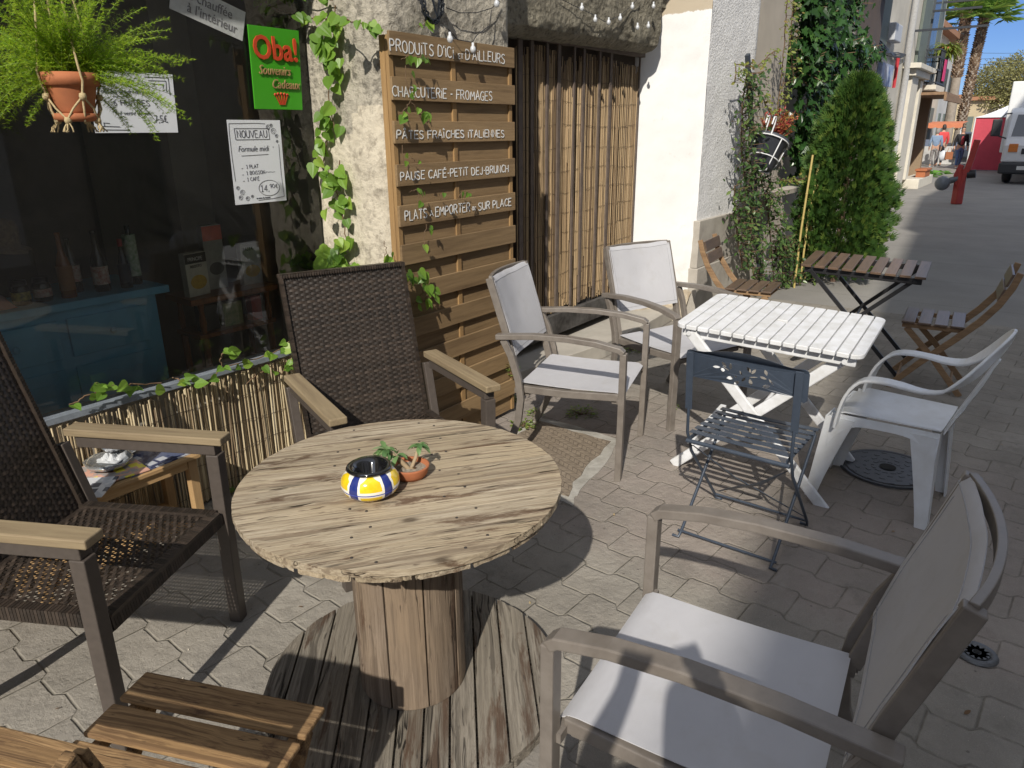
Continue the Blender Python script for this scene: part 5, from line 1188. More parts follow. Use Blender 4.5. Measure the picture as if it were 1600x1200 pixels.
CRL = plain('cream_label', (.55, .50, .42), .6, c2=(.35, .1, .08), sc=50); GRL = plain('green_white_label', (.50, .55, .45), .6, c2=(.15, .28, .12), sc=40); YL = plain('yellow_label', (.55, .45, .12), .6, c2=(.1, .09, .05), sc=60); RDM = plain('red_cap', (.4, .05, .04), .4)
bottle(1.40, 3.40, .28, .031, BR, plain('orange_label', (.30, .14, .05), .6), 'tall amber sauce bottle between the dark jars and the wine bottle', .4)
bottle(1.555, 3.42, .27, .034, DG, CRL, 'dark wine bottle with a cream label on the blue sideboard', .42, None, (.12, .42))
bottle(1.655, 3.40, .22, .026, DG, plain('black_label', (.04, .04, .045), .5), 'short dark bottle with a red cap on the blue sideboard', .4, RDM)
bottle(1.725, 3.45, .27, .028, DG, GRL, 'slim dark bottle with a green and white label, rightmost on the sideboard', .28, BLK, (.15, .86))
bottle(1.475, 3.50, .24, .030, DG, CRL, 'dark bottle set back between the amber bottle and the wine bottle', .35, None, (.2, .5))
bottle(1.605, 3.53, .20, .027, BR, YL, 'small amber bottle set back behind the wine bottle', .35, RDM, (.2, .55))
for x, lb in ((1.22, 'dark squat jar with a yellow label at the left of the sideboard jars'), (1.305, 'dark squat jar with a pale label next to the amber bottle')):
    t = empty('jar', (x, 3.42, .9305)); tag(t, lb, 'jar', 'jars on the blue sideboard')
    MB().lathe([(0, 0), (.033, 0), (.035, .01), (.035, .07), (.028, .085), (0, .085)], 18).build('glass', DG, t); MB().lathe([(.03, .078), (.03, .1), (0, .1)], 18).build('lid', BLACKM, t); MB().lathe([(.0358, .02), (.0358, .055)], 18).build('paper_label', YL if x < 1.25 else CRL, t)
def hat(x, y, z, r, label):
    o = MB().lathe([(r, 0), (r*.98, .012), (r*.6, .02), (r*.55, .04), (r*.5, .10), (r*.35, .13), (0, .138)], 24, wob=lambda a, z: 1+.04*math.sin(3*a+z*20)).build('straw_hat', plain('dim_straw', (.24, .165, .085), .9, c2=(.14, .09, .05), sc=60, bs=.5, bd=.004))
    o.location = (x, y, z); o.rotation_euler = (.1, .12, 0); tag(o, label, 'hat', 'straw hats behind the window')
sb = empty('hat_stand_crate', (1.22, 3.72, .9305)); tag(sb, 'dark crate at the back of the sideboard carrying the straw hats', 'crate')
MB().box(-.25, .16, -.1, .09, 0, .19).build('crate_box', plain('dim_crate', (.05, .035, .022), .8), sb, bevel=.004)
hat(1.30, 3.70, 1.125, .105, 'brown straw hat at the right on the dark crate'); hat(1.06, 3.70, 1.125, .105, 'brown straw hat at the left on the dark crate')
o = MB().grid(12, 12, lambda u, v: ((u-.5)*.22, (v-.5)*.12, .075*math.sin(math.pi*u)**.5*math.sin(math.pi*v)**.5*(1+.5*noise.noise(Vector((u*4, v*4, 3)))))).build('folded_cloth', plain('pink_white_cloth', (.42, .20, .20), .9, c2=(.45, .42, .38), sc=9)); o.location = (1.07, 3.42, .932); tag(o, 'pink and white folded cloth at the left end of the sideboard', 'cloth')
# ---------------------------------------------------------------- hanging terracotta pot with asparagus fern
hp_ = empty('hanging_pot', (1.122, 2.42, 1.640)); tag(hp_, 'terracotta pot hanging in a knotted jute net with a bright feathery fern', 'hanging plant')
MB().lathe([(0, .018), (.044, .018), (.050, .03), (.066, .095), (.067, .098), (.077, .1), (.079, .134), (.070, .134), (.066, .11), (0, .105)], 36).build('pot', TERRA, hp_)
MB().lathe([(0, 0), (.054, 0), (.062, .006), (.064, .022), (.056, .022), (0, .016)], 36).build('saucer', TERRA, hp_)
MB().lathe([(0, .118), (.066, .112)], 20).build('soil', SOIL, hp_)
rp = MB(); rnd = random.Random(8)
for k in range(4):
    a = R(-95+90*k); a2 = a+R(45); q = lambda an, r_, z: (r_*math.cos(an), r_*math.sin(an), z)
    rp.tube([q(a, .055, .0), q(a, .066, .03), q(a, .070, .068), q(a+.05, .082, .11), q(a, .083, .137), q(a, .075, .17), q(a, .055, .30), q(a, .015, .62)], .0034, 6)
    for s_ in (-1, 1): rp.tube([q(a, .071, .068), q(a+s_*R(24), .069, .035), q(a+s_*R(45), .060, .004)], .003, 6)
    for z, r_ in ((.068, .073), (.002, .058)): rp.lathe([(0, -.011), (.009, -.008), (.011, 0), (.009, .008), (0, .011)], 8, Matrix.Translation(q(a if z > .05 else a2, r_, z)))
    for s_ in range(6):
        aa = a2+rnd.uniform(-.3, .3); rp.tube([q(a2, .058, .0), q(aa, .062+rnd.uniform(0, .012), -.018), q(aa, .062+rnd.uniform(0, .02), -.03)], .0022, 5)
rp.build('jute_net', ROPE, hp_)
# fern
fn = MB(); rnd = random.Random(21)
def frond(base, d, L, droop, dens=1.0):
    d = Vector(d).normalized(); p = Vector(base); n = max(6, int(L/.011)); pts = [p.copy()]
    for i in range(n):
        d = (d-Z*droop/n+Vector((rnd.uniform(-.03, .03), rnd.uniform(-.03, .03), rnd.uniform(-.02, .02)))).normalized(); p = p+d*L/n; pts.append(p.copy())
        f = (i+1)/n
        if f < .12: continue
        nb_ = 3 if f < .9 else 2
        for k in range(nb_):
            a = rnd.uniform(0, 6.28); o1 = d.orthogonal().normalized(); o2 = d.cross(o1); sd_ = (o1*math.cos(a)+o2*math.sin(a)+d*.55).normalized(); bl_ = rnd.uniform(.012, .034)*(1.12-f*.8)
            e = p+sd_*bl_
            for q in range(7):
                c_ = p+sd_*bl_*(q+.5)/7; v_ = (Vector((rnd.uniform(-1, 1), rnd.uniform(-1, 1), rnd.uniform(-.8, 1)))+sd_*.9).normalized(); w_ = v_.orthogonal().normalized()*.00075; tip = c_+v_*rnd.uniform(.007, .013)
                fn.add([c_-w_, c_+w_, tip], [(0, 1, 2)])
    fn.tube([tuple(x) for x in pts[::2]], .0008, 3, cap=False, mi=1)
for k in range(150):
    a = rnd.uniform(0, 6.28); e = rnd.uniform(.15, 1.5); fr_ = abs(((a-R(245)+math.pi) % (2*math.pi))-math.pi) < 1.0
    if fr_: e += .9
    frond((rnd.uniform(-.04, .04), rnd.uniform(-.04, .04), .115), (math.cos(a), math.sin(a)*.8, e), rnd.uniform(.17, .32), rnd.uniform(.3, .6) if fr_ else rnd.uniform(.4, 1.6))
for d_, L, dr in (((1, -.35, .30), .34, .55), ((1, -.5, .55), .36, .7), ((.9, -.7, .1), .31, .9), ((.95, -.2, .1), .30, 1.5), ((1, -.3, .75), .33, .9), ((.7, -.5, 1.3), .33, .3), ((-.9, .3, .2), .30, .9), ((-.6, .7, .4), .32, .9), ((-.8, .5, 0), .26, 1.1), ((-.5, .8, .9), .32, .8), ((.75, -.5, .9), .34, .8), ((.9, -.1, -.1), .26, 1.3), ((-.7, .6, -.1), .22, 1.2), ((.3, -.2, 1), .30, .2), ((-.3, .2, 1), .30, .3), ((0, 0, 1), .28, .1)):
    for k in range(3): frond((rnd.uniform(-.03, .03), rnd.uniform(-.03, .03), .12), (d_[0]+rnd.uniform(-.1, .1), d_[1]+rnd.uniform(-.1, .1), d_[2]+rnd.uniform(-.1, .1)), L*rnd.uniform(.85, 1.05), dr)
fn.build('fronds', [leafm('fern_green', (.16, .32, .015), (.32, .48, .03), .45, .5, (.50, .58, .06)), plain('fern_stem', (.20, .30, .05), .7)], hp_)

# ---------------------------------------------------------------- climbing plants
HEART = [(0, -.02), (.20, -.10), (.42, -.02), (.50, .22), (.40, .52), (.18, .82), (0, 1.05)]
IVY = [(0, 0), (.16, -.12), (.46, -.08), (.38, .18), (.62, .38), (.34, .48), (.16, .80), (0, 1.1)]
OVAL = [(0, 0), (.16, .12), (.27, .42), (.2, .75), (0, 1.05)]
MAPLE = [(0, 0), (.22, -.10), (.5, -.16), (.42, .12), (.74, .34), (.44, .42), (.30, .52), (.36, .80), (.12, .86), (0, 1.2)]
def leaf(mb, p, d, n, s, shape=HEART, fold=.22, curl=.15, mi=0):
    d = Vector(d).normalized(); n = Vector(n); n = (n-d*n.dot(d)).normalized(); x = d.cross(n); vs = []
    for side in (1, -1):
        for a, b in shape:
            vs.append(Vector(p)+x*(a*s*side)+d*(b*s)+n*(abs(a)*fold*s-curl*s*b*b))
    m = len(shape); fs = []
    fs.append(tuple(range(m))); fs.append(tuple(range(2*m-1, m-1, -1)))
    vs2 = vs[:]; mb.v += [tuple(v) for v in vs2]; b = len(mb.v)-2*m
    for i in range(1, m): mb.v[b+m+i] = mb.v[b+m+i]
    # share the midrib so each leaf is one island
    f1 = [b+i for i in range(m)]; f2 = [b]+[b+m+i for i in range(1, m-1)]+[b+m-1]
    mb.f.append(f1); mb.f.append(f2[::-1]); mb.m += [mi, mi]; mb.sm += [False, False]
IVYG = leafm('bright_ivy_leaf', (.10, .21, .03), (.19, .34, .05), .38, .4, (.30, .44, .07))
IVYD = leafm('dark_glossy_leaf', (.015, .045, .013), (.035, .095, .022), .18, .3, (.07, .15, .035))
JASM = leafm('jasmine_leaf', (.035, .07, .022), (.075, .14, .04), .22, .3, (.16, .22, .07))
VST = plain('vine_stem', (.16, .10, .055), .8)
def vine(name, label, paths, nrm, mat, s0, s1, dens, spread, shape=HEART, seed=1, stem_r=.003, cat='climbing plant', down=.7, lift=.03, group=None):
    rr = random.Random(seed); t = empty(name, tuple(Vector(paths[0][0]))); tag(t, label, cat, group); o_ = Vector(paths[0][0]); nrm = Vector(nrm).normalized()
    st_, lv = MB(), MB(); side = nrm.cross(Z).normalized()
    for path in paths:
        path = [Vector(p)-o_ for p in path]; fine = []
        for i in range(len(path)-1):
            for k in range(6): fine.append(path[i].lerp(path[i+1], k/6)+Vector((rr.uniform(-.006, .006), rr.uniform(-.004, .004), rr.uniform(-.006, .006))))
        fine.append(path[-1]); st_.tube(fine, stem_r, 5)
        L = sum((fine[i+1]-fine[i]).length for i in range(len(fine)-1))
        for k in range(int(L*dens)):
            f = rr.random()*(len(fine)-1.001); i = int(f); p = fine[i].lerp(fine[i+1], f-i)
            off = side*rr.gauss(0, spread)+Z*rr.gauss(0, spread*.5)+nrm*(lift*rr.random()+.006)
            s = rr.uniform(s0, s1)*(.7 if rr.random() < .25 else 1); q = p+off
            if off.length > .03 and rr.random() < .5: st_.tube([tuple(p), tuple(p.lerp(q, .6)+nrm*.008), tuple(q)], stem_r*.4, 3, cap=False)
            d = (-Z*down+side*rr.uniform(-.9, .9)+nrm*rr.uniform(-.1, .5)); n = nrm+side*rr.uniform(-.6, .6)+Z*rr.uniform(-.1, .9)
            leaf(lv, q, d, n, s, shape, fold=rr.uniform(.05, .35), curl=rr.uniform(-.05, .3))
    st_.build('stem', VST, t); lv.build('leaves', mat, t); return t
RX = 2.395
def onR(px, py): return tuple(onX(px, py, RX-.01))
def onF(px, py, y=2.35): return tuple(onY(px, py, y))
vine('pier_ivy', 'bright green ivy trailing down the stone pier between the window and the timber panel', [[onR(525, 8), onR(512, 60), onR(520, 110), onR(512, 150), onR(522, 200)], [onR(498, 52), onR(512, 75), onR(530, 100)], [onR(506, 170), onR(512, 215), onR(505, 260), onR(520, 290)], [onR(530, 250), onR(526, 300), onR(535, 330), onR(540, 380)]], (-1, -.35, 0), IVYG, .042, .070, 52, .030, seed=3, lift=.04)
vine('pier_ivy', 'ivy spray running along the top of the shop window to the pier', [[onR(385, -6), onR(430, 14), onR(470, 26), onR(510, 30), onF(545, 32, 2.42), onF(575, 40, 2.41), onF(596, 44, 2.40)], [onR(425, 12), onR(428, 30), onR(424, 42)], [onR(400, -10), onR(440, -8), onR(520, 0)]], (-.8, -.6, 0), IVYG, .030, .052, 26, .014, seed=6, lift=.03)
vine('ivy_clump', 'dense ivy clump at the foot of the pier, above the back of the brown armchair', [[onR(540, 385), onR(520, 395), onR(505, 420), onR(540, 430)], [onR(478, 410), onR(500, 400), onR(530, 410), onR(560, 425)], [onR(560, 440), onR(520, 450), onR(500, 440)]], (-1, -.5, .2), IVYG, .045, .080, 64, .030, seed=9, lift=.05)
vine('sill_ivy', 'ivy shoots creeping along the window rail above the reed screen', [[onY(470, 520, 2.83), onY(440, 545, 2.84), onY(400, 560, 2.83), onY(350, 572, 2.84), onY(330, 590, 2.84)], [onY(345, 575, 2.84), onY(345, 560, 2.82), onY(352, 548, 2.81)], [onY(325, 600, 2.84), onY(290, 595, 2.84), onY(270, 590, 2.84)], [onY(250, 598, 2.85), onY(205, 602, 2.83), onY(170, 608, 2.84), onY(150, 598, 2.83)], [onY(170, 606, 2.83), onY(135, 620, 2.83), onY(108, 632, 2.83)], [onY(455, 560, 2.82), onY(440, 585, 2.82), onY(420, 570, 2.82), onY(385, 600, 2.83)]], (0, -1, .15), IVYG, .030, .062, 27, .016, seed=14, down=.1, lift=.02)
vine('panel_ivy', 'ivy strands climbing over the painted boards at the upper left of the timber panel', [[onF(628, 92, 2.33), onF(640, 88, 2.33), onF(650, 100, 2.33)], [onF(632, 100, 2.33), onF(636, 135, 2.33), onF(642, 155, 2.33), onF(632, 175, 2.33), onF(630, 185, 2.33)], [onF(642, 158, 2.33), onF(655, 175, 2.33), onF(662, 182, 2.33)], [onF(648, 92, 2.33), onF(656, 95, 2.33), onF(664, 92, 2.33)]], (0, -1, .1), IVYG, .024, .046, 36, .007, seed=18, stem_r=.0018)
vine('panel_ivy', 'thin ivy shoots with few leaves on the middle boards of the timber panel', [[onF(630, 228, 2.33), onF(632, 260, 2.33)], [onF(648, 252, 2.33), onF(642, 245, 2.33)], [onF(655, 320, 2.33), onF(652, 295, 2.33), onF(640, 300, 2.33)], [onF(690, 315, 2.33), onF(686, 302, 2.33)], [onF(715, 312, 2.33), onF(722, 300, 2.33), onF(732, 304, 2.33)], [onF(662, 385, 2.33), onF(666, 350, 2.33)]], (0, -1, .1), IVYG, .022, .040, 32, .006, seed=25, stem_r=.0016)
vine('panel_ivy', 'ivy shoots on the timber panel just right of the brown armchair back', [[onF(600, 378, 2.36), onF(604, 392, 2.36), onF(600, 405, 2.36)], [onF(622, 420, 2.33), onF(640, 428, 2.33), onF(660, 426, 2.33), onF(655, 440, 2.33)], [onF(630, 425, 2.33), onF(640, 445, 2.33), onF(625, 450, 2.33)], [onF(658, 440, 2.33), onF(660, 460, 2.33), onF(645, 478, 2.33)], [onF(662, 470, 2.33), onF(672, 455, 2.33), onF(670, 465, 2.33)]], (0, -1, .2), IVYG, .028, .058, 34, .012, seed=29, stem_r=.0016)
# jasmine on a trellis, glossy creeper, privet filling
jt = [[onY(1180, 448, 2.25), onY(1172, 380, 2.25), onY(1165, 300, 2.25), onY(1158, 230, 2.25), onY(1160, 160, 2.25), onY(1168, 110, 2.25)], [onY(1210, 448, 2.2), onY(1205, 390, 2.2), onY(1200, 330, 2.22), onY(1185, 260, 2.25), onY(1180, 200, 2.25)], [onY(1160, 420, 2.2), onY(1150, 350, 2.25), onY(1148, 290, 2.25)], [onY(1225, 440, 2.15), onY(1218, 400, 2.15), onY(1222, 370, 2.2)]]
J = vine('jasmine', 'jasmine with small dark leaves wound up a post by the white stucco wall', jt, (-.3, -1, .1), JASM, .035, .062, 290, .085, OVAL, seed=31, stem_r=.006, down=.3, lift=.15)
MB().sweep([tuple(onY(1188, 450, 2.24)-Vector(J.location)), tuple(onY(1168, 85, 2.24)-Vector(J.location))], .05, .03, (0, 1, 0)).build('post', plain('slate_post', (.05, .06, .075), .6), J)
vine('pale_climber', 'sparse yellow green climber with thin stems over the white stucco', [[onY(1230, -10, 2.25), onY(1226, 60, 2.25), onY(1222, 110, 2.25), onY(1215, 170, 2.25), onY(1200, 230, 2.25)], [onY(1240, 0, 2.25), onY(1235, 70, 2.25), onY(1240, 130, 2.25)], [onY(1210, 80, 2.27), onY(1180, 105, 2.27), onY(1150, 100, 2.27), onY(1148, 130, 2.27)], [onY(1225, 120, 2.27), onY(1215, 200, 2.27), onY(1190, 150, 2.27)], [onY(1213, 280, 2.2), onY(1240, 282, 2.15), onY(1262, 278, 2.1)]], (-.3, -1, .1), leafm('pale_climber_leaf', (.13, .19, .04), (.26, .30, .07), .3, .5, (.20, .14, .04)), .028, .05, 85, .045, OVAL, seed=35, stem_r=.005, down=.2, lift=.08)
YG = 2.62
gi = [[onY(1262, 300-k*80, YG) for k in range(5)], [onY(1290, 250, YG), onY(1285, 180, YG), onY(1290, 110, YG), onY(1280, 40, YG), onY(1290, -20, YG)], [onY(1315, 110, YG), onY(1312, 40, YG), onY(1318, -20, YG)], [onY(1268, 330, YG), onY(1258, 260, YG), onY(1250, 180, YG)], [onY(1245, 120, YG), onY(1262, 60, YG), onY(1268, -20, YG)], [onY(1300, 70, YG), onY(1338, 92, YG)]]
vine('glossy_creeper', 'tall glossy dark creeper with lobed leaves hanging between the jasmine and the conifer', gi, (-.5, -1, .2), IVYD, .055, .115, 270, .17, MAPLE, seed=41, stem_r=.012, down=.6, lift=.22)
vine('low_creeper', 'low leafy creeper filling the gap at the foot of the conifer', [[onY(1240, 440, 2.1), onY(1245, 380, 2.15), onY(1250, 300, 2.2)], [onY(1262, 440, 2.0), onY(1265, 370, 2.1), onY(1258, 310, 2.15)]], (-.4, -1, .3), JASM, .045, .075, 190, .10, OVAL, seed=44, stem_r=.006, down=.3, lift=.18)

# conifer: many flat feathery sprays around a trunk
def conifer(x, y, h, seed):
    t = empty('conifer', (x, y, 0)); tag(t, 'dense bright green columnar conifer standing against the house by the dark table', 'conifer'); rr = random.Random(seed)
    MB().tube([(0, 0, 0), (.01, 0, h*.5), (0, .01, h*.93)], [.035, .025, .006], 8).build('trunk', plain('bark', (.10, .06, .04), .9), t)
    prof = [(0, .40), (.12, .50), (.3, .54), (.5, .49), (.68, .41), (.82, .33), (.93, .22), (1, .08)]
    def rad(f):
        for (a, ra), (b, rb) in zip(prof, prof[1:]):
            if f <= b: return ra+(rb-ra)*(f-a)/(b-a)
        return .05
    mb = MB()
    for k in range(11000):
        f = rr.random()**.85; a = rr.uniform(0, 6.28); lump = 1+.24*noise.noise(Vector((math.cos(a)*2, math.sin(a)*2, f*6)))+.20*noise.noise(Vector((math.cos(a)*6, math.sin(a)*6, f*18)))
        R0 = rad(f)*lump; r_ = R0*(1-rr.random()**1.7*.75); z = .06+f*(h-.1)
        out = Vector((math.cos(a), math.sin(a), 0)); d = (out*.75+Z*rr.uniform(.35, 1.1)+Vector((rr.uniform(-.3, .3), rr.uniform(-.3, .3), 0))).normalized()
        if noise.noise(Vector((math.cos(a)*4, math.sin(a)*4, f*13+5))) > .30 and r_ > R0*.72: continue
        p = out*r_*.86+Z*z; tw = Vector((-out.y, out.x, 0))*rr.uniform(-1, 1)+Z*rr.uniform(-.3, .3)+out*.3; s_ = d.cross(tw).normalized(); L = rr.uniform(.055, .11)
        # flat fan of 5 fingers
        vs = [p]; base = len(mb.v)
        for q in range(5):
            an = (q-2)*.34; dd = d*math.cos(an)+s_*math.sin(an); l_ = L*(1-.12*abs(q-2)); w_ = s_*math.cos(an)-d*math.sin(an)
            vs += [p+dd*l_*.55-w_*.006, p+dd*l_*.55+w_*.006, p+dd*l_+Z*rr.uniform(-.006, .01)]
        mb.add(vs, [(0, 1+3*q, 3+3*q, 2+3*q) for q in range(5)])
    mb.build('crown', leafm('conifer_green', (.025, .063, .013), (.055, .125, .019), .2, .6, (.14, .20, .035)), t)
conifer(8.55, 1.765, 2.14, 7)
# spiky plant past the conifer
t = empty('broad_leaf_plant', (10.6, 1.95, .0)); tag(t, 'small broad leaved plant peeping out beyond the conifer', 'plant'); mb = MB(); rnd = random.Random(3)
for k in range(34): a = rnd.uniform(0, 6.28); lance(mb, (0, 0, rnd.uniform(.3, .75)), (math.cos(a), math.sin(a), rnd.uniform(.1, 1.2)), rnd.uniform(.3, .55), .10, rnd.uniform(.7, 1.6), n=5)
mb.build('leaves', leafm('fresh_leaf', (.10, .22, .03), (.24, .40, .06), .3, .4), t); MB().tube([(0, 0, 0), (0, 0, .8)], .02, 6).build('stem', VST, t)
# bamboo canes with a wire loop
for i, (a, b, lb) in enumerate((((1252, 358), (1270, 242), 'tall yellow bamboo cane leaning in front of the creeper, leftmost of the three'), ((1264, 330), (1282, 246), 'yellow bamboo cane in the middle of the three by the conifer'), ((1274, 300), (1288, 252), 'shortest bamboo cane, half hidden in the conifer'))):
    p, q = onY(*a, 2.02), onY(*b, 2.02); t = empty('bamboo_cane', (p.x, p.y, 0)); tag(t, lb, 'cane', 'bamboo canes by the conifer')
    pts = [Vector((0, 0, 0)), p-Vector((p.x, p.y, 0)), q-Vector((p.x, p.y, 0))]; cm = MB().tube(pts, .011, 8)
    d_ = pts[2]-pts[1]
    for k in range(3): c_ = pts[1]+d_*(.15+.33*k); cm.tube([c_-d_.normalized()*.006, c_+d_.normalized()*.006], .014, 8)
    cm.build('cane_stalk', plain('yellow_bamboo', (.48, .38, .14), .5, c2=(.40, .30, .10), sc=20), t)
# hanging bucket with red plant
t = empty('hanging_bucket', tuple(onY(1198, 238, 2.13))); tag(t, 'dark grey plastic pot tipped on a white wire hanger with a red leaved shrub', 'hanging plant'); GB = plain('dark_grey_plastic', (.055, .06, .075), .45)
M_ = Matrix.Rotation(R(26), 4, (0.35, .93, 0)); mb = MB(); mb.lathe([(0, -.15), (.105, -.15), (.135, .10), (.150, .102), (.152, .135), (.142, .135), (.13, .10), (0, .09)], 32, M_); mb.build('pot', GB, t)
wm = MB(); WW = plain('white_wire', (.75, .76, .78), .4)
for z, r_ in ((.105, .158), (-.06, .128)): wm.tube([tuple(M_ @ Vector((r_*math.cos(a*.3142), r_*math.sin(a*.3142), z))) for a in range(21)], .006, 6)
for s_ in (-1, 1): wm.tube([tuple(M_ @ Vector(p)) for p in ((s_*.10, -.12, .105), (s_*.09, -.10, -.06), (s_*.04, -.07, -.17), (0, .02, -.18))], .006, 6)
for s_ in (-.03, .03): wm.tube([tuple(M_ @ Vector(p)) for p in ((-.15, s_, .105), (-.16, s_, .2), (-.19, s_, .25), (-.23, s_, .23), (-.22, s_, .17))], .007, 6)
wm.build('wire_hanger', WW, t)
mb = MB(); rnd = random.Random(51)
for k in range(60):
    a = rnd.uniform(0, 6.28); e = rnd.uniform(.5, 2.2); d = (M_.to_3x3() @ Vector((math.cos(a), math.sin(a), e))+Z*.4).normalized(); L = rnd.uniform(.12, .34); p0 = M_ @ Vector((0, 0, .08))
    mb.tube([tuple(p0), tuple(p0+d*L*.6), tuple(p0+d*L+Z*.02)], .0028, 4, mi=1, cap=False)
    for q in range(15): c_ = p0+d*L*rnd.uniform(.3, 1.05); v_ = Vector((rnd.uniform(-1, 1), rnd.uniform(-1, 1), rnd.uniform(-.2, 1))); leaf(mb, c_, v_, Vector((rnd.uniform(-1, 1), -1, 1)), rnd.uniform(.022, .04), OVAL)
mb.build('foliage', [leafm('red_green_leaf', (.26, .22, .04), (.40, .10, .05), .3, .45, (.55, .08, .10)), plain('red_twig', (.20, .05, .04), .7)], t)
# weeds and ground cover
def weed(px, py, z, r, n, s, label, mat=IVYG, seed=1, h=.05, cat='weed', plane=None):
    p = onZ(px, py, z) if plane is None else onY(px, py, plane); t = empty('weed', tuple(p)); tag(t, label, cat, 'weeds in the paving'); rr = random.Random(seed); mb = MB(); st_ = MB()
    for k in range(n):
        a = rr.uniform(0, 6.28); q = rr.random()**.6*r; c_ = Vector((math.cos(a)*q, math.sin(a)*q, .004+rr.random()*h*(1-.5*q/r)))
        leaf(mb, c_, Vector((math.cos(a), math.sin(a), rr.uniform(-.1, .6))), Vector((rr.uniform(-.4, .4), rr.uniform(-.4, .4), 1)), rr.uniform(s*.6, s*1.2), OVAL if s < .03 else HEART)
        if k % 4 == 0: st_.tube([(0, 0, 0), tuple(c_*.5+Vector((0, 0, .01))), tuple(c_)], .0012, 3, cap=False)
    mb.build('leaves', mat, t); st_.build('stems', VST, t); return t
WG = leafm('weed_leaf', (.10, .17, .035), (.20, .30, .06), .3, .5, (.34, .38, .10)); FRE = leafm('mint_leaf', (.08, .22, .03), (.16, .36, .06), .35, .4)
weed(400, 720, 0, .07, 60, .055, 'fresh green seedling growing at the foot of the reed screen by the spool table', FRE, 3, .14)
weed(345, 768, 0, .09, 60, .03, 'dark low weed behind the front leg of the left wicker armchair', WG, 5, .05)
for i, (px, py, r, n, s, lb) in enumerate(((800, 628, .055, 90, .022, 'yellow green weed against the bottom corner of the timber panel'), (800, 600, .04, 60, .02, 'weed climbing the right edge of the timber panel'), (818, 668, .07, 80, .022, 'weed tuft between the rear legs of the first grey armchair'), (838, 648, .05, 60, .018, 'sparse weed right of the timber panel on the reddish pavers'), (908, 648, .09, 110, .020, 'dark weed patch in the shade under the first grey armchair'), (922, 618, .06, 60, .018, 'small weed in the shade behind the seat of the first grey armchair'), (985, 548, .09, 90, .028, 'weed at the edge of the doorstep beside the second grey armchair leg'), (1052, 640, .03, 20, .014, 'tiny weed sprig next to the foot of the second grey armchair'), (1352, 432, .10, 60, .03, 'low weed in the sun under the far end of the dark table'))):
    weed(px, py, 0, r, n, s, lb, WG, 60+i, .045)
weed(1434, 275, 0, .9, 90, .22, 'bright green weed tuft by the cream step block', FRE, 80, .25)
for px, py, lb, zz in ((800, 590, 'trailing weed with tiny leaves hanging on the right edge of the timber panel', .2), ): weed(px, py, 0, .03, 50, .02, lb, WG, 90, .16, plane=2.34)

# ---------------------------------------------------------------- string lights, cable coil
rnd = random.Random(77)
t = empty('string_lights', (3.0, 2.38, 2.1)); tag(t, 'dark string of small clear bulbs draped over the stone wall and the lintel', 'string lights'); o_ = Vector(t.location)
pth = [onY(697, 12, 2.40), onY(718, 20, 2.40), onY(745, 20, 2.40), onY(770, 12, 2.40), onY(780, -4, 2.40)]
p2 = [onY(700, 45, 2.34), onY(715, 62, 2.33), onY(738, 66, 2.33), onY(745, 55, 2.36), onY(765, 40, 2.40), onY(768, 15, 2.40)]
p3 = [onY(870, -5, 2.62), onY(895, 8, 2.60), onY(925, 22, 2.60), onY(945, 34, 2.60), onY(968, 25, 2.60), onY(988, 8, 2.60), onY(1000, -6, 2.60)]
wr = MB()
for P_ in (pth, p2, p3): wr.tube([tuple(Vector(p)-o_) for p in P_], .0022, 5)
wr.build('wire', BLACKM, t)
BULB = plain('frosted_bulb', (.62, .64, .66), .1, spec=1, coat=.6, c2=(.5, .52, .55))
for px, py, y in ((703, 60, 2.31), (739, 76, 2.31), (776, 5, 2.36), (909, 12, 2.57), (930, 30, 2.57), (951, 34, 2.57), (969, 28, 2.57), (988, 10, 2.57), (996, 42, 2.57), (1013, 40, 2.57), (1021, 9, 2.57)):
    MB().lathe([(0, -.020), (.010, -.016), (.014, -.004), (.012, .006), (.006, .013), (.006, .026), (0, .026)], 12, Matrix.Translation(onY(px, py, y)-o_)).build('bulb', BULB, t)
t = empty('cable_coil', tuple(onY(676, 6, 2.36))); tag(t, 'coil of black cable and ribbon hanging above the timber panel', 'cable coil'); mb = MB()
for k in range(7): r_ = .060+rnd.uniform(-.008, .010); mb.tube([(r_*math.cos(a*.2618+k), rnd.uniform(-.012, .02), r_*1.35*math.sin(a*.2618+k)+.01) for a in range(25)], .0042, 5)
mb.sweep([(-.03, -.01, .06), (-.01, -.02, -.02), (.01, -.015, -.05), (.02, -.02, .0), (.035, -.01, .06)], .012, .001, (0, -1, 0)); mb.build('loops', plain('black_cable', (.02, .024, .03), .4), t)
MB().tube([(0, .06, .09), (0, -.01, .095)], .004, 6).build('nail', BLACKM, t)
leafs_ = vine('ivy_sprig', 'small ivy sprig against the stone just left of the cable coil', [[onY(655, 45, 2.39), onY(663, 35, 2.39), onY(664, 28, 2.39)]], (0, -1, .1), IVYG, .03, .045, 60, .01, seed=91, stem_r=.0015)

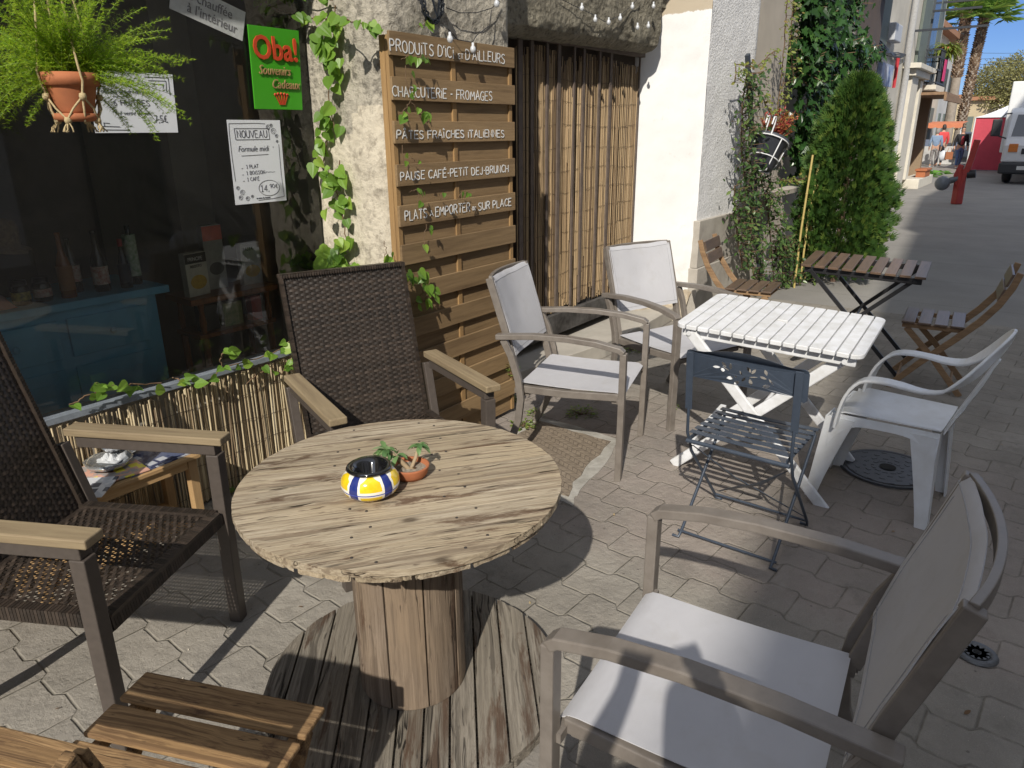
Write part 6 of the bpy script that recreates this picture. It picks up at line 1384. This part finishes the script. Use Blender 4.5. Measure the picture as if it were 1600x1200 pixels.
# loose grit, bits of leaf and petals on the paving
gm = MB(); rr = random.Random(99)
for k in range(1500):
    x = rr.uniform(.2, 6.5); y = rr.uniform(-.8, 2.75)
    if rr.random() < .35: y = rr.uniform(1.9, 2.8)
    if x < 2.4 or rr.random() < .6:
        s_ = rr.uniform(.0012, .0042); q = [Vector((rr.uniform(-1, 1), rr.uniform(-1, 1), rr.uniform(0, 1)))*s_ for _ in range(4)]; gm.add([Vector((x, y, .0015))+v for v in q], [(0, 1, 2), (0, 2, 3), (0, 3, 1), (1, 3, 2)])
tag(gm.build('grit', leafm('grit_mix', (.12, .10, .08), (.38, .34, .28), 0, .9, (.55, .50, .42))), 'fine grit and crumbs scattered over the paving', 'grit', kind='stuff')
lm = MB()
for k in range(70):
    x = rr.uniform(.3, 6.5); y = rr.uniform(-.5, 2.7); leaf(lm, (x, y, .004), (rr.uniform(-1, 1), rr.uniform(-1, 1), 0), (rr.uniform(-.3, .3), rr.uniform(-.3, .3), 1), rr.uniform(.010, .024), OVAL, fold=.3, curl=-.3)
tag(lm.build('fallen_leaves', leafm('dry_leaf', (.10, .055, .03), (.28, .18, .09), .1, .8, (.40, .34, .20))), 'small dry fallen leaf bits scattered over the paving', 'fallen leaves', kind='stuff')

# ---------------------------------------------------------------- far street: bollard, truck, tents, stall, people, palms, tree
BR_ = plain('faded_red_paint', (.42, .045, .035), .5, c2=(.33, .035, .03), sc=4)
t = empty('red_bollard', (19.2, 1.62, 0)); tag(t, 'red metal barrier post with a grey ball on an arm, standing at the kerb', 'barrier post')
MB().sweep([(0, 0, 0), (.02, .02, .75)], .17, .17).build('post', BR_, t, bevel=.02)
MB().sweep([(0, .02, .40), (0, -.10, .80), (0, -.17, 1.36)], .12, .15, (1, 0, 0)).sweep([(0, .02, .42), (0, .10, .62), (0, .03, .84)], .11, .10, (1, 0, 0)).build('bracket', BR_, t, bevel=.01)
MB().tube([(-.02, .30, .46), (0, .05, .56)], .07, 10).build('arm', plain('grey_metal', (.16, .18, .20), .4, metal=.3), t)
MB().lathe([(.155*math.sin(a*math.pi/16), -.155*math.cos(a*math.pi/16)) for a in range(17)], 24, Matrix.Translation((-.03, .34, .44))).build('ball', plain('grey_ball', (.16, .18, .20), .3, c2=(.14, .16, .18)), t)
MB().tube([(0, -.10, .64), (0, -.26, .66)], .09, 12).build('hub', BLACKM, t)
TW = plain('truck_white', (.72, .73, .73), .3, c2=(.68, .69, .69), sc=3); TBK = plain('truck_black_plastic', (.03, .032, .035), .5)
t = empty('white_truck', (27.0, .02, 0)); tag(t, 'white box truck facing the camera at the right edge of the street', 'truck')
cab = MB(); prof = [(-.15, .62), (-.18, 1.1), (-.10, 1.28), (.12, 2.02), (.35, 2.15), (1.7, 2.18), (1.7, .62)]
n_ = len(prof); vs = [(x, y, z) for y in (1.32, -1.0) for x, z in prof]; cab.add(vs, [tuple(range(n_)), tuple(range(2*n_-1, n_-1, -1))]+[(i, n_+i, n_+(i+1) % n_, (i+1) % n_) for i in range(n_)]); cab.build('cab', TW, t, bevel=.05)
MB().box(1.76, 8.2, -1.15, 1.5, .85, 2.95).build('cargo_box', TW, t, bevel=.03)
dzc = .0
def slant(z, o): return -.10+(z-1.28)/.74*.22-o
ws = MB(); ws.add([(slant(1.36, .012), 1.18, 1.36), (slant(1.36, .012), -.86, 1.36), (slant(1.96, .012), -.80, 1.96), (slant(1.96, .012), 1.12, 1.96)], [(0, 1, 2, 3)]); ws.build('windscreen', plain('truck_glass', (.025, .03, .035), .08, coat=.5), t)
MB().box(-.19, -.16, -.6, .85, .86, 1.02).build('grille', TBK, t, bevel=.01)
MB().box(-.28, .3, -1.0, 1.34, .30, .62).build('bumper', TBK, t, bevel=.05)
for y in (1.06, -.72):
    MB().box(-.205, -.16, y-.11, y+.12, .92, 1.15).build('headlight', plain('orange_lamp', (.65, .20, .03), .3), t, bevel=.01)
np_ = MB().box(-.292, -.281, .36, .88, .42, .53).build('number_plate', plain('plate_white', (.68, .68, .64), .5), t)
mir = MB().box(-.30, -.18, 1.46, 1.70, 1.36, 1.84).build('mirror', TBK, t, bevel=.03)
for P_ in ([(0, 1.28, 2.0), (-.16, 1.42, 1.98), (-.22, 1.54, 1.82)], [(-.1, 1.3, 1.3), (-.22, 1.52, 1.38)]): MB().tube(P_, .02, 6).build('mirror_arm', TBK, t)
for x, y in ((.75, 1.12), (.75, -.9), (6.2, 1.2), (6.2, -.95)):
    w = MB().lathe([(0, -.13), (.30, -.13), (.42, -.10), (.44, 0), (.42, .10), (.30, .13), (0, .13)], 24, Matrix.Translation((x, y, .44)) @ Matrix.Rotation(R(90), 4, 'X')).build('wheel', TBK, t)
MB().box(1.6, 8.0, -.5, .5, .5, .84).build('chassis', TBK, t)
# market tents
t = empty('market_tent', (36.5, .72, 0)); tag(t, 'market tent with a white peaked roof and pinkish red side walls behind the truck', 'market tent')
PINK = plain('pink_red_canvas', (.50, .055, .085), .7, c2=(.42, .045, .07), sc=1.2, bs=.3, bd=.05); WC = plain('white_canvas', (.72, .74, .77), .7, c2=(.66, .68, .71), sc=1.5)
def wallg(u, v): return (-1.5+.03*math.sin(u*17)*(1-v), -2.1+u*4.2, .03+v*1.95)
MB().grid(24, 6, wallg).grid(10, 4, lambda u, v: (-1.5+u*3, 2.1+.03*math.sin(u*15)*(1-v), .03+v*1.95)).build('side_wall', PINK, t, solid=.01)
rf = MB()
for k in range(4):
    a, b = [(-1.56, -2.16), (-1.56, 2.16), (1.56, 2.16), (1.56, -2.16)][k], [(-1.56, 2.16), (1.56, 2.16), (1.56, -2.16), (-1.56, -2.16)][k]
    def rg(u, v, a=a, b=b): x = a[0]+(b[0]-a[0])*u; y = a[1]+(b[1]-a[1])*u; return (x*(1-v), y*(1-v), 1.98+1.22*(v**1.35))
    rf.grid(8, 8, rg)
rf.build('roof', WC, t, solid=.01)
for x in (-1.5, 1.5):
    for y in (-2.1, 2.13): MB().tube([(x-.02, y, 0), (x-.02, y, 2.0)], .03, 6).build('pole', plain('white_pole', (.7, .7, .7), .4), t)
t = empty('market_stall', (41, 5.0, 0)); tag(t, 'market stall under a long orange awning with a scalloped edge', 'market stall')
AW = MB(); AW.grid(60, 2, lambda u, v: (-1.0, -1.3+u*3.1, 1.80-.16*v-.04*abs(math.sin(u*27))*v)); AW.grid(8, 4, lambda u, v: (-1.0+v*2.2, -1.3+u*3.1, 1.80+.10*v)); AW.build('awning', plain('orange_canvas', (.56, .20, .10), .7, c2=(.48, .16, .08), sc=2), t, solid=.01)
MB().box(-.6, .4, -2.2, 1.6, 0, .8).build('counter', plain('grey_white_counter', (.55, .55, .53), .7, c2=(.3, .3, .3), sc=1), t, bevel=.02)
for y in (-1.25, 1.7): MB().tube([(-.9, y, 0), (-.9, y, 1.78)], .03, 6).build('pole', plain('white_pole', (.7, .7, .7), .4), t)
rr = random.Random(4)
for k in range(12):
    c_ = [(.05, .05, .06), (.3, .32, .36), (.5, .5, .5), (.12, .15, .22)][k % 4]; y = -2+k*.3
    o = MB().box(-.14, .14, -.11, .11, 0, .14+.2*rr.random()).build('goods_crate', solidc('crate_col%d' % (k % 4), c_), bevel=.02); o.location = (40.7, 5.0+y, .801); tag(o, 'small crate of goods on the counter of the orange awning stall', 'crate', 'goods on the far stall counter')
for (x, y, s_, lb, c_) in ((38.6, 2.55, 1.0, 'dark parked car seen between the woman and the red tent', (.05, .06, .08)),):
    t = empty('parked_car', (x+3.5, y+.6, 0)); tag(t, lb, 'car'); pr = [(-2, .3), (-2.05, .75), (-1.2, .9), (-.6, 1.38), (.9, 1.42), (1.6, .95), (2.1, .85), (2.1, .3)]; n_ = len(pr); mb = MB()
    vs = [(xx, yy, zz) for yy in (-.8, .8) for xx, zz in pr]; mb.add(vs, [tuple(range(n_)), tuple(range(2*n_-1, n_-1, -1))]+[(i, n_+i, n_+(i+1) % n_, (i+1) % n_) for i in range(n_)]); mb.build('body', solidc('car_dark', c_, .3), t, bevel=.08)
    for xx in (-1.3, 1.35):
        for yy in (-.75, .75): MB().lathe([(0, -.1), (.31, -.1), (.33, 0), (.31, .1), (0, .1)], 18, Matrix.Translation((xx, yy, .33)) @ Matrix.Rotation(R(90), 4, 'X')).build('wheel', TBK, t)
    MB().add([(-1.17, -.7, .94), (-1.17, .7, .94), (-.66, .62, 1.34), (-.66, -.62, 1.34)], [(0, 1, 2, 3)]).build('windscreen', plain('truck_glass', (.025, .03, .035), .08), t)
# people
SKIN = plain('skin', (.50, .30, .21), .6, c2=(.44, .26, .18), sc=20); HAIR = plain('dark_hair', (.03, .02, .017), .6)
def body(name, chains, mat, parent, sub=1):
    me = bpy.data.meshes.new(name); vs, es, rs = [], [], []; idx = {}
    def vi(p, r):
        k = tuple(round(c, 4) for c in p)
        if k not in idx: idx[k] = len(vs); vs.append(p); rs.append(r)
        return idx[k]
    for ch in chains:
        ids = [vi(p, r) for p, r in ch]
        es += list(zip(ids, ids[1:]))
    me.from_pydata(vs, es, []); o = bpy.data.objects.new(name, me); COL.objects.link(o); o.parent = parent
    m = o.modifiers.new('skin', 'SKIN'); sk = me.skin_vertices[0].data
    for i, r in enumerate(rs): sk[i].radius = (r[0], r[1]) if isinstance(r, tuple) else (r, r)
    sk[0].use_root = True
    s_ = o.modifiers.new('sub', 'SUBSURF'); s_.levels = s_.render_levels = sub+1
    m.use_smooth_shade = True; me.materials.append(mat)
    dg = bpy.context.evaluated_depsgraph_get(); m2 = bpy.data.meshes.new_from_object(o.evaluated_get(dg)); o.modifiers.clear(); o.data = m2; m2.name = name
    return o
def person(x, y, rz, label, top, legs, shoe, hair=HAIR, h=1.66, pose='walk', bag=None, back=False):
    t = empty('person', (x, y, 0), rz); tag(t, label, 'person', 'people at the market'); k = h/1.70; S_ = lambda *p: tuple(c*k for c in p)
    st = .16 if pose == 'walk' else .03
    hipz = .92
    # skin: one continuous figure with head, neck, torso, arms, hands, legs
    T = [(S_(0, 0, hipz), (.13, .10)), (S_(0, 0, 1.10), (.13, .095)), (S_(0, .01, 1.30), (.155, .10)), (S_(0, .0, 1.42), (.10, .07)), (S_(0, 0, 1.49), .048), (S_(0, .015, 1.56), (.068, .075)), (S_(0, .02, 1.63), (.075, .09)), (S_(0, .01, 1.69), .05)]
    ch = [T]
    for s_ in (-1, 1):
        fy = s_*st
        ch.append([T[0], (S_(s_*.09, 0, .86), .088), (S_(s_*.10, fy*.5+.03, .50), .055), (S_(s_*.10, fy-.02, .12), .038), (S_(s_*.10, fy, .04), .038), (S_(s_*.105, fy+.13, .03), .03)])
        ch.append([T[2], (S_(s_*.19, 0, 1.37), .055), (S_(s_*.235, -.02, 1.12), .042), (S_(s_*.245, .06-s_*st*.4, .90), .032), (S_(s_*.245, .10-s_*st*.4, .82), .030), (S_(s_*.24, .11-s_*st*.4, .74), .016)])
    body('body', ch, SKIN, t)
    # clothing shells
    A = [(S_(0, 0, hipz-.04), (.155, .125)), (S_(0, 0, 1.10), (.15, .115)), (S_(0, .01, 1.30), (.175, .12)), (S_(0, .0, 1.425), (.12, .085))]; ch = [A]
    for s_ in (-1, 1): ch.append([A[2], (S_(s_*.19, 0, 1.375), .070), (S_(s_*.24, -.02, 1.12), .058), (S_(s_*.25, .055-s_*st*.4, .92), .046)])
    body('jacket', ch, top[0], t)
    if len(top) > 1: body('shirt', [[(S_(0, .075, .98), (.07, .07)), (S_(0, .085, 1.15), (.07, .06)), (S_(0, .075, 1.36), (.055, .055))]], top[1], t)
    ch = [[(S_(0, 0, hipz+.02), (.14, .11)), (S_(0, 0, .86), (.14, .115))]]
    for s_ in (-1, 1): ch.append([(S_(0, 0, .86), (.14, .115)), (S_(s_*.095, .0, .80), .098), (S_(s_*.10, s_*st*.5+.03, .50), .068), (S_(s_*.10, s_*st-.02, .11), .052)])
    body('trousers', ch, legs, t)
    for s_ in (-1, 1): body('shoe', [[(S_(s_*.10, s_*st-.03, .045), .045), (S_(s_*.105, s_*st+.08, .035), .04), (S_(s_*.108, s_*st+.16, .028), .03)]], shoe, t)
    body('hair', [[(S_(0, -.03, 1.50), (.08, .05)), (S_(0, -.03, 1.60), (.092, .075)), (S_(0, .0, 1.70), (.082, .085)), (S_(0, .05, 1.715), (.06, .04))]], hair, t)
    fc = MB()
    for s_ in (-1, 1): fc.lathe([(0, 0), (.008, .002), (.010, 0)], 8, Matrix.Translation(S_(s_*.028, .102, 1.625)) @ Matrix.Rotation(R(-90), 4, 'X'))
    fc.box(-.022, .022, .096, .104, 1.562, 1.570); fc.build('face', HAIR, t)
    return t
JE = plain('blue_jeans', (.10, .18, .36), .8, c2=(.07, .13, .28), sc=20); WS = plain('white_shoe', (.7, .7, .7), .6); BKC = plain('black_cloth', (.015, .015, .018), .8)
person(36.6, 3.32, R(112), 'woman in a black cardigan, red top and blue jeans carrying a brown bag', [BKC, plain('wine_top', (.32, .05, .06), .8)], JE, WS, h=1.62)
o = MB().prism([(-.14, -.06), (.14, -.06), (.14, .06), (-.14, .06)], 0, .30).tube([(-.08, 0, .30), (-.05, 0, .46), (.05, 0, .46), (.08, 0, .30)], .012, 6).build('handbag', plain('tan_leather', (.32, .12, .05), .6), bevel=.03); o.location = (36.5, 3.68, .36); o.rotation_euler = (0, 0, R(112)); tag(o, 'large tan brown bag carried by the woman in black', 'bag')
person(37.6, 4.36, R(-80), 'grey haired person in a light blue denim jacket seen from behind', [plain('pale_denim', (.20, .28, .40), .8, c2=(.16, .23, .34), sc=12)], plain('patterned_cloth', (.30, .28, .27), .8, c2=(.05, .05, .06), sc=18), WS, hair=plain('grey_hair', (.25, .23, .22), .8), h=1.55, pose='stand')
person(38.8, 4.28, R(-60), 'person in a bright red jacket behind the one in denim', [plain('red_jacket', (.60, .06, .06), .7)], BKC, BKC, h=1.72, pose='stand')
o = MB().lathe([(0, 0), (.13, .02), (.16, .18), (.12, .34), (.03, .42), (0, .42)], 14, wob=lambda a, z: 1+.15*math.sin(3*a+z*9)).build('shopping_bag', plain('white_bag', (.62, .66, .72), .6)); o.location = (37.3, 3.98, .28); tag(o, 'white carrier bag held between the denim jacket and the brown bag', 'bag')
# palms
def palm(x, y, h, lean, r, seed, label, skirt, nfr=34):
    t = empty('palm_tree', (x, y, 0)); tag(t, label, 'palm tree', 'palm trees'); rr = random.Random(seed)
    ctr = lambda z: Vector((lean[0]*(z/h)**1.3, lean[1]*(z/h)**1.3, z))
    tr_ = MB(); tr_.tube([tuple(ctr(h*k/14)) for k in range(15)], [r*(1.15-.35*k/14) for k in range(15)], 12)
    tr_.build('trunk', plain('palm_trunk_grey', (.30, .26, .21), .9, c2=(.22, .185, .15), sc=4, bs=.5, bd=.03), t)
    bo = MB()
    z = h*skirt
    while z < h:
        for k in range(9):
            a = 6.28*k/9+rr.uniform(-.3, .3)+z*3; o_ = Vector((math.cos(a), math.sin(a), 0)); c_ = ctr(z)+o_*r*.86; s_ = Vector((-o_.y, o_.x, 0))*.07
            bo.add([c_-s_, c_+s_, c_+o_*rr.uniform(.07, .13)+Z*.13+s_*.5, c_+o_*.09+Z*.14-s_*.5, c_-o_*.04+Z*.16], [(0, 1, 2, 3), (0, 3, 4), (1, 4, 2), (3, 2, 4)])
        z += .10
    bo.build('bark', leafm('palm_boots', (.10, .065, .045), (.24, .16, .10), .0, .9, (.34, .26, .18)), t)
    fr = MB()
    for k in range(nfr):
        a = 2.4*k; el = 1.35-1.45*k/nfr; d = Vector((math.cos(a)*math.cos(el), math.sin(a)*math.cos(el), math.sin(el))).normalized(); p = ctr(h)
        L = rr.uniform(.9, 1.2); e = p+d*L+Z*-.1; fr.tube([tuple(p), tuple(p+d*L*.6), tuple(e)], .022, 4, cap=False)
        s_ = d.cross(Z); s_ = s_.normalized() if s_.length > .05 else Vector((1, 0, 0)); u_ = s_.cross(d)
        for q in range(25):
            an = (q-12)/12*1.9; dd = (d*math.cos(an)+s_*math.sin(an)+u_*.12*math.cos(an)).normalized(); l_ = rr.uniform(.75, 1.05)*(1.05-.28*abs(q-12)/12); w_ = dd.cross(u_).normalized()*.034; m_ = e+dd*l_*.6-Z*.04; tp = e+dd*l_-Z*(.04+.18*rr.random()+max(0, -el)*.3)
            fr.add([e, m_-w_, tp, m_+w_], [(0, 1, 2), (0, 2, 3)])
    fr.build('fronds', leafm('palm_frond', (.08, .17, .03), (.17, .30, .05), .3, .4, (.30, .36, .08)), t)
    return t
palm(44, 4.66, 6.75, (0, .12), .22, 3, 'thick palm tree on the left with grey lower trunk and shaggy upper trunk', .58)
palm(45, 4.30, 6.65, (0, -.22), .20, 8, 'palm tree on the right with a slanting rough brown trunk', .22)
# bare-ish round tree far away
t = empty('street_tree', (68, 3.6, 0)); tag(t, 'large round olive green tree in the distance above the truck', 'tree'); rr = random.Random(14)
MB().tube([(0, 0, 0), (.1, 0, 2.2), (0, .1, 3.4)], [.3, .22, .15], 10).build('trunk', plain('bark', (.10, .06, .04), .9), t)
lb_ = MB(); cr = MB()
for k in range(60):
    a = rr.uniform(0, 6.28); e = rr.uniform(.1, 1.5); d = Vector((math.cos(a)*math.cos(e), math.sin(a)*math.cos(e), math.sin(e)*.85)); p = Vector((0, 0, 2.6+rr.random())); q = p+d*rr.uniform(1.8, 3.3); lb_.tube([tuple(p), tuple(p.lerp(q, .5)+Vector((0, 0, .15))), tuple(q)], [.05, .03, .01], 4, cap=False)
for k in range(14000):
    a = rr.uniform(0, 6.28); ct = rr.uniform(-.55, 1); st_ = math.sqrt(1-ct*ct); lump = 1+.22*noise.noise(Vector((math.cos(a)*st_*2.2, math.sin(a)*st_*2.2, ct*2.2))); r_ = 2.75*lump*(rr.random()**.38)*(1.0 if rr.random() > .1 else 1.08)
    c_ = Vector((math.cos(a)*st_*r_, math.sin(a)*st_*r_*1.05, 4.1+ct*r_*.92)); v1 = Vector((rr.uniform(-1, 1), rr.uniform(-1, 1), rr.uniform(-1, 1))).normalized()*.085; v2 = v1.orthogonal().normalized()*.05
    cr.add([c_-v1, c_+v2, c_+v1, c_-v2], [(0, 1, 2, 3)])
lb_.build('limbs', plain('grey_limbs', (.20, .17, .13), .9), t); cr.build('crown', leafm('olive_leaf', (.13, .125, .045), (.22, .21, .07), .25, .7, (.30, .28, .12)), t)
# balcony plant
t = empty('balcony_planter', (25.3, 3.05, 3.62)); tag(t, 'bushy plant in a terracotta bowl on the iron balcony railing', 'potted plant'); mb = MB(); rr = random.Random(2)
for k in range(260): a = rr.uniform(0, 6.28); lance(mb, (rr.uniform(-.2, .2), rr.uniform(-.1, .1), .1), (math.cos(a), math.sin(a), rr.uniform(-.3, 1.4)), rr.uniform(.2, .55), .05, rr.uniform(.8, 2.2), n=3)
mb.build('leaves', leafm('balcony_leaf', (.12, .18, .03), (.28, .34, .07), .3, .5), t); MB().lathe([(0, 0), (.16, 0), (.26, .12), (.24, .12), (0, .1)], 18).build('pot', TERRA, t)
o = MB().grid(6, 6, lambda u, v: (u*.55, .02*math.sin(u*9), v*.55)).build('pink_cloth', solidc('pink_print', (.60, .04, .16)), solid=.01); o.location = (24.75, 3.0, 2.85); tag(o, 'pink red cloth hung on the iron balcony railing', 'cloth')
# overhead wires
o = MB()
for z, s_ in ((3.4, .5), (3.0, .35), (2.6, .2)): o.tube([(60, 7+.0*k-k*1.0, z+3-.02*k*(12-k)*s_) for k in range(13)], .012, 3)
o = o.build('overhead_wires', BLACKM); tag(o, 'thin dark overhead wires crossing the street in the distance', 'overhead wires')

# ---------------------------------------------------------------- the photographer: stands behind the viewpoint and shades the nearest chair
t = empty('person', (-.36, -.28, 0), R(-54)); tag(t, 'photographer standing by the foreground chair with both hands raised, throwing a shadow on it', 'person')
T = [((0, 0, .96), (.14, .11)), ((0, 0, 1.15), (.14, .10)), ((0, .01, 1.34), (.165, .105)), ((0, .0, 1.46), (.10, .07)), ((0, .01, 1.53), .052), ((0, .03, 1.60), (.070, .078)), ((0, .035, 1.67), (.078, .092)), ((0, .02, 1.74), .055)]
ch = [T]; cj = [[((0, 0, .90), (.165, .13)), ((0, 0, 1.15), (.16, .12)), ((0, .01, 1.34), (.185, .125)), ((0, .0, 1.465), (.12, .085))]]
for s_ in (-1, 1):
    ch.append([T[0], ((s_*.09, 0, .89), .09), ((s_*.11, .02, .50), .058), ((s_*.12, -.02, .12), .04), ((s_*.12, 0, .045), .04), ((s_*.13, .14, .03), .032)])
    ch.append([T[2], ((s_*.20, 0, 1.41), .056), ((s_*.25, .12, 1.18), .044), ((s_*.15, .30, 1.40), .034), ((s_*.085, .345, 1.50), .026), ((s_*.075, .355, 1.545), (.026, .016))])
    for q in range(4): ch.append([((s_*.075, .355, 1.545), (.026, .016)), ((s_*(.085-.016*q), .360, 1.585), .0085), ((s_*(.072-.014*q), .366, 1.615-.004*q), .0075)])
    ch.append([((s_*.085, .345, 1.50), .026), ((s_*.060, .362, 1.54), .010), ((s_*.045, .366, 1.565), .009)])
    cj.append([cj[0][2], ((s_*.20, 0, 1.415), .072), ((s_*.255, .12, 1.175), .060), ((s_*.16, .285, 1.385), .048)])
body('body', ch, SKIN, t); body('jacket', cj, plain('navy_jacket', (.03, .04, .07), .8), t)
cj = [[((0, 0, .98), (.15, .115)), ((0, 0, .88), (.15, .12))]]
for s_ in (-1, 1): cj.append([((0, 0, .88), (.15, .12)), ((s_*.10, .0, .82), .10), ((s_*.115, .02, .50), .07), ((s_*.12, -.02, .11), .055)])
body('trousers', cj, JE, t); body('hair', [[((0, -.03, 1.55), (.08, .05)), ((0, -.03, 1.64), (.095, .08)), ((0, .0, 1.75), (.085, .088)), ((0, .06, 1.765), (.06, .04))]], HAIR, t)
for s_ in (-1, 1): body('shoe', [[((s_*.12, -.05, .045), .048), ((s_*.125, .06, .035), .042), ((s_*.13, .15, .028), .03)]], BKC, t)
